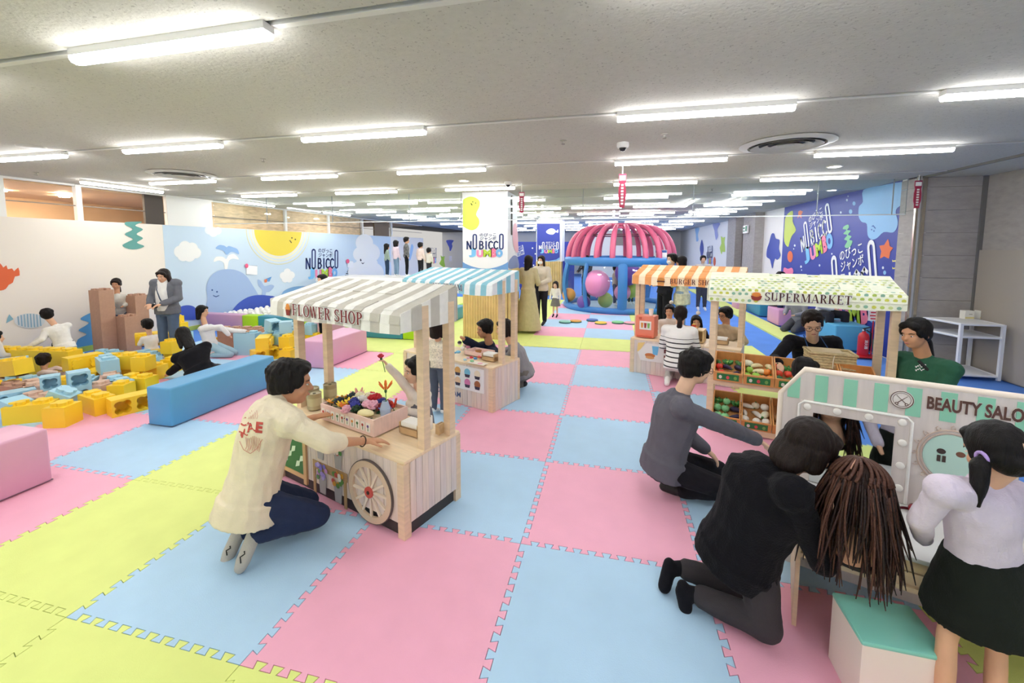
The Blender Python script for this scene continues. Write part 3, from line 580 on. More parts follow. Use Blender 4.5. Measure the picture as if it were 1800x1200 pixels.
for x, y, l in [(.01, 1.94, 'small sprinkler head left of the dome camera'), (.945, 1.92, 'small sprinkler head right of the dome camera'), (-3.55, 2.0, 'small sprinkler head in the left half of the ceiling'), (-7.4, 2.05, 'small sprinkler head by the cream wall'), (2.2, 5.9, 'small sprinkler head beyond the glass screen')]:
    t = thing('sprinkler', l, 'sprinkler', (x, y, CEIL)); sobj('flange', MB().lathe([(.03, 0), (.032, -.006), (.012, -.01), (.01, -.03), (.001, -.03)], cap=False), plain('#b9b4ab'), t)
    sobj('deflector', MB().lathe([(.001, -.04), (.018, -.038), (.018, -.034)], cap=False), plain('#8d877d'), t)
ex = thing('exit_sign', 'green and white exit sign above the doorway on the right wall', 'sign', tuple(PX_(1311, 403, RX-.3)))
obj('box', MB().box((0, 0, 0), (.05, .42, .24)), WHITE, ex)
m_ = MB().box((-.028, -.12, .02), (.006, .13, .16)).box((-.028, .1, .04), (.006, .14, .05)).box((-.028, .09, -.05), (.006, .16, .03)); obj('pictogram', m_, plain('#2e8a5c'), ex)
# ================================================================ serif lettering (own glyphs, unit cap height)
def _serif(mb, add):
    pass
def glyph(ch):
    """list of polygons for one serif capital, and its width"""
    P_ = []; K, T, S = .17, .065, .05
    def rect(x0, y0, x1, y1): P_.append([(x0, y0), (x1, y0), (x1, y1), (x0, y1)])
    def stem(x, y0=0, y1=1, k=K, ends=(1, 1)):
        rect(x-k/2, y0, x+k/2, y1)
        if ends[0]: rect(x-k/2-.07, y0, x+k/2+.07, y0+S)
        if ends[1]: rect(x-k/2-.07, y1-S, x+k/2+.07, y1)
    def diag(x0, y0, x1, y1, k): P_.append([(x0-k/2, y0), (x0+k/2, y0), (x1+k/2, y1), (x1-k/2, y1)])
    def arc(cx, cy, rx, ry, a0, a1, k, t, n=14):
        o = []; i = []
        for q in range(n+1):
            a = math.radians(a0+(a1-a0)*q/n); c, s = math.cos(a), math.sin(a)
            o.append((cx+rx*c, cy+ry*s)); i.append((cx+(rx-k)*c, cy+(ry-t)*s))
        for q in range(n): P_.append([o[q], o[q+1], i[q+1], i[q]])
    w = .7
    if ch in 'FE':
        stem(.17); rect(.17, .94, .6, 1); rect(.56, .8, .62, 1); rect(.17, .49, .45, .55); rect(.42, .42, .47, .62)
        if ch == 'E': rect(.17, 0, .62, .06); rect(.58, 0, .64, .22)
        w = .72
    elif ch == 'L': stem(.17); rect(.17, 0, .58, .06); rect(.54, 0, .6, .24); w = .68
    elif ch == 'O': arc(.4, .5, .38, .52, 0, 360, .15, .06, 28); w = .84
    elif ch in 'CG':
        arc(.4, .5, .38, .52, 50, 310, .15, .06, 22); rect(.6, .72, .66, .97)
        if ch == 'G': rect(.52, .02, .66, .45); rect(.44, .42, .74, .47)
        w = .76
    elif ch == 'W': diag(.1, 1, .3, 0, .15); diag(.3, 0, .48, 1, .06); diag(.48, 1, .68, 0, .15); diag(.68, 0, .86, 1, .06); rect(0, .95, .2, 1); rect(.38, .95, .58, 1); rect(.77, .95, .95, 1); w = 1.0
    elif ch in 'RPBD':
        stem(.17); arc(.3, .74, .32, .26, -90, 90, .15, .055)
        rect(.17, .945, .32, 1); rect(.17, .48, .32, .535)
        if ch == 'R': diag(.38, .5, .62, 0, .16); rect(.54, 0, .76, .05); w = .78
        elif ch == 'B': arc(.3, .26, .37, .26, -90, 90, .15, .055); rect(.17, 0, .32, .055); w = .76
        else: w = .7
    elif ch == 'S':
        arc(.31, .75, .26, .26, 30, 270, .12, .07); arc(.31, .25, .28, .26, -150, 90, .12, .07); rect(.5, .74, .55, .99); rect(.04, .02, .09, .28); w = .64
    elif ch == 'H': stem(.17); stem(.68); rect(.17, .47, .68, .53); w = .86
    elif ch == 'U': stem(.17, .25, 1, ends=(0, 1)); stem(.64, .25, 1, .07, (0, 1)); arc(.4, .3, .315, .32, 180, 360, .13, .07); w = .82
    elif ch == 'M': stem(.12, k=.06); stem(.86); diag(.18, 1, .46, .05, .16); diag(.46, .05, .82, 1, .06); rect(.02, .95, .25, 1); w = 1.02
    elif ch == 'A': diag(.1, 0, .4, 1, .06); diag(.7, 0, .42, 1, .17); rect(.2, .3, .62, .36); rect(0, 0, .2, .05); rect(.56, 0, .84, .05); w = .84
    elif ch == 'K': stem(.17); diag(.3, .42, .64, 1, .07); diag(.62, 0, .32, .58, .17); rect(.5, 0, .76, .05); rect(.52, .95, .76, 1); w = .8
    elif ch == 'T': stem(.34, ends=(1, 0)); rect(.02, .94, .66, 1); rect(.02, .78, .08, 1); rect(.6, .78, .66, 1); w = .68
    elif ch == 'I': stem(.17); w = .34
    elif ch == ' ': w = .32
    return P_, w
def serif(name, s, o, u, v, h, material, parent, back=None, n=None, track=.06):
    """serif capitals from o (baseline start) along u; returns total width"""
    o, u, v = Vector(o), Vector(u), Vector(v); n = Vector(n).normalized() if n is not None else u.cross(v); x = 0; mb = MB(); mw = MB()
    for ch in s:
        if ch == ' ' and mb.v:                                     # one object for each word
            obj(name, mb, material, parent); mb = MB()
            if back is not None: obj('lettering_outline', mw, back, parent); mw = MB()
        ps, w = glyph(ch)
        for p in ps:
            mb.add([o+u*((x+a)*h)+v*(b*h)+n*.0022 for a, b in p], [tuple(range(len(p)))])
            if back is not None:
                cx = sum(a for a, b in p)/len(p); cy = sum(b for a, b in p)/len(p)
                q = [(a+.07*(1 if a > cx else -1), b+.07*(1 if b > cy else -1)) for a, b in p]
                mw.add([o+u*((x+a)*h)+v*(b*h)+n*.001 for a, b in q], [tuple(range(len(q)))])
        x += w+track
    obj(name, mb, material, parent)
    if back is not None: obj('lettering_outline', mw, back, parent)
    return x*h
# ================================================================ play shops
class Shop:
    """local frame: x along the front from its left end, y into the shop, z up"""
    def __init__(s, fl, rot, name, label):
        a = math.radians(rot); s.o = Vector((fl[0], fl[1], 0)); s.u = Vector((math.cos(a), math.sin(a), 0)); s.v = Vector((-math.sin(a), math.cos(a), 0))
        s.t = thing(name, label, 'play stall', s.o, a); s.rz = a
    def W(s, x, y, z): return s.o+s.u*x+s.v*y+Vector((0, 0, z))
    def L(s, w): d = Vector(w)-s.o; return Vector((d.dot(s.u), d.dot(s.v), d.z))
    def front(s, px, py, y=0): return s.L(PP(px, py, s.o+s.v*y, s.v))
AWN_W = 1.36
def awning(sh, ca, cb, W_=1.36, n=16, D=.5, z0=1.25, z1=1.38, z2=1.5, dots=False, start=0):
    """striped fabric roof: each stripe its own strip of faces; sides hang straight"""
    mb = MB(); idx = []
    def quad(p, k): mb.add(p, [tuple(range(len(p)))]); idx.append(k)
    prof = [(-.015, z0), (-.012, z0+.06), (-.004, z1-.02), (.02, z1), (.13, z1+(z2-z1)*.24), (.26, z1+(z2-z1)*.5), (.38, z1+(z2-z1)*.76), (D-.02, z2), (D+.005, z2-.02), (D+.01, z0+.06), (D+.012, z0+.02)]
    rnd = random.Random(n*7+int(W_*100))
    xs = [W_*i/n for i in range(n+1)]
    for i in range(n):
        for (y0, a), (y1, b) in zip(prof[:-1], prof[1:]):
            e0, e1 = [.006*math.sin(x*9+1) for x in (xs[i], xs[i+1])]
            d = lambda z, e: z + (e if z < z0+.01 else 0)
            quad([(xs[i], y0, d(a, e0)), (xs[i+1], y0, d(a, e1)), (xs[i+1], y1, d(b, e1)), (xs[i], y1, d(b, e0))], (i+start) % 2)
    m = 6
    for X, sg in ((-.004, -1), (W_+.004, 1)):
        for i in range(m):
            y0, y1 = D*i/m-.008, D*(i+1)/m-.008; top = lambda y: z1+(z2-z1)*max(0, min(1, y/(D-.03)))-.006
            quad([(X, y0, z0+.01), (X, y1, z0+.01), (X, y1, top(y1)), (X, y0, top(y0))], i % 2)
    o = obj('awning', mb, ca, sh.t); o.data.materials.append(cb)
    o.data.polygons.foreach_set('material_index', idx)
    md = o.modifiers.new('t', 'SOLIDIFY'); md.thickness = .006; md.offset = -1
    return o
def planks(sh, a, b, n, z0, z1, t, mats, name='plank', parent=None):
    a, b = Vector(a), Vector(b); d = (b-a)/n; nn = Vector((d.y, -d.x, 0)).normalized()
    for i in range(n):
        p, q = a+d*i+d.normalized()*.0012, a+d*(i+1)-d.normalized()*.0012
        obj(name, MB().prism([(0, 0), (1, 0), (1, 1), (0, 1)], p+Vector((0, 0, z0)), q-p, Vector((0, 0, z1-z0)), nn*(t+.0008*(i % 3))), mats[i % len(mats)], parent or sh.t)
def stall_body(sh, W_=1.36, D=.5, H_=.49, kick=.09, dark=True, nf=20, ns=8, posts=True, ptop=1.40):
    t = sh.t
    obj('carcass', MB().box2((.02, .02, kick if dark else .0), (W_-.02, D-.02, H_-.02)), plain('#b9a58f'), t)
    if dark: obj('plinth', MB().box2((.012, .012, 0), (W_-.012, D-.012, kick+.01)), plain('#3a3634', .5), t)
    zz = kick if dark else .004
    planks(sh, (.05 if dark else .02, .0, 0), (W_-(.05 if dark else .02), .0, 0), nf, zz, H_-.02, .008, [PLANK, PLANK2, PLANK])
    planks(sh, (W_, .03, 0), (W_, D-.03, 0), ns, zz, H_-.02, .008, [PLANK2, PLANK])
    planks(sh, (W_-.02, D, 0), (.02, D, 0), 10, zz, H_-.02, .008, [PLANK])
    planks(sh, (0, D-.03, 0), (0, .03, 0), 5, zz, H_-.02, .008, [PLANK])
    for x, y in ((0, 0), (W_, 0), (0, D), (W_, D)): obj('corner_leg', MB().box((x+(.02 if x == 0 else -.02), y+(.012 if y == 0 else -.012), (H_-.02)/2), (.056, .056, H_-.02)), WOOD, t)
    sobj('counter_top', MB().rbox((W_/2, D/2, H_-.01), (W_+.02, D+.02, .024), .006), WOODH, t)
    if posts:
        for x in (.02, W_-.02):
            for y in (.19, D-.065): obj('post', MB().box((x, y, (H_+ptop)/2), (.056, .056, ptop-H_)), WOOD, t)
        for x in (.02, W_-.02): obj('roof_rail', MB().box((x, D/2, ptop-.06), (.03, D-.1, .04)), WOOD, t)
# ---------------------------------------------------------------- flower shop
FS = Shop((-1.9659, .3178), -19, 'flower_stall', 'toy flower shop cart with a beige striped awning and painted wheel')
stall_body(FS)
aw = awning(FS, cloth('#f1efe8'), cloth('#c5c0b5'), n=16)
P0 = FS.front(525, 551, -.016)
DR = plain('#7d2326'); 
wt = serif('lettering', 'FLOWER SHOP', (.30, -.021, 1.28), (1.12, 0, 0), (0, 0, 1), .078, DR, aw, W_, (0, -1, 0), .05)
ic = MB().ell((.245, -.024, 1.335), (.022, .004, .022)).ell((.228, -.024, 1.322), (.012, .004, .012)).ell((.262, -.024, 1.322), (.012, .004, .012)); obj('badge_flower', ic, plain('#d98a3c'), aw)
obj('badge_pot', MB().prism([(-.02, 0), (.02, 0), (.026, .04), (-.026, .04)], (.245, -.022, 1.272), (1, 0, 0), (0, 0, 1), (0, -.003, 0)), plain('#8a2f24'), aw)
# painted wheel standing proud of the front
wc = Vector((1.068, -.014, .217)); wr = .2
wheel = MB(); n = 40
o_ = [(wr*math.cos(2*math.pi*i/n), wr*math.sin(2*math.pi*i/n)) for i in range(n)]
def annulus(mb, c, r0, r1, y0, y1, n=40):
    rings = []
    for r, y in ((r0, y0), (r1, y0), (r1, y1), (r0, y1), (r0, y0)):
        rings.append([c+Vector((r*math.cos(2*math.pi*i/n), y, r*math.sin(2*math.pi*i/n))) for i in range(n)])
    mb.loft(rings, False); return mb
wheel = sobj('wheel', annulus(MB(), wc, wr*.8, wr, -.014, .004), plain('#d8bfa2'), FS.t)
sobj('wheel_edge', annulus(MB(), wc, wr*.995, wr*1.03, -.012, .004), plain('#5d5350'), wheel)
for k in range(12):
    a = 2*math.pi*k/12+.05; d = Vector((math.cos(a), 0, math.sin(a))); p = Vector((-d.z, 0, d.x))*.0075
    obj('spoke', MB().prism([(0, 0), (1, 0), (1, 1), (0, 1)], wc+d*.03-p+Vector((0, -.010, 0)), d*(wr*.8-.03), p*2, (0, .012, 0)), plain('#ecdcc6'), wheel)
sobj('hub', MB().tube([wc+Vector((0, -.02, 0)), wc], .036, 20), plain('#c9574c'), wheel); sobj('hub_cap', MB().tube([wc+Vector((0, -.024, 0)), wc], .012, 12), plain('#3d2a26'), wheel)
# printed shelf of potted flowers and chalkboard
def pot(x, z, cols, seed, parent, s=1.0):
    r = random.Random(seed)
    po = obj('printed_pot', MB().prism([(-.035, 0), (.035, 0), (.048, .14), (-.048, .14)], (x, -.012, z), (s, 0, 0), (0, 0, s), (0, -.004, 0)), plain('#a9a6a6'), parent)
    for k in range(16):
        a = r.uniform(-1, 1); y = r.uniform(.12, .23); q = circ(0, 0, .5, 7)
        obj('printed_bloom', MB().prism([(b*.036, c*.036) for b, c in q], (x+a*.062*s, -.017-.001*(k % 5), z+y*s), (1, 0, 0), (0, 0, 1), (0, -.001, 0)), plain(r.choice(cols)), po)
tb = obj('printed_bench', MB().prism([(.455, .2), (.835, .2), (.835, .26), (.455, .26)], (0, -.010, 0), (1, 0, 0), (0, 0, 1), (0, -.004, 0)), plain('#b08f64'), FS.t)
for x in (.47, .81): obj('printed_leg', MB().box((x, -.012, .11), (.026, .006, .2)), plain('#b08f64'), tb)
pot(.565, .04, ['#7b6fc4', '#9a8ad8', '#b9a7e6', '#5f8f4a', '#c58fc9'], 1, tb, .9); pot(.735, .03, ['#d8a13f', '#c9544a', '#e8e2d6', '#5f8f4a', '#d98a3c'], 2, tb, .9)
pot(.55, .285, ['#5fae4a', '#88c25e', '#e8e2d6', '#3f8f3a'], 3, FS.t, .85); pot(.745, .27, ['#b5453c', '#d9705a', '#4f8f3f', '#e8ded2'], 4, FS.t, .85)
cb = obj('chalkboard', MB().box2((.06, -.02, .11), (.355, -.012, .46)), plain('#2f6b3f'), FS.t)
for b in (((.355, -.026, .05), (.39, -.01, .48)), ((.03, -.026, .05), (.06, -.01, .48)), ((.06, -.026, .085), (.355, -.01, .115))): obj('board_frame', MB().box2(*b), plain('#c9a476'), cb)
for k in range(5): obj('chalk_mark', MB().prism([(0, 0), (.05, .02), (.06, .06), (.02, .05)], (.1+.05*k, -.021, .15+.05*(k % 3)), (1, 0, 0), (0, 0, 1), (0, -.001, 0)), plain('#d8ecd0'), cb)
# ---------------------------------------------------------------- ice cream
IC = Shop((-1.9697, 2.3924), -21, 'ice_cream_stall', 'toy ice cream cart with a light blue striped awning')
stall_body(IC, dark=False)
aw = awning(IC, cloth('#eef2f3'), cloth('#8fc6d6'), n=18, start=1)
NV = plain('#26406f')
serif('lettering', 'ICE CREAM', (.52, -.021, 1.285), (1, 0, 0), (0, 0, 1), .066, NV, aw, W_, (0, -1, 0), .05)
sh_ = obj('printed_menu', MB().box2((.40, -.014, .185), (1.25, -.010, .45)), plain('#f1f0ee'), IC.t)
fl_ = ['#d77fae', '#c9547a', '#7cc0dd', '#a0623e', '#e0903f', '#f0e3c9', '#6d3f2b', '#ecc6a4', '#8fc06f', '#d8a35f']
for k in range(12):
    x = .46+(k % 6)*.14; z = .375-(k//6)*.115
    obj('printed_scoop', MB().prism(circ(0, .012, .042, 14), (x, -.015, z), (1, 0, 0), (0, 0, 1), (0, -.002, 0)), plain(fl_[(k*3) % 10]), sh_)
    obj('printed_cup', MB().prism([(-.028, -.045), (.028, -.045), (.038, -.012), (-.038, -.012)], (x, -.0155, z), (1, 0, 0), (0, 0, 1), (0, -.0022, 0)), plain('#3a3348'), sh_)
text('lettering', 'ICE CREAM', (.72, -.012, .105), (1, 0, 0), (0, 0, 1), .085, plain('#4a5f8c'), IC.t, .012, .95)
# ---------------------------------------------------------------- burger
BU = Shop((.797, 3.83), -20, 'burger_stall', 'toy burger shop cart with an orange striped awning')
stall_body(BU, dark=False)
aw = awning(BU, cloth('#fbe6c4'), cloth('#eda468'), n=16, start=1)
serif('lettering', 'BURGER SHOP', (.50, -.021, 1.28), (1, 0, 0), (0, 0, 1), .066, plain('#6b3530'), aw, None, (0, -1, 0), .05)
obj('badge_bun', MB().ell((.385, -.022, 1.33), (.05, .006, .026)), plain('#c9853f'), aw); obj('badge_patty', MB().box((.385, -.024, 1.305), (.1, .006, .02)), plain('#5b3325'), aw); obj('badge_bun', MB().ell((.385, -.022, 1.288), (.048, .006, .014)), plain('#d89a4f'), aw)
pm = obj('printed_menu', MB().prism([(.14, .19), (.9, .19), (.9, .44), (.22, .44), (.10, .30)], (0, -.010, 0), (1, 0, 0), (0, 0, 1), (0, -.004, 0)), plain('#ece4de'), BU.t)
obj('printed_sun', MB().prism([(.1, .43), (.2, .45), (.12, .31), (.09, .31)], (0, -.0105, 0), (1, 0, 0), (0, 0, 1), (0, -.002, 0)), plain('#ecc97f'), BU.t)
obj('printed_cup', MB().prism([(-.03, 0), (.03, 0), (.045, .12), (-.045, .12)], (.34, -.015, .29), (1, 0, 0), (0, 0, 1), (0, -.002, 0)), plain('#6fb4dc'), pm)
obj('printed_bun', MB().prism(circ(0, 0, .07, 16, .03), (.27, -.015, .275), (1, 0, 0), (0, 0, 1), (0, -.002, 0)), plain('#c9743f'), pm); obj('printed_bun', MB().prism(circ(0, 0, .06, 16, .02), (.27, -.016, .245), (1, 0, 0), (0, 0, 1), (0, -.002, 0)), plain('#d89a5f'), pm)
for k in range(4): obj('printed_square', MB().box((.48+(k % 2)*.07, -.016, .36-(k//2)*.09), (.05, .003, .06)), plain(['#7a3f3f', '#5d4a4a', '#8a4a3c', '#4b3a3f'][k]), pm)
# ---------------------------------------------------------------- supermarket
SM = Shop((1.40, 2.02), -15, 'supermarket_stall', 'toy supermarket rack with a dotted green awning and tray shelves')
MW = 1.43
aw = awning(SM, cloth('#f0f2dc'), cloth('#f0f2dc'), W_=MW, n=14)
DOTM = [cloth('#b9cf6b'), cloth('#d3d562'), cloth('#8fb8a0'), cloth('#c9d693')]
r_ = random.Random(3)
for c_ in range(4):
    mb = MB(); k = 0
    for i in range(27):
        for j, (y, z) in enumerate([(-.0165, 1.275), (-.0145, 1.335), (-.0075, 1.37)]+[(.06+.062*q, 1.38+.12*(.04+.062*q)/.48+.0055) for q in range(7)]):
            if (i*7+j*5+(i*j) % 3) % 4 != c_: continue
            x = .03+i*.052+(.026 if j % 2 else 0)
            if x > MW-.02: continue
            if j < 2 and .42 < x < 1.06 and c_ >= 0 and j < 3: continue
            U_, V_ = ((1, 0, 0), (0, 0, 1)) if j < 3 else ((1, 0, 0), Vector((0, .97, .24)))
            q = circ(0, 0, .0155, 8, .014); o = Vector((x, y-.001, z+.001)); mb.add([o+Vector(U_)*a+Vector(V_)*b for a, b in q], [tuple(range(8))])
    for i in range(9):
        for j in range(3):
            if (i+j) % 4 == c_:
                for X in (MW+.006, -.006):
                    q = circ(0, 0, .0155, 8); o = Vector((X, .03+i*.055, 1.285+j*.055))
                    if o.z < 1.37+.11*(o.y/.5): mb.add([o+Vector((0, a, b)) for a, b in q], [tuple(range(8))])
    if mb.v: obj('awning_dots', mb, DOTM[c_], aw)['kind'] = 'stuff'
serif('lettering', 'SUPERMARKET', (.46, -.021, 1.285), (.93, 0, 0), (0, 0, 1), .074, plain('#4a2622'), aw, W_, (0, -1, 0), .05)
obj('badge_bowl', MB().prism([(-.045, .02), (-.035, -.012), (-.015, -.025), (.015, -.025), (.035, -.012), (.045, .02)], (.395, -.0205, 1.305), (1, 0, 0), (0, 0, 1), (0, -.003, 0)), plain('#8a2f24'), aw); obj('badge_food', MB().ell((.395, -.022, 1.335), (.036, .004, .022)), plain('#d9853c'), aw)
for x in (.05, MW-.05):
    for y in (.05, .45): obj('post', MB().box((x, y, .69), (.055, .055, 1.38)), WOOD, SM.t)
    obj('side_rail', MB().box((x, .25, .47), (.04, .4, .05)), WOOD, SM.t); obj('side_rail', MB().box((x, .25, .05), (.04, .4, .06)), WOOD, SM.t)
obj('front_rail', MB().box((MW/2, .03, .472), (MW-.1, .03, .045)), WOOD, SM.t); obj('back_rail', MB().box((MW/2, .45, .56), (MW-.1, .03, .045)), WOOD, SM.t)
obj('front_rail', MB().box((MW/2, .0, .045), (MW-.1, .03, .05)), WOOD, SM.t); obj('back_rail', MB().box((MW/2, .45, .12), (MW-.1, .03, .045)), WOOD, SM.t)
OR_ = mat('orange_wood', '#d99a5c', .5, var=.08, vscale=4, stretch=(8, 2, 2))
ORI = mat('brown_wood_inside', '#c08a55', .55, var=.1, vscale=4, stretch=(8, 2, 2))
GRN = plain('#2f7a45')
def tray(x0, w, yb, zf, slope, label):
    """open wooden tray tilted toward the customer, front bottom at zf"""
    t = thing('produce_tray', label, 'tray', SM.W(x0, 0, zf), SM.rz); d = .36; R = Matrix.Rotation(slope, 3, 'X'); th = .012
    def b(name, a, c, m): 
        mb = MB().box2(a, c); mb.v = [tuple(R @ Vector(v)) for v in mb.v]; return obj(name, mb, m, t)
    b('tray_base', (0, 0, 0), (w, d, th), ORI); b('tray_back', (0, d-th, 0), (w, d, .10), OR_)
    for x in (0, w-th): b('tray_side', (x, 0, 0), (x+th, d, .10), OR_)
    f = b('tray_front', (0, -th, 0), (w, 0, .10), OR_)
    p = b('label_plate', (.03, -th-.004, .018), (w-.03, -th, .085), GRN)
    for k, c in enumerate(['#e9e4dc', '#d9545a', '#7fb35f']):
        mb = MB(); q = circ(.06+k*(w-.12)/2, .05, .014, 10, .02); mb.add([R @ Vector((a, -th-.006, c_)) for a, c_ in q], [tuple(range(10))]); obj('printed_vegetable', mb, plain(c), p)
    return t, (lambda x, y, z=0: Vector((t.location)) + SM.u*(R @ Vector((x, y, z))).x + SM.v*(R @ Vector((x, y, z))).y + Vector((0, 0, (R @ Vector((x, y, z))).z)))
def veg(name, label, p, kind, group, rz=0.0, s=1.0, tilt=0.0):
    """one toy vegetable resting with its underside at p"""
    c = COLV[kind]; M_ = mat('veg_'+kind, c, .4, var=.08, vscale=30, spec=.5)
    t = thing(name, label, 'toy vegetable', p, rz, group); t.rotation_euler[1] = tilt
    GR = plain('#3f7a3a', .5)
    if kind in ('tomato', 'orange', 'redpepper', 'greenapple', 'cabbage', 'onion', 'whiteball', 'darkpepper'):
        lob = {'redpepper': 4, 'darkpepper': 4, 'tomato': 5}.get(kind, 0); r = .032*s; n = 14; prof = []
        mb = MB(); rings = []
        for j in range(1, 9):
            th = math.pi*j/9; rings.append([Vector(((r*math.sin(th)*(1+(.10*math.cos(lob*2*math.pi*i/n) if lob else 0)))*math.cos(2*math.pi*i/n), (r*math.sin(th)*(1+(.10*math.cos(lob*2*math.pi*i/n) if lob else 0)))*math.sin(2*math.pi*i/n), r*.95+r*.92*math.cos(th)-.004*math.exp(-(th*3)**2))) for i in range(n)])
        mb.loft(rings); obj('flesh', mb, M_, t, True)
        if kind != 'whiteball': obj('stalk', MB().tube([(0, 0, r*1.75), (.003, 0, r*2.1)], [.006*s, .004*s], 6), GR, t)
    elif kind in ('corn', 'radish', 'cucumber', 'eggplant', 'potato', 'cream'):
        L = {'corn': .12, 'radish': .13, 'cucumber': .13, 'eggplant': .11, 'potato': .08, 'cream': .09}[kind]*s; r = {'corn': .021, 'radish': .019, 'cucumber': .017, 'eggplant': .022, 'potato': .027, 'cream': .028}[kind]*s
        pts = [(-L/2+L*q/8, 0, r+.012*math.sin(math.pi*q/8)*(1 if kind != 'potato' else 0)) for q in range(9)]
        tp = {'radish': [.35, .7, .95, 1, .97, .9, .7, .45, .12], 'eggplant': [.4, .6, .72, .8, .9, 1, 1, .85, .4], 'corn': [.3, .75, .95, 1, .98, .92, .8, .6, .25]}.get(kind, [.35, .8, .97, 1, 1, 1, .95, .8, .35])
        obj('flesh', MB().tube(pts, [r*q for q in tp], 10), M_, t, True)
        obj('stalk', MB().tube([pts[0], (-L/2-.018*s, 0, r+.008)], [r*.3, r*.2], 6), GR, t)
    else:
        mb = MB()
        for k in range(7):
            a = k*.9; mb.tube([(0, 0, .006), (.03*math.cos(a)*s, .03*math.sin(a)*s, .03*s), (.045*math.cos(a)*s, .045*math.sin(a)*s, .045*s)], [.012*s, .02*s, .006*s], 6, ry=[.006*s, .006*s, .003*s])
        obj('leaves', mb, M_, t, True); obj('core', MB().ell((0, 0, .02*s), .02*s), plain('#9fc46a'), t, True)
    return t
COLV = {'tomato': '#d8382c', 'redpepper': '#d9452e', 'orange': '#ef8f3a', 'greenapple': '#9fd04f', 'cabbage': '#8fd69a', 'onion': '#e8dcc0', 'whiteball': '#f2efe6', 'darkpepper': '#2f6b3f', 'corn': '#efe3b4', 'radish': '#efe9de',
        'cucumber': '#3d7a3c', 'eggplant': '#2c2148', 'potato': '#c9985f', 'cream': '#ecebd0', 'leaf': '#3f8a44'}
VN = {'tomato': ('toy_tomato', 'red toy tomato'), 'redpepper': ('toy_pepper', 'red toy pepper'), 'orange': ('toy_orange', 'orange toy fruit'), 'greenapple': ('toy_apple', 'lime green toy apple'), 'cabbage': ('toy_cabbage', 'pale green toy cabbage'),
      'onion': ('toy_onion', 'cream toy onion'), 'whiteball': ('toy_turnip', 'white toy turnip'), 'darkpepper': ('toy_pepper', 'dark green toy pepper'), 'corn': ('toy_corn', 'pale toy corn cob'), 'radish': ('toy_radish', 'white toy radish'),
      'cucumber': ('toy_cucumber', 'green toy cucumber'), 'eggplant': ('toy_eggplant', 'dark purple toy eggplant'), 'potato': ('toy_potato', 'brown toy potato'), 'cream': ('toy_cauliflower', 'creamy white toy cauliflower'), 'leaf': ('toy_lettuce', 'leafy green toy lettuce')}
TR = [(.075, .245, 'upper', 'leftmost'), (.325, .245, 'upper', 'second'), (.575, .245, 'upper', 'third'), (.825, .245, 'upper', 'fourth'), (1.075, .245, 'upper', 'rightmost')]
FILL = {('upper', 0): [['tomato', 'eggplant'], ['tomato', 'eggplant', 'eggplant'], ['cucumber', 'leaf', 'cucumber']], ('upper', 1): [['greenapple', 'greenapple', 'orange', 'orange'], ['greenapple', 'corn', 'orange'], ['cream', 'corn', 'corn']],
        ('upper', 2): [['darkpepper', 'darkpepper', 'onion'], ['redpepper', 'redpepper', 'redpepper'], ['redpepper', 'leaf', 'redpepper']], ('upper', 3): [['potato', 'potato'], ['redpepper', 'potato'], ['orange', 'potato']], ('upper', 4): [['orange', 'potato'], ['potato', 'orange']],
        ('lower', 0): [['cabbage', 'cabbage', 'eggplant'], ['cabbage', 'cabbage', 'eggplant'], ['leaf', 'cabbage', 'leaf']], ('lower', 1): [['whiteball', 'whiteball', 'whiteball'], ['radish', 'radish', 'cream'], ['radish', 'onion', 'whiteball']], ('lower', 2): [['potato', 'potato', 'potato'], ['potato', 'potato', 'potato']],
        ('lower', 3): [['onion', 'onion']], ('lower', 4): [['potato', 'onion']]}
rv = random.Random(11)
for lev, zf, sl in (('upper', .50, .34), ('lower', .075, .42)):
    for k, (x0, w, _, nm) in enumerate(TR):
        what = {('upper', 0): 'tomatoes and eggplants', ('upper', 1): 'green apples and oranges', ('upper', 2): 'red peppers', ('upper', 3): 'potatoes', ('upper', 4): 'oranges', ('lower', 0): 'pale cabbages', ('lower', 1): 'white radishes', ('lower', 2): 'brown potatoes', ('lower', 3): 'onions', ('lower', 4): 'onions and a potato'}[lev, k]
        t, at = tray(x0, w, 0, zf, sl, 'orange wooden tray of toy %s on the %s shelf' % (what, lev))
        for j, row in enumerate(FILL[lev, k]):
            for i, kind in enumerate(row):
                x = w*(i+.5)/len(row)+rv.uniform(-.012, .012); y = .05+j*.1+rv.uniform(-.01, .01)
                nm_, lb = VN[kind]
                veg(nm_, lb + ' in the %s tray of %s, %s %s' % (lev, what, ('front', 'middle', 'back')[j], 'centre' if len(row) == 3 and i == 1 else ('inner ' if 0 < i < len(row)-1 else '') + ('left' if i < len(row)/2 else 'right')), at(x, y, .0135), kind, 'toy produce in the stall trays', rv.uniform(0, 3), rv.uniform(1.0, 1.2))
# ---------------------------------------------------------------- beauty salon
SL = Shop((1.346, -.24), -19.5, 'beauty_salon_stall', 'toy beauty salon dresser with mint striped header and mirror')
SWd = 1.45; YP = .47
CREAMW = mat('cream_edge', '#f0e2d2', .45); LAV = mat('panel_pale', '#d9cfc9', .55, var=.06, vscale=3, stretch=(14, 14, 1.2), bump=.03, bscale=20)
prof = [(-.09, 0), (SWd+.09, 0), (SWd+.09, .96), (SWd-.01, 1.105), (.01, 1.105), (-.09, .96)]
pan = obj('back_panel', MB().prism(prof, (0, YP, 0), (1, 0, 0), (0, 0, 1), (0, .02, 0)), LAV, SL.t)
sobj('panel_edge', MB().tube([(-.09, YP+.01, 0), (-.09, YP+.01, .96), (.01, YP+.01, 1.105), (SWd-.01, YP+.01, 1.105), (SWd+.09, YP+.01, .96), (SWd+.09, YP+.01, 0)], .015, 8), CREAMW, pan, 60)
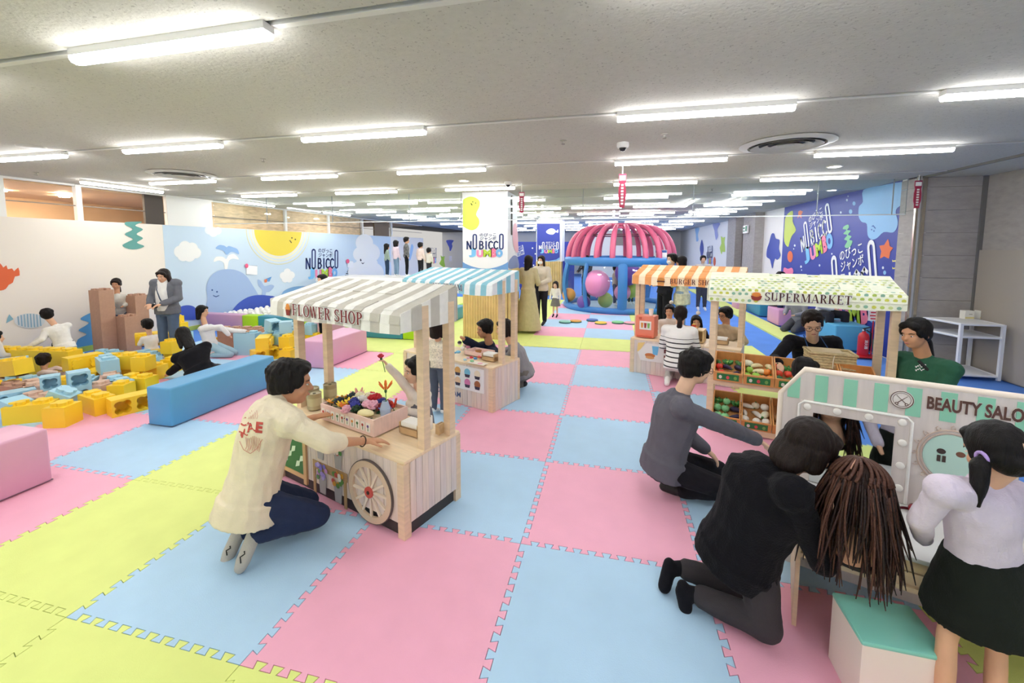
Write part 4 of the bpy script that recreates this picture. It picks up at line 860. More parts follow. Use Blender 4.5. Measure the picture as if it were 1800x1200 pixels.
MINT = plain('#8fcdb0')
for k in range(13):
    x0 = -.062+k*.12; x1 = x0+.055; top = lambda x: min(1.085, .945+(x+.09)*1.45) if x < .1 else (1.085 if x < SWd-.1 else min(1.085, .945+(SWd+.09-x)*1.45))
    obj('mint_stripe', MB().prism([(x0, .945), (x1, .945), (x1, top(x1)), (x0, top(x0))], (0, YP, 0), (1, 0, 0), (0, 0, 1), (0, -.003, 0)), MINT, pan)
def salon_mirror(x0, x1, z0, z1):
    fr = MB(); r = .02
    outer = [(x0, z0), (x1, z0), (x1, z1-r), (x1-r*.3, z1-r*.3), (x1-r, z1), (x0+r, z1), (x0+r*.3, z1-r*.3), (x0, z1-r)]
    f = obj('mirror_frame', MB().box2((x0+.004, YP-.012, z0), (x1-.004, YP, z1)), LAV, SL.t)
    sobj('frame_edge', MB().tube([(x0, YP-.012, z0), (x0, YP-.012, z1-r), (x0+r, YP-.012, z1), (x1-r, YP-.012, z1), (x1, YP-.012, z1-r), (x1, YP-.012, z0)], .007, 8), WHITE, f, 60)
    obj('mirror_glass', MB().box2((x0+.062, YP-.015, z0), (x1-.062, YP-.012, z1-.055)), mat('mirror', '#d5dadb', .03, metal=1), f)
    B = mat('bulb_print', '#f6f2ea', .4)
    for k in range(4): obj('bulb', MB().ell((x0+.035+k*(x1-x0-.07)/3, YP-.014, z1-.028), (.018, .006, .018)), B, f, True)
    for k in range(3):
        for x in (x0+.03, x1-.03): obj('bulb', MB().ell((x, YP-.014, z1-.13-k*.115), (.018, .006, .018)), B, f, True)
salon_mirror(-.005, .445, .505, .938); salon_mirror(.74, 1.19, .505, .938)
# emblem and header lettering
BRN = plain('#5a3b32')
em = obj('scissors_badge', MB().prism(circ(.402, 1.02, .045, 28), (0, YP-.003, 0), (1, 0, 0), (0, 0, 1), (0, -.003, 0)), plain('#efe9e2'), pan)
ms = MB()
for r0, r1 in ((.043, .040), (.034, .0325)): annulus(ms, Vector((.402, YP-.007, 1.02)), r1, r0, -.001, .001, 28)
obj('badge_ring', ms, BRN, em)
ms = MB()
for sgn in (-1, 1):
    a = Vector((.402-.02*sgn, YP-.0075, 1.04)); b = Vector((.402+.014*sgn, YP-.0075, 1.005)); ms.tube([a, b], [.001, .0018], 6); annulus(ms, b+Vector((.004*sgn, 0, -.006)), .004, .007, -.0006, .0006, 12)
obj('badge_scissors', ms, BRN, em)
def words(name, s, o, h, material, bold, xs):
    vs, fs = text_mesh(s, bold=bold); xv = sorted(v[0] for v in vs); gap = max(range(len(xv)-1), key=lambda i: xv[i+1]-xv[i]); cut = (xv[gap]+xv[gap+1])/2
    for side in (True, False):
        ff = [f for f in fs if (vs[f[0]][0] < cut) == side]; obj(name, MB().add(frame_pts(vs, o, (1, 0, 0), (0, 0, 1), h*xs, h), ff), material, pan)
words('lettering', 'BEAUTY SALON', (.665, YP-.006, 1.022), .082, BRN, .034, .60)
words('lettering_outline', 'BEAUTY SALON', (.665, YP-.0045, 1.022), .082, plain('#efe6de'), .05, .60)
ov = obj('oval_emblem', MB().prism(circ(.59, .775, .098, 32, .11), (0, YP, 0), (1, 0, 0), (0, 0, 1), (0, -.003, 0)), plain('#bcdccf'), pan)
ms = MB(); 
for rr in (.105, .118): ms.tube([(.59+rr*math.cos(t*.2), YP-.004, .775+rr*1.12*math.sin(t*.2)) for t in range(32)], .0028, 6)
for k in range(16):
    a = k*2*math.pi/16; c = Vector((.59+.128*math.cos(a), YP-.004, .775+.143*math.sin(a))); ms.tube([c+Vector((.012*math.cos(t*.9+a), 0, .012*math.sin(t*.9+a)))*(1-t*.1) for t in range(7)], .002, 5)
obj('emblem_scroll', ms, plain('#c9b3a4'), ov)
obj('emblem_figure', MB().prism(circ(.555, .80, .016, 14, .013), (0, YP-.003, 0), (1, 0, 0), (0, 0, 1), (0, -.002, 0)), plain('#3c302d'), ov); obj('emblem_figure', MB().box((.548, YP-.005, .765), (.012, .003, .03)).box((.566, YP-.005, .765), (.012, .003, .03)), plain('#4a3b36'), ov)
obj('emblem_figure', MB().prism(circ(.62, .80, .016, 14, .013), (0, YP-.003, 0), (1, 0, 0), (0, 0, 1), (0, -.002, 0)), plain('#7a5240'), ov)
text('emblem_caption', 'YOUR SALON', (.59, YP-.005, .738), (1, 0, 0), (0, 0, 1), .014, plain('#8a7a70'), ov) if False else None
# table
sobj('table_top', MB().rbox((SWd/2, YP/2-.005, .49), (SWd+.03, YP, .02), .004), mat('table_white', '#f0efee', .3, spec=.5), SL.t)
obj('apron', MB().box2((.015, .02, .36), (SWd-.015, .04, .48)), WOOD, SL.t); obj('apron_ledge', MB().box2((.015, .0, .345), (SWd-.015, .06, .365)), WOOD, SL.t); obj('drawer_line', MB().box2((.015, .016, .42), (SWd-.015, .021, .424)), plain('#a88a6a'), SL.t)
for x in (0, SWd-.018): obj('side_panel', MB().box2((x, 0, 0), (x+.018, YP, .48)), WOOD, SL.t)
obj('back_rail', MB().box2((.018, YP-.04, .2), (SWd-.018, YP, .36)), WOOD, SL.t)
# stool with mint cushion
st = thing('storage_stool', 'white box stool with a mint cushion top in front of the salon', 'stool', (1.568, -.497, 0), math.radians(-1.5))
obj('box', MB().box((0, 0, .14), (.268, .232, .28)), mat('stool_white', '#f2e4da', .5), st); sobj('cushion', MB().rbox((0, 0, .288), (.276, .24, .022), .009), mat('mint_vinyl', '#86cfbf', .35, spec=.5), st)
# headband and hairpiece on the table
p = SL.L(PP(1600, 905, SL.W(0, 0, .5), Vector((0, 0, 1))))
hb = thing('bow_headband', 'dark red headband with a satin bow on the salon table', 'headband', SL.W(p.x, p.y, .5), .3)
sobj('band', MB().tube([(-.07*math.cos(t*.3), .07*math.sin(t*.3)-.02, .006) for t in range(11)], .006, 6), plain('#5a1420', .3), hb)
sobj('bow', MB().ell((.035, .02, .02), (.04, .02, .017), Matrix.Rotation(.7, 3, 'Z')).ell((.06, -.02, .018), (.035, .02, .016), Matrix.Rotation(-.5, 3, 'Z')).ell((.05, 0, .022), (.014, .014, .014)), plain('#8c1522', .25), hb)
# ================================================================ soft benches and cubes
def soft(name, label, x0, x1, y0, y1, h, colour, rz=0, cat='bench', r=.02):
    c = Vector(((x0+x1)/2, (y0+y1)/2, 0)); o = sobj(name, MB().rbox((0, 0, h/2), (x1-x0, y1-y0, h), r, seg=3), mat('vinyl_'+colour.strip('#'), colour, .42, bump=.06, bscale=25, var=.03, vscale=3, spec=.4), deg=50)
    o.location = c; o.rotation_euler[2] = rz
    z = .0; s = obj('seam', MB().box((0, 0, .012), (x1-x0+.002, y1-y0+.002, .004)), plain('#5b5560'), o)
    return tag(o, label, cat)
soft('padded_bench', 'long blue padded bench beside the toy blocks', -3.935, -3.635, .8, 2.12, .39, '#5b9cc8')
soft('padded_bench', 'pink padded bench at the left edge of the picture', -3.93, -3.57, -1.5, -.15, .41, '#d9a3bd')
soft('padded_bench', 'long pink padded bench behind the flower stall', -3.93, -3.48, 2.9, 3.98, .40, '#dba6c3')
soft('padded_cube', 'pink padded cube by the navy mural', 4.2, 4.75, 8.3, 9.0, .37, '#dfa3c6', cat='cube')
soft('padded_bench', 'sky blue padded bench by the fire extinguisher', 4.28, 4.8, 5.98, 6.9, .43, '#58a9cf')
soft('padded_bench', 'teal padded bench far along the right wall', 4.25, 4.75, 9.7, 10.8, .37, '#3f8fae')
soft('padded_cube', 'small pink padded cube at the far right wall', 4.05, 4.55, 10.95, 11.5, .37, '#dfa3c6', cat='cube')
lime = struct(obj('trim_1', MB().box2((3.72, 6.6, -.018), (4.15, 17, .012)), FOAM['lime']), 'lime foam border strip on the carpet')
# ---- low soft wall round the white ball pool
PK, LM, TL = '#c99ab8', '#a9d31f', '#3b8aa6'
segs = [(-8.15, -7.05, PK, 'pink', 'against the cream wall'), (-7.05, -6.65, LM, 'lime', 'between pink and teal pads, left'), (-6.65, -5.75, TL, 'teal', 'behind the stacked brown blocks'), (-5.75, -5.45, LM, 'lime', 'under the flower awning'), (-5.45, -4.6, PK, 'mauve', 'behind the pink bench'), (-4.6, -4.2, LM, 'lime', 'left of the last teal pad'), (-4.2, -3.35, TL, 'teal', 'right of the pink bench'), (-3.35, -3.05, LM, 'lime', 'at the corner near the ice cream stall')]
for a, b, c, nm, wh in segs: soft('pool_pad', '%s padded block of the ball pool rim %s' % (nm, wh), a+.003, b-.003, 4.98, 5.2, .33 if a < -4.5 else .27, c, cat='padding')
for k, (c, nm) in enumerate([(PK, 'mauve'), (LM, 'lime'), (TL, 'teal'), (LM, 'lime')]): soft('pool_pad', '%s padded block on the side rim of the ball pool, %s from the corner' % (nm, ORD[k]), -3.3, -3.08, 5.24+k*.9, 6.1+k*.9, .3, c, cat='padding')
BM = MB().ell((0, 0, 0), .045, nu=12, nv=8).mesh('pool_ball', True); BM.materials.append(plain('#f4f2ee', .4))
r_ = random.Random(5)
def bedz(x, y): return .2+.22*math.exp(-((x+6.5)/1.0)**2)*min(1, max(0, (y-5.22)/.5))
mb = MB(); nx, ny = 40, 10
g_ = [[(-8.1+4.7*i/nx, 5.25+3.0*j/ny, bedz(-8.1+4.7*i/nx, 5.25+3.0*j/ny)) for i in range(nx+1)] for j in range(ny+1)]
mb.add([p for r in g_ for p in r], [(j*(nx+1)+i, j*(nx+1)+i+1, (j+1)*(nx+1)+i+1, (j+1)*(nx+1)+i) for j in range(ny) for i in range(nx)]); mb.box2((-8.1, 5.25, -.018), (-3.4, 8.25, .19))
pool = obj('pool_bed', mb, plain('#ecebe6')); pool['label'] = 'heaped white filling of the ball pool behind the rim'; pool['category'] = 'ball pool'
for k in range(150):
    x = -8.02+k*.0305+r_.uniform(-.02, .02); y = 5.30+(k % 5)*.11+r_.uniform(0, .04)
    o = obj('pool_ball', BM, None, loc=(x, y, bedz(x, y)+.04)); tag(o, 'white plastic ball in the ball pool', 'ball', 'white balls in the ball pool')
# ================================================================ giant building blocks
U = .18
def clover(n, r):
    out = []; c, q = .54*r, .46*r
    for i in range(n):
        a = 2*math.pi*i/n; f = (a % (math.pi/2))-math.pi/4; g_ = c*math.cos(f)+math.sqrt(max(q*q-(c*math.sin(f))**2, 0)); out.append((g_*math.cos(a), g_*math.sin(a)))
    return out
def block_mesh(nx, ny, h=.18):
    """hollow-bottomed block with a clover stud over each cell and a clover socket under it"""
    mb = MB(); N = 40; W_, D_ = nx*U, ny*U
    for ix in range(nx):
        for iy in range(ny):
            cx, cy = (ix+.5)*U-W_/2, (iy+.5)*U-D_/2; st_ = clover(N, .076); so = clover(N, .082); sq = []
            for i in range(N):
                a = 2*math.pi*i/N; m = max(abs(math.cos(a)), abs(math.sin(a))); sq.append((math.cos(a)/m*U/2, math.sin(a)/m*U/2))
            T = lambda p, z: (cx+p[0], cy+p[1], z)
            rings = [[T(p, h) for p in sq], [T(p, h) for p in st_], [T((p[0]*.97, p[1]*.97), h+.03) for p in st_]]
            mb.loft(rings, False); mb.add([T((p[0]*.97, p[1]*.97), h+.03) for p in st_], [tuple(range(N))])
            rings = [[T(p, 0) for p in sq], [T(p, 0) for p in so], [T((p[0]*.95, p[1]*.95), .14) for p in so]]
            mb.loft(rings, False); mb.add([T((p[0]*.95, p[1]*.95), .14) for p in so], [tuple(range(N))])
    x, y = W_/2, D_/2
    for a, b in (((-x, -y), (x, -y)), ((x, -y), (x, y)), ((x, y), (-x, y)), ((-x, y), (-x, -y))): mb.add([(a[0], a[1], 0), (b[0], b[1], 0), (b[0], b[1], h), (a[0], a[1], h)], [(0, 1, 2, 3)])
    m = mb.mesh('toy_block'); bm = bmesh.new(); bm.from_mesh(m); bmesh.ops.remove_doubles(bm, verts=bm.verts[:], dist=1e-5); bmesh.ops.recalc_face_normals(bm, faces=bm.faces[:]); bm.to_mesh(m); bm.free()
    m.materials.append(BCOL['y']); return smooth_by_angle(m, 40)
BCOL = {'y': mat('block_yellow', '#f7cf2e', .38, spec=.5), 'b': mat('block_light_blue', '#a5d0e2', .4, spec=.5), 'n': mat('block_brown', '#b78f78', .6, var=.05, vscale=20), 'p': mat('block_peach', '#d8b6a2', .6)}
BMESH = {(1, 1): block_mesh(1, 1), (2, 1): block_mesh(2, 1), (2, 2): block_mesh(2, 2)}
BN = {'y': 'yellow', 'b': 'light blue', 'n': 'brown', 'p': 'peach'}
DEG = math.radians
def blk(px, py, col, kind=(2, 1), yaw=0, pose='up', z=0, where='', world=None, tilt=0, sc=1.0, scz=None):
    p = Vector(world) if world is not None else PZ(px, py, 0); p.z = z
    o = obj('toy_block', BMESH[kind], BCOL[col])
    if pose in ('side', 'end', 'studs'): yaw += math.degrees(math.atan2(CAM.x-p.x, p.y-CAM.y))
    h = .18; Wd = kind[0]*U; Dd = kind[1]*U
    if pose == 'up': R = Matrix.Rotation(DEG(yaw), 3, 'Z') @ Matrix.Rotation(DEG(tilt), 3, 'Y'); off = Vector((0, 0, abs(math.sin(DEG(tilt)))*Wd/2))
    elif pose == 'side':    # socket face toward yaw direction (default -y), lying on its long side
        R = Matrix.Rotation(DEG(yaw), 3, 'Z') @ Matrix.Rotation(DEG(-90+tilt), 3, 'X'); off = Vector((0, 0, Dd/2+abs(math.sin(DEG(tilt)))*.09)) + Matrix.Rotation(DEG(yaw), 3, 'Z') @ Vector((0, -h/2, 0))
    elif pose == 'end':     # standing on its short end, sockets toward the viewer
        R = Matrix.Rotation(DEG(yaw), 3, 'Z') @ Matrix.Rotation(DEG(90), 3, 'Y').inverted() @ Matrix.Identity(3); R = Matrix.Rotation(DEG(yaw), 3, 'Z') @ Matrix.Rotation(DEG(-90), 3, 'X') @ Matrix.Rotation(DEG(90), 3, 'Z'); off = Vector((0, 0, Wd/2)) + Matrix.Rotation(DEG(yaw), 3, 'Z') @ Vector((0, -h/2, 0))
    elif pose == 'studs':   # studs toward the viewer
        R = Matrix.Rotation(DEG(yaw), 3, 'Z') @ Matrix.Rotation(DEG(90+tilt), 3, 'X'); off = Vector((0, 0, Dd/2)) + Matrix.Rotation(DEG(yaw), 3, 'Z') @ Vector((0, h/2, 0))
    elif pose == 'down': R = Matrix.Rotation(DEG(yaw), 3, 'Z') @ Matrix.Rotation(math.pi, 3, 'X'); off = Vector((0, 0, h+.03))
    o.matrix_world = Matrix.Translation(p+off) @ R.to_4x4() @ Matrix.Diagonal((sc, sc, scz or sc, 1))
    return tag(o, ('%s giant toy block %s' % (BN[col], where)).strip(), 'toy block', 'giant toy blocks')
V1 = (1, 1); V2 = (2, 1); V4 = (2, 2)
# front row, from the pink bench to the blue bench
blk(112, 745, 'y', V1, 20, where='with stud up, nearest the pink bench corner', sc=1.1)
blk(172, 722, 'y', V2, -12, where='with studs up in the middle of the front row')
blk(232, 722, 'y', V2, 14, 'side', where='lying with two sockets facing out, beside the blue bench')
blk(58, 738, 'y', V2, 35, where='with studs up, half hidden behind the pink bench')
blk(30, 738, 'b', V1, 25, 'side', where='with one socket facing out, behind the pink bench', tilt=12)
blk(22, 716, 'b', V2, 4, 'side', where='lying with two sockets facing out at the left edge')
blk(142, 706, 'b', V2, 6, 'end', where='standing on end with two stacked sockets')
blk(93, 710, 'b', V2, -4, 'end', where='standing on end with one socket showing, behind its tilted neighbour', sc=.85)
blk(100, 724, 'b', V1, 30, 'up', where='tipped over in front of the standing pair', tilt=28, sc=1.1)
blk(210, 692, 'b', V2, -15, where='with studs up behind the front row')
blk(245, 686, 'y', V2, 8, where='with studs up just left of the blue bench')
blk(172, 672, 'y', V2, 60, 'side', where='with an orange-shadowed socket facing right, mid heap')
blk(195, 684, 'p', V2, -35, where='lying flat in the mid heap')
blk(75, 722, 'p', V2, 10, where='lying low in the heap near the left')
blk(238, 662, 'y', V2, 75, 'studs', where='on its side in the middle of the heap')
blk(276, 664, 'y', V1, 10, where='single with stud up, left of the woman in black')
blk(303, 640, 'y', V1, 8, where='stacked upper block beside the woman in black', z=.18)
blk(303, 652, 'y', V1, 8, where='lower block beside the woman in black')
blk(282, 634, 'y', V2, 5, 'studs', where='with studs facing out in front of the jeans', z=.0)
blk(262, 640, 'b', V2, -10, where='low in the heap in front of the jeans')
blk(190, 638, 'b', V2, 8, where='with studs up in front of the tall brown tower')
blk(232, 640, 'b', V2, 20, 'studs', where='with studs facing out in front of the short brown tower')
blk(205, 655, 'b', V2, -20, where='lying between the toddler and the yellow heap')
blk(130, 655, 'b', V2, 15, where='lying right of the seated toddler')
blk(155, 690, 'b', V1, 40, where='small one behind the standing pair')
# yellow wall at the left
for k in range(5):
    blk(0, 0, 'y', V2, 8, world=(-8.0+.34*k*.98+.12, 1.62+.05*k, 0), z=0, where='of the long yellow wall, lower course, %s from the left' % ORD[k])
    if k < 4: blk(0, 0, 'y', V2, 8, world=(-7.85+.34*k*.98+.12, 1.64+.05*k, 0), z=.18, where='of the long yellow wall, upper course, %s from the left' % ORD[k])
blk(0, 0, 'y', V2, 5, world=(-6.45, 1.95, 0), where='at the right end step of the long yellow wall')
blk(0, 0, 'y', V2, 0, world=(-6.55, 1.2, 0), z=.18, where='on top of a brown block at the left edge', tilt=-8)
blk(0, 0, 'n', V2, 0, world=(-6.55, 1.2, 0), z=0, where='under a yellow block at the left edge')
blk(0, 0, 'n', V2, 0, world=(-6.15, 1.0, 0), z=0, where='low beside the seated toddler')
# brown towers
def tower(px, py, n, nm, yaw=40, sc=.60, scz=.84):
    for k in range(n):
        p = PZ(px, py, 0); blk(0, 0, 'n', V4, yaw, world=p, z=k*.18*scz, where='%s, %s level from the floor' % (nm, ORD[k]), sc=sc, scz=scz)
tower(187, 621, 7, 'of the tall brown tower', 0); tower(229, 617, 4, 'of the short brown tower', -5); tower(247, 607, 6, 'of the back brown tower', 0)
for k in range(2):
    for j in range(2): blk(0, 0, 'n', V2, 14, world=(-5.9+j*.36, 3.63+j*.085, 0), z=k*.18, where='of the low brown wall, %s course, %s' % (('lower', 'upper')[k], ('left', 'right')[j]))
# right heap before the teal pads
blk(437, 622, 'b', V2, 12, where='lower one beside the low brown wall', z=0)
blk(437, 622, 'b', V2, 12, where='upper one with studs beside the low brown wall', z=.18)
blk(466, 630, 'y', V2, 80, 'studs', where='with studs facing right in the right heap', z=.18)
blk(466, 632, 'y', V2, 20, 'side', where='with sockets out at the foot of the right heap')
blk(507, 634, 'y', V1, 10, where='upright lower one at the right of the heap')
blk(507, 630, 'y', V1, 5, where='big upright one on the right heap', z=.18)
blk(482, 622, 'b', V1, 30, 'side', where='tipped with its socket showing on the right heap', z=.36, tilt=10)
blk(505, 624, 'b', V1, 85, 'studs', where='topmost on the right heap', z=.38)
blk(484, 622, 'n', V2, 0, where='hidden in the middle of the right heap', z=0); blk(484, 622, 'b', V2, 0, where='inner one of the right heap', z=.18)
blk(520, 610, 'y', V1, 0, where='behind the flower stall post', z=.2); blk(520, 610, 'y', V1, 0, where='under the one behind the flower stall post', z=.02)
blk(546, 606, 'b', V1, 5, where='seen between the flower stall posts', z=.2); blk(547, 606, 'y', V2, 5, where='below the pale one between the flower stall posts', z=.02)
blk(318, 600, 'y', V1, 10, where='behind the standing woman, lowest of a small stack'); blk(318, 600, 'y', V1, 10, where='behind the standing woman, middle of a small stack', z=.18); blk(326, 600, 'b', V1, 5, where='behind the standing woman, beside a yellow stack', z=0); blk(316, 600, 'y', V1, 0, where='behind the standing woman, top of a small stack', z=.36, sc=.7)
blk(385, 612, 'y', V2, 70, where='behind the crawling girl')
# ================================================================ inflatable dome
DC = Vector((.75, 10.7, 0)); DR_ = 1.60
dm = thing('inflatable_dome', 'round inflatable cage with blue frame and pink roof ribs', 'play dome', DC)
DB = mat('dome_blue', '#3a7cc0', .4, bump=.2, bscale=14, spec=.5); DP = mat('dome_pink', '#cf6183', .4, spec=.5, bump=.1, bscale=10)
def dcirc(r, z, n=48): return [(r*math.cos(2*math.pi*i/n), r*math.sin(2*math.pi*i/n), z) for i in range(n+1)]
sobj('base_ring', MB().tube(dcirc(DR_-.05, .07), .09, 10), DB, dm, 60); sobj('top_ring', MB().tube(dcirc(DR_-.04, 1.38), .12, 10, ry=.06, side=(0, 0, 1)), DB, dm, 60)
def bulge(t): return DR_-.05+.12*math.sin(math.pi*t)
for k in range(10):
    a = DEG(-100+36*k+12); w = .12 if k % 2 == 0 else .06
    pts = [(bulge(t/8)*math.cos(a), bulge(t/8)*math.sin(a), .05+1.35*t/8) for t in range(9)]
    sobj('strut', MB().tube(pts, w, 10, ry=.05, side=(-math.sin(a), math.cos(a), 0)), DB, dm, 60)
    mb = MB(); 
    for j in range(4):
        a0, a1 = a+DEG(36)*j/4, a+DEG(36)*(j+1)/4
        for t in range(4): mb.add([((bulge(q)-.02)*math.cos(b), (bulge(q)-.02)*math.sin(b), .1+1.22*q) for q, b in ((t/4, a0), (t/4, a1), ((t+1)/4, a1), ((t+1)/4, a0))], [(0, 1, 2, 3)])
    obj('clear_panel', mb, GL, dm, True)
for k in range(22):
    a = 2*math.pi*k/22
    pts = []
    for t in range(11):
        q = t/10; r = .62+(DR_-.08-.62)*math.cos(q*math.pi/2)**.9; pts.append((r*math.cos(a), r*math.sin(a), 1.48+.90*math.sin(q*math.pi/2)))
    sobj('roof_rib', MB().tube(pts, [.075]*6+[.07, .065, .06, .055, .05], 8), DP, dm, 60)
sobj('crown_ring', MB().tube(dcirc(.62, 2.40, 32), .05, 8), DP, dm, 60); sobj('inner_ring', MB().tube(dcirc(1.05, 2.12, 36), .02, 6), plain('#7d4458'), dm, 60)
obj('dome_floor', MB().lathe([(.001, .012), (DR_-.1, .012)], cap=False), plain('#9fb7c9'), dm)
sg = obj('notice_plate', MB().box((1.05, -1.0, 1.6), (.30, .02, .2)), WHITE, dm); obj('notice_heading', MB().box((1.05, -1.012, 1.66), (.28, .006, .06)), plain('#3a62a8'), sg)
for px, py, w, r, c, nm in [(1049, 498, 11.6, .36, '#e58fc0', 'huge pink balloon ball in the middle of the dome'), (1026, 531, 11.8, .19, '#6a4a9c', 'purple balloon ball low on the left of the dome'), (1064, 527, 11.9, .21, '#aac46a', 'lime balloon ball under the huge pink one'), (1094, 514, 12.6, .24, '#e39ac0', 'smaller pink balloon ball on the right of the dome'), (1103, 480, 12.4, .36, '#6f49a6', 'large purple balloon ball upper right in the dome'), (1000, 518, 12.6, .2, '#e09a4a', 'orange balloon ball at the left of the dome'), (1024, 541, 12.3, .16, '#3c7f78', 'green balloon ball low behind the purple one'), (1110, 508, 12.9, .26, '#b9d85a', 'bright lime balloon ball at the right of the dome')]:
    p = PD(px, py, w); p.z = max(p.z, r+.02); t = thing('balloon_ball', nm, 'balloon', p); sobj('skin', MB().ell((0, 0, 0), (r, r, r*1.03), nu=22, nv=14), mat('bal_'+c[1:], c, .3, spec=.5), t, 80); sobj('knot', MB().lathe([(.012, -r*1.02), (.02, -r*1.02-.03), (.004, -r*1.02-.005)], n=10), mat('bal_'+c[1:], c, .3, spec=.5), t)
# stepping discs
for px, py, c, nm in [(993, 567, '#8fc9b4', 'mint'), (1012, 566, '#e3a84c', 'orange'), (1041, 564, '#4a74b4', 'blue'), (1056, 569, '#f0cf4f', 'yellow'), (1086, 568, '#7fcb8a', 'green'), (1108, 569, '#ecb0bc', 'pink')]:
    t = thing('stepping_disc', '%s round stepping disc on the mats before the dome' % nm, 'stepping disc', PZ(px, py, 0)); sobj('disc_top', MB().lathe([(.125, .02), (.14, .028), (.13, .042), (.001, .045)], n=28, cap=False), mat('disc_'+nm, c, .5), t); sobj('disc_base', MB().lathe([(.135, 0), (.14, .004), (.135, .022), (.1, .022)], n=28), plain('#3f6f6a'), t)
# ================================================================ white corner shelf and boxes
sh = thing('corner_shelf', 'white metal corner shelf with three tiers by the grey wall', 'shelf', (0, 0, 0)); WM = mat('white_metal', '#f4f4f4', .35, spec=.5)
A_, B_, C_, D_ = [PZ(*q) for q in ((1681, 665), (1754, 669), (1720, 651), (1652, 652))]
A_ = Vector((5.075, 4.53, 0)); B_ = Vector((5.54, 4.54, 0)); C_ = Vector((5.58, 5.1, 0)); D_ = Vector((4.98, 5.05, 0))
for q in (A_, B_, C_, D_): obj('leg', MB().box(q+Vector((0, 0, .375)), (.035, .035, .75)), WM, sh)
for z in (.74, .57, .05):
    mb = MB()
    for a, b in ((A_, B_), (B_, C_), (C_, D_), (D_, A_)): mb.cap(a+Vector((0, 0, z)), b+Vector((0, 0, z)), .016, .016, 6)
    obj('rim', mb, WM, sh); obj('tier', MB().prism([(q.x, q.y) for q in (A_, B_, C_, D_)], (0, 0, z), (1, 0, 0), (0, 1, 0), (0, 0, .008)), WM, sh)
for px, nm in ((1699, 'left'), (1725, 'right')):
    p = PZ(px, 560, .75); t = thing('paper_box', 'small white box with yellow print on the shelf, %s one' % nm, 'box', p, .1); obj('carton', MB().box((0, 0, .06), (.115, .09, .12)), plain('#f6f4ec'), t); obj('print_band', MB().box((0, -.046, .02), (.11, .002, .025)), plain('#efe3a0'), t); obj('print_line', MB().box((.01, -.046, .07), (.04, .002, .01)), plain('#b9b6ac'), t)
# fire extinguisher on its stand
p = Vector((4.49, 5.56, 0)); t = thing('fire_extinguisher', 'red fire extinguisher on a red floor stand by the blue bench', 'extinguisher', p); RD = mat('red_paint', '#c3202b', .3, spec=.5)
sobj('body', MB().lathe([(.001, .03), (.07, .03), (.075, .05), (.075, .33), (.06, .38), (.03, .4), (.025, .42), (.001, .42)], cap=False), RD, t); sobj('stand_base', MB().rbox((.03, 0, .015), (.36, .22, .03), .012), RD, t)
sobj('valve', MB().cyl((0, 0, .42), (0, 0, .46), .018, 10), plain('#3a3a3a'), t); obj('lever', MB().box((.03, 0, .475), (.1, .02, .014), Matrix.Rotation(-.3, 3, 'Y')), plain('#2b2b2b'), t); sobj('gauge', MB().ell((-.025, -.02, .44), .014), plain('#e8e8e8'), t)
obj('hose', MB().tube([(.03, 0, .44), (.09, -.02, .4), (.095, -.02, .25), (.085, -.02, .15)], .009, 6), plain('#232323'), t, True); text('lettering', '消火器', (0, -.077, .22), (0, 0, -1), (1, 0, 0), .05, WHITE, t, .01)
obj('pole', MB().cyl((.14, .05, .02), (.14, .05, .78), .009, 8), RD, t); sgn = obj('sign_plate', MB().box((.13, .04, .70), (.14, .008, .22)), plain('#f4ecea'), t)
for k in range(4): obj('sign_print', MB().box((.13, .034, .775-.05*k), (.10-.02*(k % 2), .004, .02)), plain('#d8434f'), sgn)
# ================================================================ people
_PEND = []
def remesh_all():
    """one depsgraph pass turns every queued skeleton volume into a single smooth skin"""
    tmp = []
    for (mb, vox, smooth, post, name, material, parent) in _PEND:
        m = bpy.data.meshes.new('tmp'); m.from_pydata(mb.v, [], mb.f); m.update()
        o = bpy.data.objects.new('tmp', m); COL.objects.link(o)
        r = o.modifiers.new('r', 'REMESH'); r.mode = 'VOXEL'; r.voxel_size = vox
        s = o.modifiers.new('s', 'SMOOTH'); s.factor = .5; s.iterations = smooth; tmp.append(o)
    dg = bpy.context.evaluated_depsgraph_get(); dg.update()
    for o, (mb, vox, smooth, post, name, material, parent) in zip(tmp, _PEND):
        me = bpy.data.meshes.new_from_object(o.evaluated_get(dg)); me.materials.clear()
        if post: post(me)
        me.polygons.foreach_set('use_smooth', [True]*len(me.polygons)); me.name = name
        if material is not None: me.materials.append(material)
        if isinstance(parent, bpy.types.Object) and parent.get('_fill'):
            parent.data = me; del parent['_fill']
        else: obj(name, me, None, parent)
    for o in tmp: d = o.data; bpy.data.objects.remove(o); bpy.data.meshes.remove(d)
    _PEND.clear()
def wrinkle(amp, freq, seed, axis=None):
    def f(me):
        n = len(me.vertices); co = np.empty(n*3, 'f'); me.vertices.foreach_get('co', co); no = np.empty(n*3, 'f')
        me.vertices.foreach_get('normal', no); co = co.reshape(-1, 3); no = no.reshape(-1, 3)
        out = np.empty(n, 'f'); sd = seed*13.7
        for i in range(n):
            c = co[i]; a = noise.noise((c[0]*freq+sd, c[1]*freq, c[2]*freq*1.7)); b = noise.noise((c[0]*freq*2.3+c[2]*5, c[1]*freq*2.3+sd, c[2]*freq*.8))
            out[i] = a*.6 + (1-abs(b)*2.2)*.4
        co += no*(out*amp)[:, None]; me.vertices.foreach_set('co', co.ravel()); me.update()
    return f
def basis(fwd, up):
    f = Vector(fwd).normalized(); r = f.cross(Vector(up)).normalized(); u = r.cross(f); return Matrix((r, f, u)).transposed()   # columns: right, forward, up
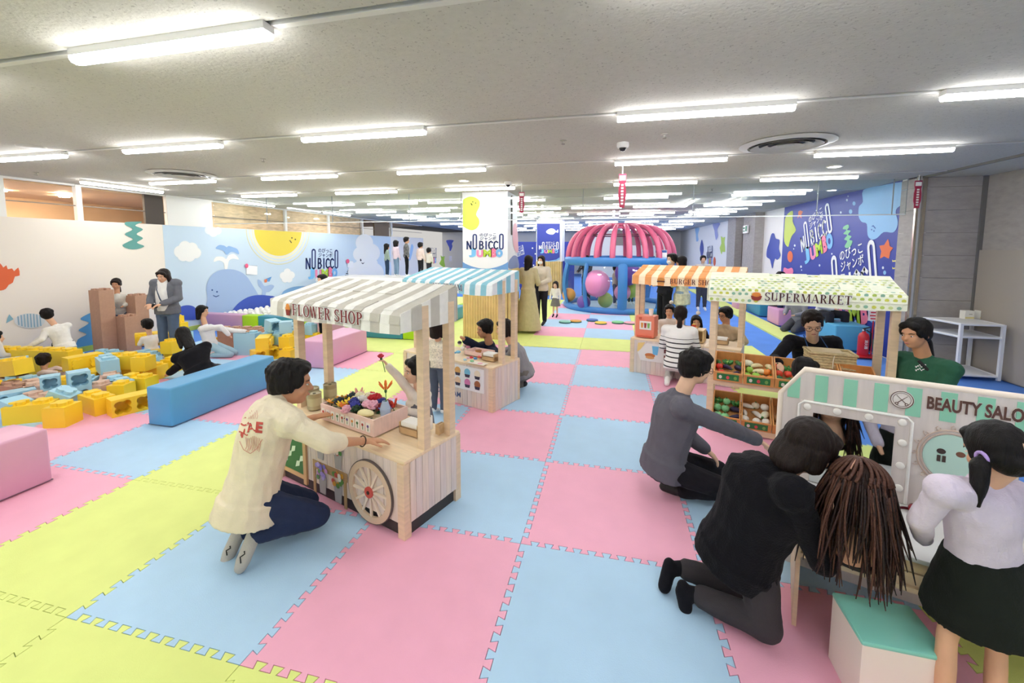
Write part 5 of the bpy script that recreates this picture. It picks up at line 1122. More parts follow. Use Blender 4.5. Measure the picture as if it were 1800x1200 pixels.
def head_prims(mb, c, R, k):
    """skull, jaw, nose, ears; c = skull centre, k = size (1 = adult, head 0.225 m tall)"""
    L = lambda x, y, z: c+R @ Vector((x*k, y*k, z*k))
    mb.ell(L(0, -.008, .022), (.074*k, .092*k, .088*k), R, 18, 12)
    mb.ell(L(0, .018, -.035), (.061*k, .068*k, .074*k), R, 16, 10)
    mb.ell(L(0, .045, -.082), (.034*k, .034*k, .026*k), R, 12, 8)
    for s in (-1, 1):
        mb.ell(L(s*.032, .058, -.032), (.026*k, .024*k, .026*k), R, 10, 8)
        mb.ell(L(s*.075, -.006, -.012), (.010*k, .018*k, .030*k), R, 10, 8)
    mb.cap(L(0, .080, .006), L(0, .100, -.028), .008*k, .0135*k, 8)
    mb.ell(L(0, .083, -.058), (.022*k, .010*k, .009*k), R, 10, 6)
    mb.ell(L(0, .072, .022), (.052*k, .020*k, .013*k), R, 12, 6)
def face_parts(c, R, k, parent, smile=False, lips='#b9736a'):
    L = lambda x, y, z: c+R @ Vector((x*k, y*k, z*k))
    for s in (-1, 1):
        e = obj('eye', MB().ell(L(s*.031, .0795, -.004), (.0115*k, .0065*k, .0042*k), R, 10, 6), plain('#f0eae4', .3), parent, True)
        obj('iris', MB().ell(L(s*.031, .0838, -.004), (.0058*k, .0042*k, .0044*k), R, 8, 6), plain('#231812', .25), e, True)
        obj('eyebrow', MB().tube([L(s*.014, .0865, .013), L(s*.031, .085, .018), L(s*.047, .072, .013)], [.0022*k, .003*k, .0015*k], 6), plain('#2a1d17'), parent, True)
    obj('lips', MB().ell(L(0, .0915, -.060), (.019*k, .0045*k, .0055*k), R, 12, 6), plain(lips, .45), parent, True)
def hand_prims(mb, wr, d, nrm, k, curl=.35, left=False, spread=.12):
    """palm and five fingers from wrist wr, pointing along d, palm facing nrm"""
    d = Vector(d).normalized(); nrm = Vector(nrm); nrm = (nrm-d*nrm.dot(d)).normalized(); s = d.cross(nrm)*(1 if left else -1)   # thumb side
    pc = wr+d*.05*k
    mb.cap(wr, wr+d*.085*k, .027*k, .036*k, 10, ry=(.019*k, .0155*k), side=s)
    for i, (o, L1) in enumerate(((.027, .078), (.010, .086), (-.009, .080), (-.026, .062))):
        b = wr+d*.085*k+s*o*k; a = d*1.0+s*(o*spread*8); a.normalize(); p = b; r = .0092*k
        for j, f in enumerate((.45, .31, .24)):
            ang = curl*(j+.6); a2 = (a*math.cos(ang)+nrm*math.sin(ang)); q = p+a2*(L1*f*k); mb.cap(p, q, r, r*.93, 8); p = q; r *= .92
    b = wr+d*.03*k+s*.026*k; a = (d*.75+s*.66+nrm*.15).normalized(); q = b+a*.042*k; mb.cap(b, q, .0125*k, .0105*k, 8); a = (d*.9+s*.3+nrm*(.2+curl*.5)).normalized(); mb.cap(q, q+a*.034*k, .0105*k, .009*k, 8)
def mid(a, b, t=.5): return Vector(a).lerp(Vector(b), t)
def hair_prims(mb, c, R, k, style, L_=.3):
    L = lambda x, y, z: c+R @ Vector((x*k, y*k, z*k))
    E = lambda x, y, z, a, b, d, rot=None: mb.ell(L(x, y, z), (a*k, b*k, d*k), R if rot is None else R @ rot, 16, 10)
    E(0, -.022, .036, .088, .097, .092)
    E(0, -.055, -.005, .076, .055, .075)
    if style == 'bald': return
    # fringe and sides
    fr = {'short': .058, 'bob': .052, 'long': .052, 'back': .078}.get(style, .055)
    for s in (-1, 1):
        if style == 'back': E(s*.026, .040, .074, .044, .030, .026)
        else: E(s*.030, .052, fr+.016, .046, .034, .030, Matrix.Rotation(.35*s, 3, 'Y'))
        if style != 'back': E(s*.062, .030, .022, .020, .036, .045); 
        E(s*.070, -.020, -.002, .016, .045, .045)
    if style == 'short':
        E(0, -.060, -.038, .062, .040, .040); E(0, .012, .088, .070, .078, .034); E(.02, .062, .075, .05, .03, .022)
        for s in (-1, 1): E(s*.071, .012, -.012, .010, .014, .030)
    elif style == 'bob':
        for s in (-1, 1): mb.cap(L(s*.068, -.012, .02), L(s*.072, -.008, -.085), .028*k, .026*k, 10, ry=(.040*k, .034*k), side=R @ Vector((1, 0, 0)))
        mb.cap(L(0, -.055, .02), L(0, -.062, -.085), .085*k, .078*k, 12, ry=(.05*k, .034*k), side=R @ Vector((1, 0, 0)))
    elif style == 'long':
        for s in (-1, 1): mb.cap(L(s*.068, -.005, .02), L(s*.074, -.03, -.10-L_*.6), .026*k, .022*k, 10, ry=(.04*k, .03*k), side=R @ Vector((1, 0, 0)))
        mb.cap(L(0, -.06, .01), L(0, -.085, -.09-L_), .082*k, .055*k, 12, ry=(.05*k, .030*k), side=R @ Vector((1, 0, 0)))
    elif style == 'pony':
        E(0, -.105, .02, .022, .02, .022); mb.tube([L(0, -.10, .02), L(0, -.135, -.03), L(0, -.13, -.12), L(0, -.115, -.12-L_)], [.022*k, .032*k, .034*k, .008*k], 10)
        E(0, -.06, -.03, .06, .04, .04)
    elif style == 'lowpony':
        E(0, -.075, -.045, .05, .035, .035); mb.tube([L(0, -.085, -.04), L(.005, -.115, -.1), L(.0, -.11, -.2), L(0, -.09, -.12-L_)], [.03*k, .034*k, .036*k, .01*k], 10)
    elif style == 'bun':
        E(0, -.06, -.03, .06, .04, .04); E(0, -.085, .085, .036, .036, .034)
    if style == 'back': E(0, -.06, -.035, .062, .040, .045); E(0, -.098, -.03, .03, .025, .03)
def locks(h, c, R, k, seed, n=34):
    """tapered tufts over the crown and round the hairline so the cap reads as hair"""
    r = random.Random(seed); L = lambda x, y, z: c+R @ Vector((x*k, y*k, z*k))
    for i in range(n):
        a = r.uniform(0, 2*math.pi); top = r.random() < .4; t0 = r.uniform(.15, .8) if top else r.uniform(.9, 1.25); t1 = t0+r.uniform(.25, .45)
        if math.sin(a) > .35 and t1 > 1.12: t1 = 1.12
        P_ = lambda t, e: L((.088+e)*math.sin(t)*math.cos(a), (.097+e)*math.sin(t)*math.sin(a)-.022, (.092+e)*math.cos(t)+.036)
        h.tube([P_(t0, -.004), P_((t0+t1)/2, .002), P_(t1, .003)], [.010*k, .009*k, .003*k], 6)
def strands(seed, amp=.004):
    def f(me):
        for v in me.vertices:
            c = v.co; a = noise.noise((c.x*55+seed, c.y*55, c.z*9)); v.co = c + v.normal*(a*amp)
    return f
def person(name, label, J, top, bottom, shoe, hair, skin=None, k=1.0, hk=None, vox=.012, cat='person', sleeve=1.0, face=True, hands=True, sock=None, seed=1, curl=(.4, .4), topk=1.0, legs='pants', hem=None, palm=None, wr=.006, extra=None, bulk=1.0):
    """J: dict of world joints. pel, chest(mid shoulders), head, face(dir), side(dir to the person's right), elR wrR elL wrL knR anR toR knL anL toL"""
    hk = hk or k; skin = skin or SKIN; g = {q: (Vector(v) if not isinstance(v, (int, float)) else v) for q, v in J.items()}
    sd = g['side'].normalized(); pel, ch, hd = g['pel'], g['chest'], g['head']; up = (ch-pel).normalized()
    sd = (sd-up*sd.dot(up)).normalized(); fw = up.cross(sd)*1.0                       # torso forward
    sw = .165*k*bulk; hw = .085*k*bulk
    shR, shL = g.get('shR', ch+sd*sw-up*.02*k), g.get('shL', ch-sd*sw-up*.02*k); hpR, hpL = g.get('hpR', pel+sd*hw), g.get('hpL', pel-sd*hw)
    fdir = g['face'].normalized(); Rh = basis(fdir, g.get('up', up+Vector((0, 0, .6))))
    root = bpy.data.objects.new(name, bpy.data.meshes.new(name)); COL.objects.link(root); tag(root, label, cat); root['_fill'] = 1
    neck = mid(ch, hd, .35)
    # ---- body skin
    b = MB(); head_prims(b, hd, Rh, hk)
    b.cap(ch+up*.0, hd-Rh @ Vector((0, .018*hk, .045*hk)), .056*k, .050*hk, 12)
    def torso(m, e, lo=0.0):
        pts = [pel+(ch-pel)*t for t in (-.12, 0, .25, .5, .75, .93, 1.02)]
        rx = [.10, .150, .135, .140, .165, .165, .10]; ry = [.085, .110, .100, .105, .110, .085, .06]
        m.tube(pts, [(q*bulk)*k+e for q in rx], 16, True, [(q*bulk)*k+e for q in ry], sd)
        m.cap(ch-up*.03*k+sd*.05*k, shR, .062*k+e, .056*k+e, 10); m.cap(ch-up*.03*k-sd*.05*k, shL, .062*k+e, .056*k+e, 10)
    torso(b, -.012*k)
    for s in 'RL':
        sh, el, wr_ = (shR if s == 'R' else shL), g['el'+s], g['wr'+s]
        b.cap(sh, el, .040*k, .034*k); b.cap(el, wr_, .035*k, .024*k)
        hp, kn, an, to = (hpR if s == 'R' else hpL), g['kn'+s], g['an'+s], g['to'+s]
        b.cap(hp, kn, .070*k, .048*k); b.cap(kn, mid(kn, an, .35), .047*k, .050*k); b.cap(mid(kn, an, .35), an, .050*k, .032*k)
        b.cap(an, to, .034*k, .026*k, 10)
        if hands:
            d = g.get('hd'+s, wr_-el); nn = g.get('pn'+s, Vector((0, 0, -1)))
            hand_prims(b, wr_, d, nn, k, curl[0 if s == 'R' else 1], s == 'L')
        else: b.cap(wr_, wr_+(wr_-el).normalized()*.09*k, .026*k, .02*k)
    _PEND.append((b, vox, 3 if vox > .008 else 4, None, 'body', skin, root))
    if face: face_parts(hd, Rh, hk, root)
    # ---- top
    if top is not None:
        t = MB(); torso(t, .012*k*topk); e = .010*k*min(topk, 1.45)
        for s in 'RL':
            sh, el, wr_ = (shR if s == 'R' else shL), g['el'+s], g['wr'+s]
            if sleeve > .5:
                w2 = mid(el, wr_, min(1, (sleeve-.5)*2)*.96); t.cap(sh, el, .052*k+e, .044*k+e); t.cap(el, w2, .045*k+e, .034*k+e)
            else: t.cap(sh, mid(sh, el, sleeve*2), .052*k+e, .048*k+e)
        if hem: t.tube([pel-(ch-pel)*hem[0]*.0, pel-up*hem[0]*k], [(.155*bulk+.03)*k, hem[1]*k], 16, True, [(.118*bulk+.035)*k, hem[2]*k], sd)
        else: t.tube([pel+up*.06*k, pel-up*.07*k], [(.158*bulk+.012*topk)*k]*2, 16, True, [(.118*bulk+.012*topk)*k]*2, sd)
        t.cap(ch+up*.0, ch+(hd-ch).normalized()*.035*k, .070*k, .062*k, 12)
        _PEND.append((t, vox, 4, wrinkle(wr*k, 9/k, seed), 'top', top, root))
    # ---- trousers or skirt
    if bottom is not None:
        q = MB(); e = .012*k
        if legs in ('pants', 'shorts'):
            q.tube([pel+up*.03*k, pel-up*.02*k, pel-up*.10*k], [.128*bulk*k, .142*bulk*k, .125*bulk*k], 16, True, [.095*bulk*k, .112*bulk*k, .1*bulk*k], sd)
            for s in 'RL':
                hp, kn, an = (hpR if s == 'R' else hpL), g['kn'+s], g['an'+s]
                q.cap(hp, kn, .082*k+e, .058*k+e)
                if legs == 'pants': q.cap(kn, mid(kn, an, .93), .060*k+e, .042*k+e)
        else:
            L_, r0, r1 = legs     # skirt: length, waist radius, hem radius
            dn = g.get('skirt', -up).normalized(); n_ = 7; pts = [pel+up*.06*k+dn*(L_*i/n_) for i in range(n_+1)]
            q.tube(pts, [(r0+(r1-r0)*(i/n_)**.9)*k for i in range(n_+1)], 24, True, [(r0*.82+(r1*.9-r0*.82)*(i/n_)**.9)*k for i in range(n_+1)], sd)
        _PEND.append((q, vox, 4, wrinkle(wr*.8*k, 8/k, seed+3), 'trousers' if legs in ('pants', 'shorts') else 'skirt', bottom, root))
    # ---- shoes / socks
    if shoe is not None:
        for s in 'RL':
            an, to = g['an'+s], g['to'+s]; f = MB(); d = (to-an); dn = Vector((0, 0, -1))
            f.cap(an-d.normalized()*.03*k, to, .040*k, .036*k, 12); f.cap(mid(an, to, .3), to+d.normalized()*.02*k, .042*k, .034*k, 12); f.cap(an, an+(g['kn'+s]-an).normalized()*.05*k, .040*k, .042*k, 10)
            _PEND.append((f, min(vox, .012), 3, None, 'sock' if sock else 'shoe', shoe, root))
    # ---- hair
    if hair is not None:
        hm, style = hair[0], hair[1]; h = MB(); hair_prims(h, hd, Rh, hk, style, hair[2] if len(hair) > 2 else .15)
        if len(hair) > 3: hair[3](h, hd, Rh, hk)
        if vox < .0115 and style == 'short': locks(h, hd, Rh, hk, seed)
        _PEND.append((h, min(vox, .010)*.85, 1, strands(seed), 'hair', hm, root))
    return root, Rh
def stand(px, py, H, face, z=0, lean=0, w=None, arms='down', sway=0):
    """template joints for a standing figure whose feet are seen at pixel (px, py); face = heading in degrees (0 looks along +y)"""
    p = PZ(px, py, z); k = H/1.68; a = DEG(face); f = Vector((math.sin(a), math.cos(a), 0)); r = Vector((math.cos(a), -math.sin(a), 0)); Z = Vector((0, 0, 1))
    J = dict(pel=p+Z*.90*k, chest=p+Z*1.37*k+f*lean*k, head=p+Z*1.56*k+f*(lean*1.3+.02)*k, face=f, side=r)
    for s, m in (('R', 1), ('L', -1)):
        J['kn'+s] = p+r*m*.09*k+Z*.48*k+f*.02*k; J['an'+s] = p+r*m*.095*k+Z*.085*k; J['to'+s] = p+r*m*.10*k+Z*.035*k+f*.13*k
        J['el'+s] = p+r*m*.235*k+Z*1.10*k+f*lean*.6*k; J['wr'+s] = p+r*m*.25*k+Z*.86*k+f*.06*k
        if arms == 'front' or arms == s: J['el'+s] = p+r*m*.23*k+Z*1.10*k+f*.04*k; J['wr'+s] = p+r*m*.10*k+Z*1.03*k+f*.24*k
        if arms == 'reach' : J['el'+s] = p+r*m*.21*k+Z*1.15*k+f*.18*k; J['wr'+s] = p+r*m*.16*k+Z*1.12*k+f*.40*k
    return J, k
def seat(p, H, face, mode='kneel', arms='front', lean=.1):
    """template joints for a kneeling or floor-sitting figure at ground point p"""
    p = Vector(p); k = H/1.68; a = DEG(face); f = Vector((math.sin(a), math.cos(a), 0)); r = Vector((math.cos(a), -math.sin(a), 0)); Z = Vector((0, 0, 1)); J = {}
    hz = .27 if mode in ('kneel', 'squat') else .12
    J.update(pel=p+Z*hz*k, chest=p+Z*(hz+.46)*k+f*lean*k, head=p+Z*(hz+.655)*k+f*(lean*1.35+.03)*k, face=f, side=r)
    for s, m in (('R', 1), ('L', -1)):
        if mode == 'kneel': J['kn'+s] = p+f*.38*k+r*m*.12*k+Z*.075*k; J['an'+s] = p-f*.04*k+r*m*.11*k+Z*.065*k; J['to'+s] = p-f*.17*k+r*m*.10*k+Z*.04*k
        elif mode == 'squat': J['kn'+s] = p+f*.36*k+r*m*.13*k+Z*.44*k; J['an'+s] = p+f*.10*k+r*m*.12*k+Z*.085*k; J['to'+s] = p+f*.25*k+r*m*.12*k+Z*.035*k
        else: J['kn'+s] = p+f*.34*k+r*m*.16*k+Z*.16*k; J['an'+s] = p+f*.42*k-r*m*.02*k+Z*.07*k; J['to'+s] = p+f*.50*k-r*m*.06*k+Z*.05*k
        J['el'+s] = J['chest']+r*m*.22*k-Z*.26*k+f*.05*k; J['wr'+s] = J['chest']+r*m*.12*k-Z*.30*k+f*.26*k
        if arms == 'down': J['wr'+s] = J['chest']+r*m*.20*k-Z*.46*k+f*.10*k
        if arms == 'reach': J['el'+s] = J['chest']+r*m*.19*k-Z*.16*k+f*.18*k; J['wr'+s] = J['chest']+r*m*.12*k-Z*.16*k+f*.42*k
    return J, k
def JP(side, face, up=None, **k):
    J = {q: PD(*v) for q, v in k.items()}; J['side'] = Vector(side); J['face'] = Vector(face)
    if up is not None: J['up'] = Vector(up)
    if DBG: 
        f = lambda a, b: '%.2f' % (J[a]-J[b]).length
        print('JP', {q: round(J[q].z, 2) for q in J if q not in ('side', 'face', 'up')}, 'spine', f('pel', 'chest'), 'neck', f('chest', 'head'), 'ua', f('shR', 'elR') if 'shR' in J else '', f('elR', 'wrR'), f('shL', 'elL') if 'shL' in J else '', f('elL', 'wrL'), 'leg', f('pel', 'knR'), f('knR', 'anR'), f('pel', 'knL'), f('knL', 'anL'))
    return J
DBG = False
def prims(name, material, root, fn, vox=.010, sm=3, post=None):
    m = MB(); fn(m); _PEND.append((m, vox, sm, post, name, material, root))
# ---- man in cream shirt kneeling at the flower stall
CREAM = cloth('#e9dcc0'); NAVYC = cloth('#2b3550')
J = JP((.62, -.78, 0), (.80, .58, -.12), pel=(440, 872, 2.42), chest=(480, 712, 2.50), head=(511, 672, 2.56), shR=(512, 744, 2.38), shL=(452, 738, 2.60), elR=(578, 778, 2.40), wrR=(640, 775, 2.60), elL=(500, 752, 2.85), wrL=(553, 733, 3.0),
       knR=(558, 905, 2.60), anR=(446, 940, 2.36), toR=(428, 984, 2.31), knL=(540, 880, 2.85), anL=(420, 936, 2.46), toL=(404, 970, 2.42), hdR=(690, 772, 2.72), hdL=(575, 728, 3.05))
J['hdR'] = J['hdR']-J['wrR']; J['hdL'] = J['hdL']-J['wrL']
man, Rm = person('person', 'man in a cream long-sleeved shirt kneeling at the flower stall', J, CREAM, NAVYC, None, (HBLK, 'short'), SKIN2, k=1.0, hk=1.17, vox=.0075, sleeve=.65, seed=2, curl=(.22, .3), wr=.009, topk=2.2, bulk=1.10, hem=(.12, .195, .175))
GS = cloth('#b9b3a9')
for s in 'RL':
    a, t_ = J['an'+s], J['to'+s]
    prims('sock', GS, man, lambda m, a=a, t_=t_, s=s: (m.cap(a, t_, .040, .038), m.cap(t_, t_+(t_-a).normalized()*.035, .040, .032), m.cap(a, a+(J['kn'+s]-a).normalized()*.05, .040, .040)), .010)
    d_ = (t_-a).normalized(); obj('sock_pattern', MB().tube([mid(a, t_, .45+.12*i)+CF*-.043+CR*(.010*math.sin(i*2.1)) for i in range(5)], .0035, 6), BLACKM, man)
wv = (J['wrR']-J['elR']).normalized(); prims('bracelet', plain('#4a3226'), man, lambda m: m.tube([J['wrR']-wv*.012+(Matrix.Rotation(2*math.pi*i/14, 3, wv) @ wv.orthogonal().normalized())*.031 for i in range(15)], .005, 6), .004, 1)
# print on the back of the shirt
def onback(px, py, w): return PD(px, py, w)
rb = random.Random(4); _back_prints = []
for s_, px, py, h_, m_ in [('C', 432, 744, 22, '#b5483a'), ('A', 441, 757, 20, '#b5483a'), ('A', 447, 748, 22, '#b5483a'), ('E', 455, 752, 22, '#c03a34'), ('G', 424, 748, 18, '#c9705f'), ('M', 431, 765, 15, '#c9705f'), ('BOOM', 440, 772, 8, '#c98a74'), ('BROS', 434, 730, 8, '#c9a08c')]:
    _back_prints.append((s_, px, py, h_, m_))
# ---- girl behind the flower stall
W3 = 3.42
J = JP((-.75, -.65, 0), (-.72, -.68, -.04), pel=(742, 768, 3.5), chest=(735, 697, W3), head=(732, 650, 3.40), shR=(722, 690, 3.38), shL=(750, 694, 3.46), elR=(702, 664, 3.33), wrR=(682, 643, 3.28), elL=(745, 728, 3.38), wrL=(716, 722, 3.26),
       knR=(738, 830, 3.5), anR=(738, 890, 3.52), toR=(728, 897, 3.48), knL=(750, 830, 3.54), anL=(750, 890, 3.55), toL=(742, 897, 3.5), hdR=(670, 628, 3.26), hdL=(700, 710, 3.22))
J['hdR'] = J['hdR']-J['wrR']; J['hdL'] = J['hdL']-J['wrL']; flower_hand = J['wrR']+J['hdR'].normalized()*.055; cup_hand = J['wrL']+J['hdL'].normalized()*.05
girl, Rg = person('person', 'small girl in a cream top and grey pinafore holding up a flower stem', J, cloth('#efe6d6'), cloth('#6b6c73'), cloth('#d8d3cc'), (HBLK, 'bob'), SKIN3, k=.58, hk=.96, vox=.007, legs=(.24, .17, .25), seed=5, curl=(.7, .6), topk=1.4)
gp, gc = J['pel'], J['chest']; gu = (gc-gp).normalized(); gs = Vector((-.75, -.65, 0))
prims('pinafore', cloth('#6b6c73'), girl, lambda m: (m.tube([gp-gu*.02, gp+(gc-gp)*.45, gp+(gc-gp)*.88], [.116, .112, .09], 16, True, [.100, .098, .088], gs), m.tube([gc+gs*.045-gu*.05+gu.cross(gs)*.055, gc+gs*.05+gu*.012, gc+gs*.045-gu*.06-gu.cross(gs)*.06], [.012, .014, .012], 8), m.tube([gc-gs*.045-gu*.05+gu.cross(gs)*.055, gc-gs*.05+gu*.012, gc-gs*.045-gu*.06-gu.cross(gs)*.06], [.012, .014, .012], 8)), .007, 3)
# ---- man in grey sweater kneeling at the supermarket
GREYS = cloth('#626069'); BLKP = cloth('#1f1d22')
J = JP((.35, -.93, 0), (.90, .42, -.16), pel=(1166, 812, 3.02), chest=(1193, 702, 2.97), head=(1222, 645, 2.95), shR=(1200, 718, 2.80), shL=(1188, 700, 3.13), elR=(1258, 742, 2.84), wrR=(1330, 772, 3.02), elL=(1212, 768, 3.22), wrL=(1238, 787, 3.16),
       knR=(1284, 862, 2.90), anR=(1196, 862, 2.98), toR=(1172, 856, 3.05), knL=(1262, 826, 3.25), anL=(1205, 848, 3.2), toL=(1180, 850, 3.25), hdR=(1352, 785, 3.06), hdL=(1266, 812, 3.12))
J['hdR'] = J['hdR']-J['wrR']; J['hdL'] = J['hdL']-J['wrL']
gman, Rq = person('person', 'man in a grey sweater and thin glasses kneeling at the supermarket stall', J, GREYS, BLKP, BLACKM, (HBLK, 'short'), SKIN3, k=1.0, hk=1.05, vox=.008, seed=8, curl=(.3, .4), wr=.006, topk=1.9, bulk=1.05)
def glasses(root, hd, R, k, m):
    L = lambda x, y, z: hd+R @ Vector((x*k, y*k, z*k)); g = MB()
    for s in (-1, 1):
        g.tube([L(s*.034+.024*math.cos(t*.5236), .098-.006*abs(math.cos(t*.5236)), -.006+.019*math.sin(t*.5236)) for t in range(13)], .0022*k, 6); g.tube([L(s*.058, .093, -.002), L(s*.078, .04, .0), L(s*.080, -.01, .0)], .002*k, 6)
    g.tube([L(-.010, .101, -.003), L(.010, .101, -.003)], .002*k, 6); obj('glasses', g, m, root, True)
glasses(gman, J['head'], Rq, 1.05, plain('#6d5a4a', .3))
prims('watch', BLACKM, gman, lambda m: m.cap(J['wrL']-J['hdL'].normalized()*.02, J['wrL'], .036, .034, 12), .006, 2)
# ---- woman in black sweater kneeling at the salon
BLKK = cloth('#131217', bump=.5); DGR = cloth('#3c383b')
def bigbob(h, c, R, k):
    L = lambda x, y, z: c+R @ Vector((x*k, y*k, z*k)); h.cap(L(0, -.05, .0), L(0, -.078, -.075), .092*k, .080*k, 12, ry=(.06*k, .05*k), side=R @ Vector((1, 0, 0)))
    for s in (-1, 1): h.cap(L(s*.072, -.02, .01), L(s*.076, -.02, -.055), .028*k, .024*k, 10, ry=(.045*k, .04*k), side=R @ Vector((1, 0, 0)))
J = JP((.72, -.68, -.1), (.86, .40, -.34), pel=(1298, 965, 2.0), chest=(1362, 838, 1.88), head=(1421, 786, 1.84), shR=(1392, 866, 1.76), shL=(1326, 822, 2.02), elR=(1447, 985, 1.74), wrR=(1470, 948, 1.80), elL=(1440, 880, 2.05), wrL=(1492, 888, 2.02),
       knR=(1345, 1098, 1.88), anR=(1228, 1046, 2.06), toR=(1200, 1040, 2.08), knL=(1322, 1040, 2.12), anL=(1200, 998, 2.2), toL=(1176, 1000, 2.2), hdR=(1466, 905, 1.82), hdL=(1510, 890, 2.05))
J['hdR'] = J['hdR']-J['wrR']; J['hdL'] = J['hdL']-J['wrL']
bw, Rb = person('person', 'woman in a black sweater and grey jeans kneeling at the salon', J, BLKK, DGR, None, (HDBR, 'plain', .1, bigbob), SKIN3, k=.95, hk=1.04, vox=.0075, seed=11, curl=(.5, .4), wr=.007, topk=2.4, bulk=1.08, hem=(.10, .19, .16))
for s, (tx, ty, tw) in (('R', (1205, 1066, 2.07)), ('L', (1168, 1030, 2.17))):
    a, t_ = J['an'+s], PD(tx, ty, tw)
    prims('sock', cloth('#16151a'), bw, lambda m, a=a, t_=t_, s=s: (m.cap(J['to'+s], t_, .036, .034), m.cap(a, J['to'+s], .037, .036), m.cap(J['to'+s]+Vector((0, 0, .03)), t_+Vector((0, 0, .0)), .03, .03)), .009)
# ---- girl in lilac sweatshirt standing at the salon
LIL = cloth('#d6cad8'); 
J = JP((.97, .24, 0), (-.10, 1, -.35), pel=(1728, 985, 1.523), chest=(1722, 858, 1.504), head=(1748, 795, 1.504), shR=(1788, 872, 1.504), shL=(1658, 862, 1.466), elL=(1618, 915, 1.523), wrL=(1622, 945, 1.692), elR=(1840, 930, 1.560), wrR=(1828, 950, 1.739),
       knR=(1752, 1140, 1.532), anR=(1745, 1305, 1.504), toR=(1745, 1322, 1.598), knL=(1664, 1120, 1.523), anL=(1655, 1290, 1.523), toL=(1650, 1305, 1.617))
def twin(h, c, R, k):
    L = lambda x, y, z: c+R @ Vector((x*k, y*k, z*k))
    for s in (-1, 1): h.tube([L(s*.085, -.05, -.01), L(s*.118, -.065, -.04), L(s*.135, -.06, -.11), L(s*.150, -.05, -.185)], [.018*k, .032*k, .026*k, .005*k], 10)
lg, Rl = person('person', 'girl in a lilac sweatshirt and black skirt standing at the salon', J, LIL, cloth('#1d211d'), cloth('#b98c74'), (HBLK, 'back', .1, twin), SKIN, k=.63, hk=.90, vox=.0075, legs=(.245, .175, .30), seed=14, topk=2.6, wr=.009, hem=(.07, .20, .17), hands=False)
prims('hair_tie', plain('#b79ad8'), lg, lambda m: [m.tube([J['head']+Rl @ (Vector((s*.092, -.052, -.012))*.90)+(Matrix.Rotation(2*math.pi*i/10, 3, Rl @ Vector((1, 0, 0))) @ (Rl @ Vector((0, 1, 0))))*.02 for i in range(11)], .007, 6) for s in (-1, 1)], .004, 1)
obj('hair_parting', MB().tube([J['head']+Rl @ (Vector((.008, y, z))*.90) for y, z in ((-.025, .1235), (-.065, .105), (-.098, .075), (-.116, .035), (-.112, -.01), (-.102, -.04))], .0035, 6), SKIN3, lg, True)
# ---- woman in green sweatshirt behind the salon
GRNS = cloth('#2f5a45')
J = JP((-.3, .95, 0), (-.90, -.42, -.14), pel=(1632, 728, 3.36), chest=(1626, 636, 3.34), head=(1609, 586, 3.30), elR=(1585, 690, 3.55), wrR=(1572, 720, 3.4), elL=(1652, 695, 3.16), wrL=(1630, 725, 3.1), knR=(1600, 800, 3.5), anR=(1660, 800, 3.6), toR=(1680, 800, 3.65), knL=(1590, 810, 3.2), anL=(1660, 812, 3.3), toL=(1680, 815, 3.35))
gw, Rgw = person('person', 'woman in a dark green sweatshirt behind the salon panel', J, GRNS, BLKP, BLACKM, (HBLK, 'lowpony', .12), SKIN2, k=.97, hk=1.0, vox=.010, seed=17, topk=1.8, bulk=1.12, hands=False)
pn_ = (CAM-J['chest']).normalized()
prims('apron_strap', BLACKM, gw, lambda m: m.tube([J['chest']+Vector((-.10, -.09, .03)), J['chest']+Vector((-.04, -.13, -.05)), J['chest']+Vector((.03, -.14, -.07)), J['chest']+Vector((.09, -.07, .03))], .012, 8), .006, 1)
# ---- woman in black with round glasses behind the supermarket
J = JP((-.98, -.10, 0), (-.22, -.90, -.42), pel=(1435, 690, 4.75), chest=(1428, 603, 4.42), head=(1428, 568, 4.22), shR=(1390, 600, 4.42), shL=(1466, 602, 4.42), elR=(1362, 632, 4.30), wrR=(1367, 637, 4.08), elL=(1482, 645, 4.30), wrL=(1452, 655, 4.05), knR=(1410, 720, 4.6), anR=(1410, 760, 4.9), toR=(1410, 765, 4.8), knL=(1450, 720, 4.6), anL=(1450, 760, 4.9), toL=(1450, 765, 4.8), hdR=(1372, 645, 3.98))
J['hdR'] = J['hdR']-J['wrR']
mw, Rmw = person('person', 'woman in black with round glasses reaching into the supermarket trays', J, cloth('#17161b'), BLKP, BLACKM, (HDBR, 'back'), SKIN3, k=1.0, hk=1.08, vox=.010, seed=20, curl=(.6, .5), topk=1.8, bulk=1.05)
glasses(mw, J['head'], Rmw, 1.08, plain('#5a3325', .3))
prims('lanyard', plain('#3a5f9c'), mw, lambda m: [m.tube([J['head']+Vector((s*.07, .0, -.12)), J['chest']+Vector((s*.09, -.14, -.03)), J['chest']+Vector((s*.05, -.16, -.16))], .006, 6) for s in (-1, 1)], .005, 1)
# ---- girl with a bun in front of the supermarket
J = JP((.70, -.70, 0), (.82, .50, -.18), pel=(1412, 770, 3.32), chest=(1411, 704, 3.32), head=(1416, 653, 3.30), elR=(1425, 740, 3.2), wrR=(1450, 735, 3.3), elL=(1400, 735, 3.5), wrL=(1430, 720, 3.6), knR=(1412, 830, 3.3), anR=(1410, 870, 3.35), toR=(1420, 875, 3.3), knL=(1405, 830, 3.45), anL=(1405, 862, 3.5), toL=(1415, 868, 3.45))
person('person', 'small girl with a hair bun in front of the supermarket trays', J, cloth('#b98f62'), cloth('#3b3a40'), BLACKM, (HBLK, 'bun'), SKIN3, k=.58, hk=.92, vox=.008, seed=23, hands=False)
def simple(label, J, k, top, bottom, shoe, hair, skin=None, hk=None, vox=.014, **q):
    return person('person', label, J, top, bottom, shoe, hair, skin, k=k, hk=hk or max(k, .30*k+.62), vox=vox, hands=q.pop('hands', False), **q)
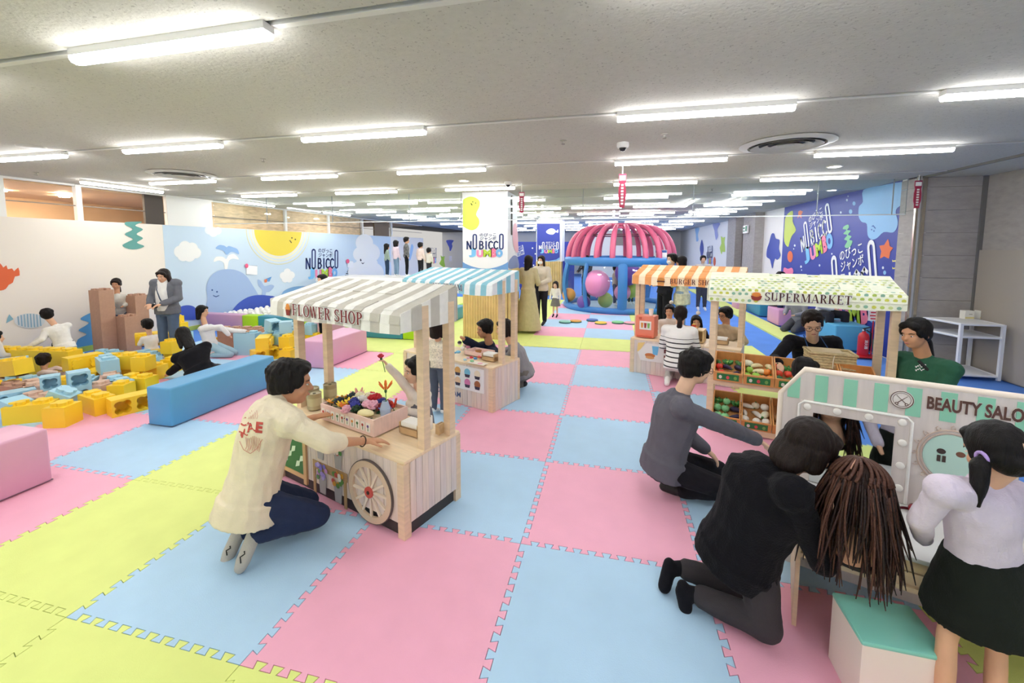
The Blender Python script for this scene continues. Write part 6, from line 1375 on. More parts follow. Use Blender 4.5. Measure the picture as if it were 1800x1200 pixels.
# ---- burger stall group
J, k = seat(PZ(1188, 672, 0)+Vector((0, -.05, 0)), 1.60, 15, 'kneel', 'front', .12); stripew, _ = simple('woman in a white striped sweater kneeling at the burger stall', J, k, cloth('#efece6'), cloth('#c9c4bd'), WHITE, (HDBR, 'lowpony', .22), vox=.012, seed=31, topk=1.6, hk=.98)
STRJ = J
J, k = seat(BU.W(.42, .78, 0), 1.25, 195, 'kneel', 'front', .12); J['head'] = PD(1177, 547, depth(J['head'])); J['chest'] = J['head']+Vector((0, .03, -.15)); simple('child with a white pompom hairband behind the burger stall', J, k, cloth('#e6dfd8'), cloth('#6b6c73'), WHITE, (HBLK, 'bun'), vox=.012, seed=33); HB1 = J['head']
J, k = seat(BU.W(.78, .80, 0), 1.15, 190, 'kneel', 'front', .1); J['head'] = PD(1224, 566, depth(J['head'])); J['chest'] = J['head']+Vector((0, .03, -.15)); simple('child in black with a white pompom behind the burger stall', J, k, cloth('#26252b'), cloth('#3b3a40'), WHITE, (HBLK, 'bob'), vox=.012, seed=34); HB2 = J['head']
for h_, nm in ((HB1, 'white'), (HB2, 'white')):
    pass
J, k = seat(PZ(1283, 648, 0), 1.62, 215, 'kneel', 'front', .05); J['head'] = PD(1275, 553, depth(J['head'])); J['chest'] = J['head']+Vector((.02, .02, -.20)); J['face'] = Vector((-.8, -.55, -.15)); J['pel'] = J['chest']+Vector((.03, .08, -.46))
o_, R_ = simple('man in a beige top and glasses behind the burger stall', J, k, cloth('#c0aa8c'), cloth('#2c2c33'), BLACKM, (HBLK, 'short'), SKIN2, vox=.012, seed=35); glasses(o_, J['head'], R_, 1.0, plain('#4a3b33', .3))
J, k = stand(1166, 590, 1.70, 240, arms='front'); J['head'] = PD(1181, 456, depth(J['head'])); J['chest'] = J['head']+Vector((-.03, .0, -.20)); o_, R_ = simple('tall person in black with a face mask behind the burger stall', J, k, cloth('#26262c'), cloth('#1d1d22'), WHITE, (HBLK, 'short'), SKIN3, vox=.014, seed=36)
def facemask(root, hd, R, k): prims('face_mask', plain('#eef0f2'), root, lambda m: m.ell(hd+R @ Vector((0, .062*k, -.048*k)), (.058*k, .042*k, .042*k), R), .008, 2)
facemask(o_, J['head'], R_, 1.0)
J, k = stand(1196, 592, 1.62, 300, arms='front'); J['head'] = PD(1197, 460, depth(J['head'])); plaidp, _ = simple('person in a pale green plaid shirt behind the burger stall', J, k, mat('plaid_green', '#cfcdb2', .9, var=.22, vscale=18), cloth('#8fa3b4'), WHITE, (HBLK, 'long', .12), vox=.014, seed=37, hem=(.22, .2, .16))
J, k = stand(1232, 545, 1.55, 180); simple('distant person in front of the far white wall', J, k, cloth('#b9b4ae'), cloth('#44444c'), WHITE, (HBLK, 'short'), vox=.02, seed=38, face=False)
# ---- ice cream group
J, k = seat(PD(862, 640, 5.2)*Vector((1, 1, 0)) if False else Vector((PD(858, 640, 5.45).x, PD(858, 640, 5.45).y, 0)), 1.68, 250, 'kneel', 'front', .08); J['head'] = PD(852, 578, 5.36); J['chest'] = PD(862, 612, 5.43); J['face'] = Vector((-.75, -.62, -.12)); J['wrR'] = PD(818, 597, 5.15); J['elR'] = PD(840, 610, 5.35); J['pel'] = J['chest']+Vector((.02, .1, -.47))
simple('man in a navy jacket behind the ice cream stall', J, k, cloth('#20263a'), cloth('#2c2c33'), BLACKM, (HBLK, 'short'), SKIN2, vox=.011, seed=41, topk=1.5)
J, k = seat(Vector((PZ(930, 686).x, PZ(930, 686).y+.1, 0)), 1.6, 262, 'squat', 'front', .18); J['head'] = PD(886, 577, 5.15); J['chest'] = PD(903, 610, 5.2); J['pel'] = PD(921, 652, 5.2); J['face'] = Vector((-.92, -.30, -.15)); J['knR'] = PD(897, 655, 5.45); J['knL'] = PD(893, 660, 5.3)
simple('woman in a grey jacket crouching at the end of the ice cream stall', J, k, cloth('#8f8d90'), cloth('#77706a'), BLACKM, (HDBR, 'bob'), SKIN3, vox=.011, seed=42)
p_ = PD(770, 640, 4.42); J, k = stand(770, 640, 1.05, 10, arms='front'); dz = Vector((p_.x, p_.y, 0))-Vector((J['pel'].x, J['pel'].y, 0)); J = {q: (v+dz if q not in ('face', 'side') else v) for q, v in J.items()}
J['head'] = PD(769, 578, 4.40); J['chest'] = PD(772, 603, 4.42)
simple('child in a cream dotted top leaning on the ice cream stall', J, k, mat('dotted_cream', '#e2d8c2', .9, var=.28, vscale=60), cloth('#59606e'), WHITE, (HDBR, 'bob'), vox=.010, seed=43, topk=1.5)
# ---- long dress, mother and toddler
J, k = stand(928, 583, 1.60, 20, arms='front'); simple('woman in a long beige dress seen from behind', J, k, cloth('#c8bb95'), cloth('#c4b98f'), BLACKM, (HDBR, 'long', .22), vox=.014, seed=45, legs=(.86, .15, .30))
J, k = stand(951, 570, 1.58, 195, arms='L'); o_, R_ = simple('woman in a beige sweater and black trousers holding a toddler hand', J, k, cloth('#d5c8b6'), cloth('#26262c'), BLACKM, (HDBR, 'long', .15), vox=.014, seed=46, topk=1.6); facemask(o_, J['head'], R_, 1.0)
prims('held_jacket', cloth('#2a2a31'), o_, lambda m: m.cap(J['pel']+Vector((-.12, -.12, .22)), J['pel']+Vector((-.14, -.1, -.35)), .10, .11, 12, ry=(.07, .08)), .014, 4, wrinkle(.01, 9, 3))
J, k = stand(976, 557, .88, 190); simple('toddler in a grey pinafore walking on the mats', J, k, cloth('#ece7df'), cloth('#77746f'), cloth('#2c2a2c'), (HBLK, 'bob'), SKIN3, vox=.011, seed=47, legs=(.22, .15, .25), hk=.82)
# ---- block area
J, k = stand(112, 640, 1.12, 300, lean=.20, arms='reach'); w_ = depth(J['pel']); J['pel'] = PD(112, 605, w_); J['head'] = PD(83, 553, w_-.05); J['chest'] = PD(100, 575, w_-.02); J['wrL'] = PD(48, 611, w_-.25); J['elL'] = PD(74, 597, w_-.18); J['wrR'] = PD(52, 608, w_+.1); J['elR'] = PD(76, 592, w_+.1)
simple('boy in a white shirt bending over the yellow block wall', J, k, cloth('#eeeae3'), cloth('#1d1d22'), BLACKM, (HBLK, 'short'), vox=.011, seed=51, topk=1.8, wr=.008, hem=(.12, .19, .16))
J, k = seat(Vector((PZ(80, 672).x, PZ(80, 672).y, 0)), .85, 60, 'sit', 'front', .06); J['head'] = PD(77, 633, depth(J['head'])); J['chest'] = PD(79, 652, depth(J['chest'])); J['pel'] = PD(82, 672, depth(J['pel'])); J['face'] = Vector((-.6, .7, -.1))
simple('toddler in pale pink sitting among the blocks', J, k, cloth('#e8d3cb'), cloth('#b9a7a2'), WHITE, (HDBR, 'short'), vox=.010, seed=52, hk=.8, face=False)
J, k = stand(216, 608, 1.2, 130, lean=.06, arms='front'); J['head'] = PD(204, 499, depth(J['head'])); J['face'] = Vector((.6, -.75, -.2)); J['chest'] = PD(206, 521, depth(J['head'])); simple('girl in a pale grey top behind the tall brown tower', J, k, cloth('#d5d2c8'), cloth('#5a6272'), WHITE, (HDBR, 'lowpony', .1), SKIN2, vox=.012, seed=53)
J, k = stand(301, 634, 1.50, 165, arms='front'); J['face'] = Vector((.25, -.9, -.22)); J['head'] = PD(287, 485, depth(J['head'])-.05); o_, R_ = simple('woman in a grey cardigan and jeans standing over the blocks', J, k, cloth('#6e7077'), cloth('#55657e'), WHITE, (HDBR, 'bob'), vox=.010, seed=54, topk=2.2, bulk=1.08, hands=True, wr=.008)
CW = J
fB = Vector((math.sin(DEG(165)), math.cos(DEG(165)), 0)); J['f'] = fB
prims('white_blouse', cloth('#f1efeb'), o_, lambda m: m.tube([J['chest']+fB*.05+Vector((0, 0, .05)), J['chest']+fB*.09-Vector((0, 0, .15)), J['pel']+fB*.09+Vector((0, 0, .10)), J['pel']+fB*.08], [.085, .095, .095, .085], 12, True, [.045, .07, .07, .07], (1, 0, 0)), .010, 3, wrinkle(.004, 10, 2))
prims('bag_strap', plain('#3c4a63'), o_, lambda m: m.tube([J['chest']+fB*.06+Vector((-.07, 0, .06)), J['chest']+fB*.155+Vector((-.03, 0, -.1)), J['chest']+fB*.17+Vector((.03, 0, -.22)), J['pel']+fB*.16+Vector((.09, 0, .08))], .009, 6), .006, 1)
prims('pouch', BLACKM, o_, lambda m: m.cap(J['pel']+Vector((-.06, -.20, .09)), J['pel']+Vector((.06, -.21, .08)), .03, .03, 10), .008, 2)
J, k = seat(Vector((PZ(268, 632).x, PZ(268, 632).y, 0)), .95, 285, 'kneel', 'front', .06); J['head'] = PD(259, 571, depth(J['head'])); J['chest'] = PD(264, 592, depth(J['chest'])); simple('small boy in white kneeling at the short brown tower', J, k, cloth('#ece3dc'), cloth('#2f3f6a'), WHITE, (HBLK, 'short'), vox=.010, seed=55, hk=.84)
J, k = seat(Vector((PZ(380, 627).x, PZ(380, 627).y, 0)), 1.15, 70, 'kneel', 'reach', .20); J['head'] = PD(356, 547, depth(J['head'])); J['chest'] = PD(362, 575, depth(J['chest'])); J['pel'] = PD(370, 605, depth(J['pel'])); J['wrR'] = PD(402, 588, depth(J['wrR'])); J['elR'] = PD(388, 574, depth(J['elR']))
simple('girl in a white sweatshirt and pale jeans crawling by the brown wall', J, k, cloth('#e9e7e6'), cloth('#a3bfce'), WHITE, (HBLK, 'long', .05), vox=.010, seed=56, topk=2.0)
J, k = seat(Vector((PZ(350, 672).x, PZ(350, 672).y, 0)), 1.60, 330, 'kneel', 'down', .16); J['head'] = PD(322, 590, depth(J['head'])); J['chest'] = PD(336, 617, depth(J['chest'])); J['pel'] = PD(352, 655, depth(J['pel'])); J['face'] = Vector((-.7, .3, -.55))
J['wrL'] = PD(298, 655, depth(J['wrL'])); J['elL'] = PD(318, 640, depth(J['elL'])); J['elR'] = PD(358, 640, depth(J['chest'])-.12); J['wrR'] = PD(345, 662, depth(J['chest'])-.2)
simple('woman in black with long black hair bent over the blocks', J, k, cloth('#17161a'), cloth('#2a2a31'), BLACKM, (HBLK, 'long', .14), vox=.011, seed=57, topk=1.6, bulk=1.05)
J, k = seat(Vector((PZ(-14, 664).x, PZ(-14, 664).y, 0)), 1.1, 20, 'kneel'); J['head'] = PD(-9, 594, depth(J['head'])); simple('child at the left edge with only the dark hair showing', J, k, cloth('#d9d4cc'), cloth('#33333b'), WHITE, (HBLK, 'short'), vox=.014, seed=58, face=False)
J, k = stand(572, 604, 1.26, 200); simple('child in black trousers behind the flower stall awning', J, k, cloth('#3a3a42'), cloth('#17171b'), WHITE, (HBLK, 'short'), vox=.014, seed=59, face=False)
# ---- children on the white inflatable ramp far left
PLZ = .92
rp = thing('inflatable_ramp', 'white inflatable ramp under the children at the far left', 'inflatable', (-6.3, 9.2, 0))
sobj('cushion', MB().rbox((0, 0, PLZ/2-.02), (2.9, 1.6, PLZ-.04), .15, seg=4), mat('white_vinyl', '#eeece8', .45), rp, 60); sobj('side_roll', MB().cap((-1.45, -.8, PLZ-.12), (1.45, -.8, PLZ-.12), .11, .11, 12), mat('white_vinyl', '#eeece8', .45), rp, 60)
for px, hd_y, H_, fc, tp, bt, hr, lb in [(680, 458, .92, 40, '#93a59a', '#2f4158', 'long', 'girl in a sage cardigan on the far ramp'), (696, 443, 1.02, 30, '#e2cfd9', '#7f9ab4', 'bob', 'girl in a pink top and denim skirt on the far ramp'), (714, 432, 1.12, 60, '#5c5c5c', '#1c1c20', 'short', 'child in a checked vest on the far ramp'), (739, 452, .96, 20, '#e3cfc9', '#26262c', 'short', 'child in pale pink with arms out on the far ramp'), (754, 470, .8, 0, '#d9d4cc', '#33333b', 'short', 'small child low behind the ice cream awning')]:
    w_ = 12.2; hdp = PD(px, hd_y, w_); kk = H_/1.68; J, k = stand(px, 500, H_, fc); d_ = Vector((hdp.x, hdp.y, PLZ))-Vector((J['pel'].x, J['pel'].y, 0)); J = {q: (v+d_ if q not in ('face', 'side') else v) for q, v in J.items()}
    simple(lb, J, k, mat('checked', '#6a6a6a', .9, var=.6, vscale=14) if 'checked' in lb else cloth(tp), cloth(bt), WHITE, (HBLK, hr), vox=.015, seed=61+px, face=False)
# ---- people by the navy mural and in the dome
for px, py, w_, H_, fc, tp, bt, lb, seatz in [(1362, 484, 10.2, 1.6, 150, '#3d3a40', '#2a3550', 'person in dark jeans sitting on the pink cube', .37), (1450, 486, 7.9, 1.6, 160, '#d9d8d4', '#2c2c33', 'person in white sitting on the sky blue bench', .43), (1408, 500, 8.9, 1.5, 230, '#8d8b90', '#55555c', 'person in grey in front of the navy mural', None)]:
    hp = PD(px, py, w_); 
    if seatz is None: J, k = seat(Vector((hp.x, hp.y, 0)), H_, fc, 'kneel', 'front'); J = {q: v for q, v in J.items()}; zz = hp.z-J['head'].z; 
    else:
        J, k = seat(Vector((hp.x, hp.y, seatz-.02)), H_, fc, 'sit', 'front'); a = DEG(fc); f_ = Vector((math.sin(a), math.cos(a), 0))
        for s in 'RL': J['an'+s] = J['kn'+s]*1.0; J['an'+s].z = .09; J['to'+s] = J['an'+s]+f_*.13*k; J['to'+s].z = .04
    simple(lb, J, k, cloth(tp), cloth(bt), WHITE, (HBLK, 'short'), vox=.016, seed=70+px, face=False)
for px, w_, H_, fc, tp, bt, lb in [(1080, 12.9, 1.2, 100, '#cfc4b8', '#4d5568', 'child pushing balloons inside the dome'), (1030, 13.4, 1.5, 200, '#3a3d47', '#2c3444', 'person in dark clothes inside the dome'), (1108, 13.2, 1.0, 150, '#b9b0c9', '#2c3444', 'small child at the right inside the dome')]:
    b_ = PD(px, 540, w_); J, k = stand(px, 540, H_, fc, arms='reach'); d_ = Vector((b_.x, b_.y, .02))-Vector((J['pel'].x, J['pel'].y, 0)); J = {q: (v+d_ if q not in ('face', 'side') else v) for q, v in J.items()}
    simple(lb, J, k, cloth(tp), cloth(bt), WHITE, (HBLK, 'short'), vox=.02, seed=80+px, face=False)
remesh_all()
# striped sweater bands follow the woman's back
# ================================================================ prints that lie on clothing
from mathutils.bvhtree import BVHTree
def child(root, nm): return next(c for c in root.children if c.name.split('.')[0] == nm)
def bvh(o): return BVHTree.FromPolygons([v.co for v in o.data.vertices], [tuple(p.vertices) for p in o.data.polygons])
def drape(root, part, name, polys, material, lift=.004):
    """pixel polygons laid on the surface of a garment"""
    T = bvh(child(root, part)); mb = MB()
    for poly in polys:
        pts = []
        for x, y in poly:
            h = T.ray_cast(CAM, ray(x, y).normalized())
            if h[0] is None: break
            pts.append(h[0]-ray(x, y).normalized()*lift)
        else: mb.add(pts, [tuple(range(len(pts)))])
    if mb.v: obj(name, mb, material, child(root, part))
def text_px(s, cx, cy, h, xs=1, rot=0, bold=.02):
    vs, fs = text_mesh(s, bold=bold); c, q = math.cos(rot), math.sin(rot)
    P = [(cx+(v[0]*xs*c-v[1]*q)*h, cy-(v[0]*xs*q+v[1]*c)*h) for v in vs]; return [[P[i] for i in f] for f in fs]
def line_px(pts, w):
    out = []
    for (x0, y0), (x1, y1) in zip(pts[:-1], pts[1:]):
        d = Vector((x1-x0, y1-y0)); n = Vector((-d.y, d.x)).normalized()*w/2; out.append([(x0+n.x, y0+n.y), (x1+n.x, y1+n.y), (x1-n.x, y1-n.y), (x0-n.x, y0-n.y)])
    return out
RP = plain('#b8463a'); RP2 = plain('#cf9482')
drape(man, 'top', 'shirt_print', text_px('C', 429, 742, 22, rot=.5)+text_px('A', 441, 752, 22, rot=.15)+text_px('E', 455, 752, 25, rot=-.1, bold=.05)+text_px('M', 428, 762, 18, rot=.4), RP)
pl2 = []
for k in range(9): pl2 += line_px([(432+3.0*k, 768+2*math.sin(k)), (434+3.0*k, 784+4*math.sin(k*1.3)), (431+3.0*k, 792-2*math.cos(k*2))], 1.0)
pl2 += line_px([(421, 775), (428, 790), (440, 797), (452, 788), (461, 772)], 1.4)
for k in range(6): pl2 += line_px([(436+3*k, 722+2*math.sin(k*2)), (438+3*k, 730+3*math.cos(k)), (436+3*k, 736)], .9)
drape(man, 'top', 'shirt_drawing', pl2, RP2)
pb = []
for k in range(7): pb += line_px([(562+5*k, 738+2.2*k+2*math.sin(k*2.2)), (565+5*k, 742+2.2*k+3*math.cos(k*1.7)), (567+5*k, 739+2.4*k)], 1.8)
drape(man, 'top', 'sleeve_print', pb, plain('#5f87a3'))
sc_ = []
for y0, n0 in ((643, 6), (649, 5)):
    for k in range(n0): sc_ += line_px([(1609+3.2*k, y0+1.5*math.sin(k*2.4)), (1610.5+3.2*k, y0+3*math.cos(k*1.9)), (1612+3.2*k, y0+1.2*math.sin(k))], 1.2)
drape(gw, 'top', 'shirt_emblem', sc_, W_)
# striped sweater
sm_ = bpy.data.materials.new('striped_knit'); sm_.use_nodes = True; nt = sm_.node_tree; bs = nt.nodes['Principled BSDF']; bs.inputs['Roughness'].default_value = .9
tc = nt.nodes.new('ShaderNodeTexCoord'); sx = nt.nodes.new('ShaderNodeSeparateXYZ'); nt.links.new(tc.outputs['Object'], sx.inputs[0])
def mth(op, a, b): 
    n = nt.nodes.new('ShaderNodeMath'); n.operation = op
    for i, v in enumerate((a, b)):
        if isinstance(v, (int, float)): n.inputs[i].default_value = v
        else: nt.links.new(v, n.inputs[i])
    return n.outputs[0]
fr_ = mth('FRACT', mth('MULTIPLY', sx.outputs[2], 17.0), 0); band = mth('LESS_THAN', fr_, .26); low = mth('LESS_THAN', sx.outputs[2], STRJ['chest'].z-.10); fac = mth('MULTIPLY', band, low)
mx = nt.nodes.new('ShaderNodeMix'); mx.data_type = 'RGBA'; mx.inputs[6].default_value = srgb('#f0ede8'); mx.inputs[7].default_value = srgb('#2e2a2c'); nt.links.new(fac, mx.inputs[0]); nt.links.new(mx.outputs[2], bs.inputs['Base Color'])
child(stripew, 'top').data.materials[0] = sm_
for h_, o_ in ((HB1, 1), (HB2, 2)):
    pm_ = tag(sobj('pompom', MB().ell(h_+Vector((.02, 0, .135)), .03), plain('#f4f2ee', .9)), 'white pompom hair ornament on the %s behind the burger stall' % ('child in the pale top' if o_ == 1 else 'child in black'), 'hair ornament')
# ================================================================ things on the flower stall
def on(px, py, z=.505): return PZ(px, py, z)
CT = .503
PK_ = mat('pink_wood', '#ecccc2', .5, var=.06, vscale=4, stretch=(3, 12, 3))
fx0, fx1, fy0, fy1, fh = .40, .975, .10, .405, .115
tr = thing('flower_crate', 'pale pink wooden crate of artificial flowers on the flower stall', 'crate', FS.W(fx0, fy0, CT), FS.rz); w_, d_ = fx1-fx0, fy1-fy0
obj('crate_board', MB().box2((.01, .01, fh-.035), (w_-.01, d_-.01, fh-.025)), WOODH, tr)
for a, b in (((0, 0, 0), (w_, .012, fh)), ((0, d_-.012, 0), (w_, d_, fh)), ((0, .012, 0), (.012, d_-.012, fh)), ((w_-.012, .012, 0), (w_, d_-.012, fh))): obj('crate_side', MB().box2(a, b), PK_, tr)
rc = random.Random(9)
for k in range(10):
    c = obj('flower_card', MB().box((.035+k*.054, -.002, .055), (.038, .003, .062)), plain('#f3ede6'), tr)
    obj('card_picture', MB().prism(circ(0, 0, .010, 10), (.035+k*.054, -.0045, .064), (1, 0, 0), (0, 0, 1), (0, -.001, 0)), plain(['#b5453c', '#6a4a8c', '#d98a3c', '#3f6f3a'][k % 4]), c); obj('card_picture', MB().box((.035+k*.054, -.0045, .042), (.004, .002, .022)), plain('#4f7a45'), c)
def rose_mesh():
    mb = MB(); 
    for n, r, h, t in ((5, .020, .006, .75), (5, .013, .013, .45), (3, .006, .018, .2)):
        for i in range(n):
            a = 2*math.pi*i/n+n*.3+r*90; R = Matrix.Rotation(a, 3, 'Z') @ Matrix.Rotation(t, 3, 'Y'); mb.ell((r*math.cos(a), r*math.sin(a), h), (.007, .015, .017), R, 8, 6)
    return mb.mesh('bloom', True)
def daisy_mesh(n=8, L=.022, w=.0085, up=.5):
    mb = MB()
    for i in range(n):
        a = 2*math.pi*i/n; R = Matrix.Rotation(a, 3, 'Z') @ Matrix.Rotation(-up, 3, 'Y'); mb.ell((L*.9*math.cos(a), L*.9*math.sin(a), L*up*.8), (L, w, .003), R, 8, 5)
    return mb.mesh('bloom', True)
BL = {'rose': rose_mesh(), 'daisy': daisy_mesh(), 'lily': daisy_mesh(6, .030, .009, .9)}
CEN = MB().ell((0, 0, .008), (.009, .009, .007), None, 8, 6).mesh('centre', True); 
stem_ = MB().tube([(0, 0, 0), (.004, 0, -.03), (-.004, .003, -.065)], .0022, 6)
for i in range(3):
    a = i*2.1; stem_.ell((.014*math.cos(a), .014*math.sin(a), -.018-.012*i), (.016, .007, .002), Matrix.Rotation(a, 3, 'Z') @ Matrix.Rotation(.4, 3, 'Y'), 8, 5)
STEM = stem_.mesh('stem', True); LEAFM = mat('leaf_green', '#2f5a34', .6); STEM.materials.append(LEAFM)
for m_ in BL.values(): m_.materials.append(WHITE)
CEN.materials.append(WHITE)
def flower(p, kind, col, label, tilt=(0, 0), s=1.0, cen=None):
    t = thing('artificial_flower', label, 'flower', p, rc.uniform(0, 6), 'artificial flowers in the pink crate'); t.rotation_euler[0], t.rotation_euler[1] = tilt; t.scale = (s, s, s)
    obj('bloom', BL[kind], mat('petal_'+col[1:], col, .6, var=.1, vscale=40), t); obj('stem', STEM, LEAFM, t)
    if kind != 'rose': obj('centre', CEN, plain(cen or '#8a5a20'), t)
    return t
FL = [(.03, .05, 'daisy', '#f0a93c', 'orange'), (.06, .12, 'daisy', '#f2b63f', 'orange'), (.05, .2, 'daisy', '#f2a33c', 'orange'), (.11, .06, 'rose', '#1f2a3a', 'dark navy'), (.13, .15, 'rose', '#20343a', 'dark teal'), (.10, .23, 'lily', '#f0b0a0', 'peach'), (.16, .2, 'rose', '#f3c3c9', 'pale pink'),
      (.19, .08, 'daisy', '#f3d33c', 'yellow'), (.17, .03, 'daisy', '#f4cf3a', 'yellow'), (.21, .02, 'daisy', '#ef7f2c', 'deep orange'), (.22, .15, 'rose', '#f2ecc4', 'cream'), (.25, .2, 'rose', '#f3e9cf', 'cream'), (.23, .26, 'rose', '#f0d9dd', 'blush'), (.28, .12, 'rose', '#efeee6', 'white'), (.29, .05, 'rose', '#3a3f9c', 'royal blue'), (.25, .08, 'rose', '#353a8c', 'royal blue'),
      (.32, .18, 'rose', '#c3232a', 'red'), (.29, .24, 'rose', '#c9262c', 'red'), (.36, .22, 'rose', '#b91f28', 'red'), (.40, .20, 'rose', '#27357f', 'dark blue'), (.43, .22, 'rose', '#8c1a26', 'crimson'), (.36, .10, 'rose', '#f2bccb', 'soft pink'), (.40, .12, 'rose', '#f0b3c4', 'soft pink'), (.27, .0, 'rose', '#f4b9c6', 'soft pink'), (.45, .14, 'rose', '#7a1522', 'crimson'), (.47, .2, 'rose', '#a01c2a', 'crimson'), (.48, .15, 'daisy', '#6f7fd0', 'violet'), (.49, .22, 'lily', '#d8452c', 'scarlet'), (.20, .27, 'rose', '#d8384a', 'rose red'), (.33, .03, 'rose', '#1f3a24', 'dark green')]
seen = {}
for x, y, kd, c, nm in FL:
    hgt = fh-.015+.05*math.exp(-((x-.27)/.2)**2-((y-.14)/.12)**2)
    kk = (nm, kd); seen[kk] = seen.get(kk, 0)+1
    wh = 'front of' if y < .1 else ('middle of' if y < .19 else 'back of')
    flower(tr.location+FS.u*(x+.012)+FS.v*(y+.015)+Vector((0, 0, hgt)), kd, c, '%s artificial %s at the %s the crate, %s part' % (nm, kd, wh, 'left' if x < .2 else ('centre' if x < .36 else 'right')), (rc.uniform(-.5, .3), rc.uniform(-.4, .4)), rc.uniform(1.15, 1.45))
lv = MB()
for k in range(34):
    a = rc.uniform(0, 6.28); x, y = rc.uniform(.02, .52), rc.uniform(.02, .26); lv.ell((x, y, fh-.03+rc.uniform(.0, .05)), (.028, .010, .003), Matrix.Rotation(a, 3, 'Z') @ Matrix.Rotation(rc.uniform(-.8, .8), 3, 'Y'), 8, 5)
lo = tag(obj('foliage_bed', lv, LEAFM, None, True, loc=tr.location, rz=FS.rz), 'dark green loose leaves under the flowers in the crate', 'foliage'); lo['kind'] = 'stuff'
lf = thing('soft_toy_loaf', 'pale yellow oval loaf-shaped toy on the crate edge', 'toy', FS.W(.835, .15, CT+fh-.025), FS.rz+.35); sobj('body', MB().ell((0, 0, .03), (.062, .032, .026)), mat('pale_yellow', '#f2e6b0', .6), lf, 80); sobj('rim', MB().tube([(.060*math.cos(t*.35), .031*math.sin(t*.35), .024) for t in range(19)], .004, 6), plain('#e6d596'), lf, 80)
cp = thing('toy_vase', 'pale blue clear cup vase standing in the crate corner', 'vase', FS.W(.918, .25, CT+fh-.025), FS.rz); sobj('cup', MB().lathe([(.026, 0), (.034, .002), (.038, .05), (.034, .05), (.031, .006)], cap=False), mat('pale_blue_plastic', '#c2d3ea', .25, alpha=.75), cp); sobj('funnel', MB().lathe([(.036, .05), (.020, .10), (.017, .10), (.030, .048)], cap=False), mat('pale_blue_plastic', '#c2d3ea', .25, alpha=.75), cp)
def long_flower(base, tip, kind, col, label, s=1.3):
    t = thing('artificial_flower', label, 'flower', tip); d = Vector(base)-Vector(tip)
    obj('stem', MB().tube([(0, 0, 0), d*.5+Vector((.004, 0, .004)), d], .003, 6), plain('#4f8a3c'), t, True); b = obj('bloom', BL[kind], mat('petal_'+col[1:], col, .6, var=.1, vscale=40), t); b.scale = (s, s, s); obj('calyx', MB().ell(d.normalized()*.012, (.009, .009, .016)), LEAFM, t, True)
cb_ = FS.W(.918, .25, CT+fh+.0); long_flower(cb_, PP(678, 684, FS.W(0, .25, 0), FS.v), 'lily', '#ef7a2a', 'orange lily standing in the clear vase', 1.2)
long_flower(flower_hand+Vector((.01, 0, -.09)), flower_hand+Vector((-.018, -.01, .028)), 'rose', '#d8384a', 'small red flower held up in the girl hand', .8)
for x, y, nm in ((.14, .20, 'front one'), (.05, .40, 'back one'), (.02, .26, 'leftmost one')):
    t = thing('seed_tin', 'olive round tin on the flower stall, ' + nm, 'tin', FS.W(x+.03, y, CT)); sobj('can', MB().lathe([(.001, 0), (.052, 0), (.054, .006), (.052, .01), (.052, .118), (.054, .124), (.050, .126), (.048, .118), (.001, .116)], cap=False), mat('olive_tin', '#a79c7c', .35, metal=.4), t); sobj('lid_knob', MB().lathe([(.012, .116), (.012, .122), (.001, .123)], n=12, cap=False), plain('#6d6650'), t); sobj('label_band', MB().lathe([(.0525, .03), (.0525, .09)], cap=False), plain('#b9b08c'), t)
def cashbox(p, rz, label, w=.17, d=.105, h=.07):
    t = thing('toy_cash_box', label, 'cash box', p, rz); B = mat('box_wood', '#c9a77c', .5, var=.1, vscale=4, stretch=(3, 12, 12))
    obj('drawer_box', MB().box((0, 0, h*.35), (w, d, h*.7)), B, t); obj('side_cheek', MB().box((w/2-.006, 0, h*.55), (.012, d, h*1.1)), B, t); obj('side_cheek', MB().box((-w/2+.006, 0, h*.55), (.012, d, h*1.1)), B, t)
    sobj('white_lid', MB().rbox((0, .0, h*.95), (w-.026, d*.98, h*.5), .008), plain('#f2efe8'), t); obj('drawer_gap', MB().box((0, -d/2-.001, h*.66), (w-.024, .002, .004)), plain('#7a5f42'), t)
    return t
cashbox(FS.W(1.14, .30, CT), FS.rz+.05, 'toy wooden cash box with a white lid on the flower stall'); t = thing('toy_scanner', 'small black and white scanner on the flower stall', 'scanner', FS.W(1.20, .385, CT), FS.rz); sobj('handle', MB().rbox((0, 0, .05), (.03, .05, .1), .008), WHITE, t); sobj('nose', MB().rbox((-.02, -.01, .10), (.07, .03, .022), .006), BLACKM, t)
t = thing('toy_card_block', 'small wooden block behind the post of the flower stall', 'block', FS.W(1.30, .385, CT), FS.rz); sobj('block', MB().rbox((0, 0, .035), (.035, .06, .07), .004), mat('box_wood', '#c9a77c', .5), t); obj('card_slot', MB().box((0, 0, .0705), (.004, .05, .002)), plain('#5a4632'), t)
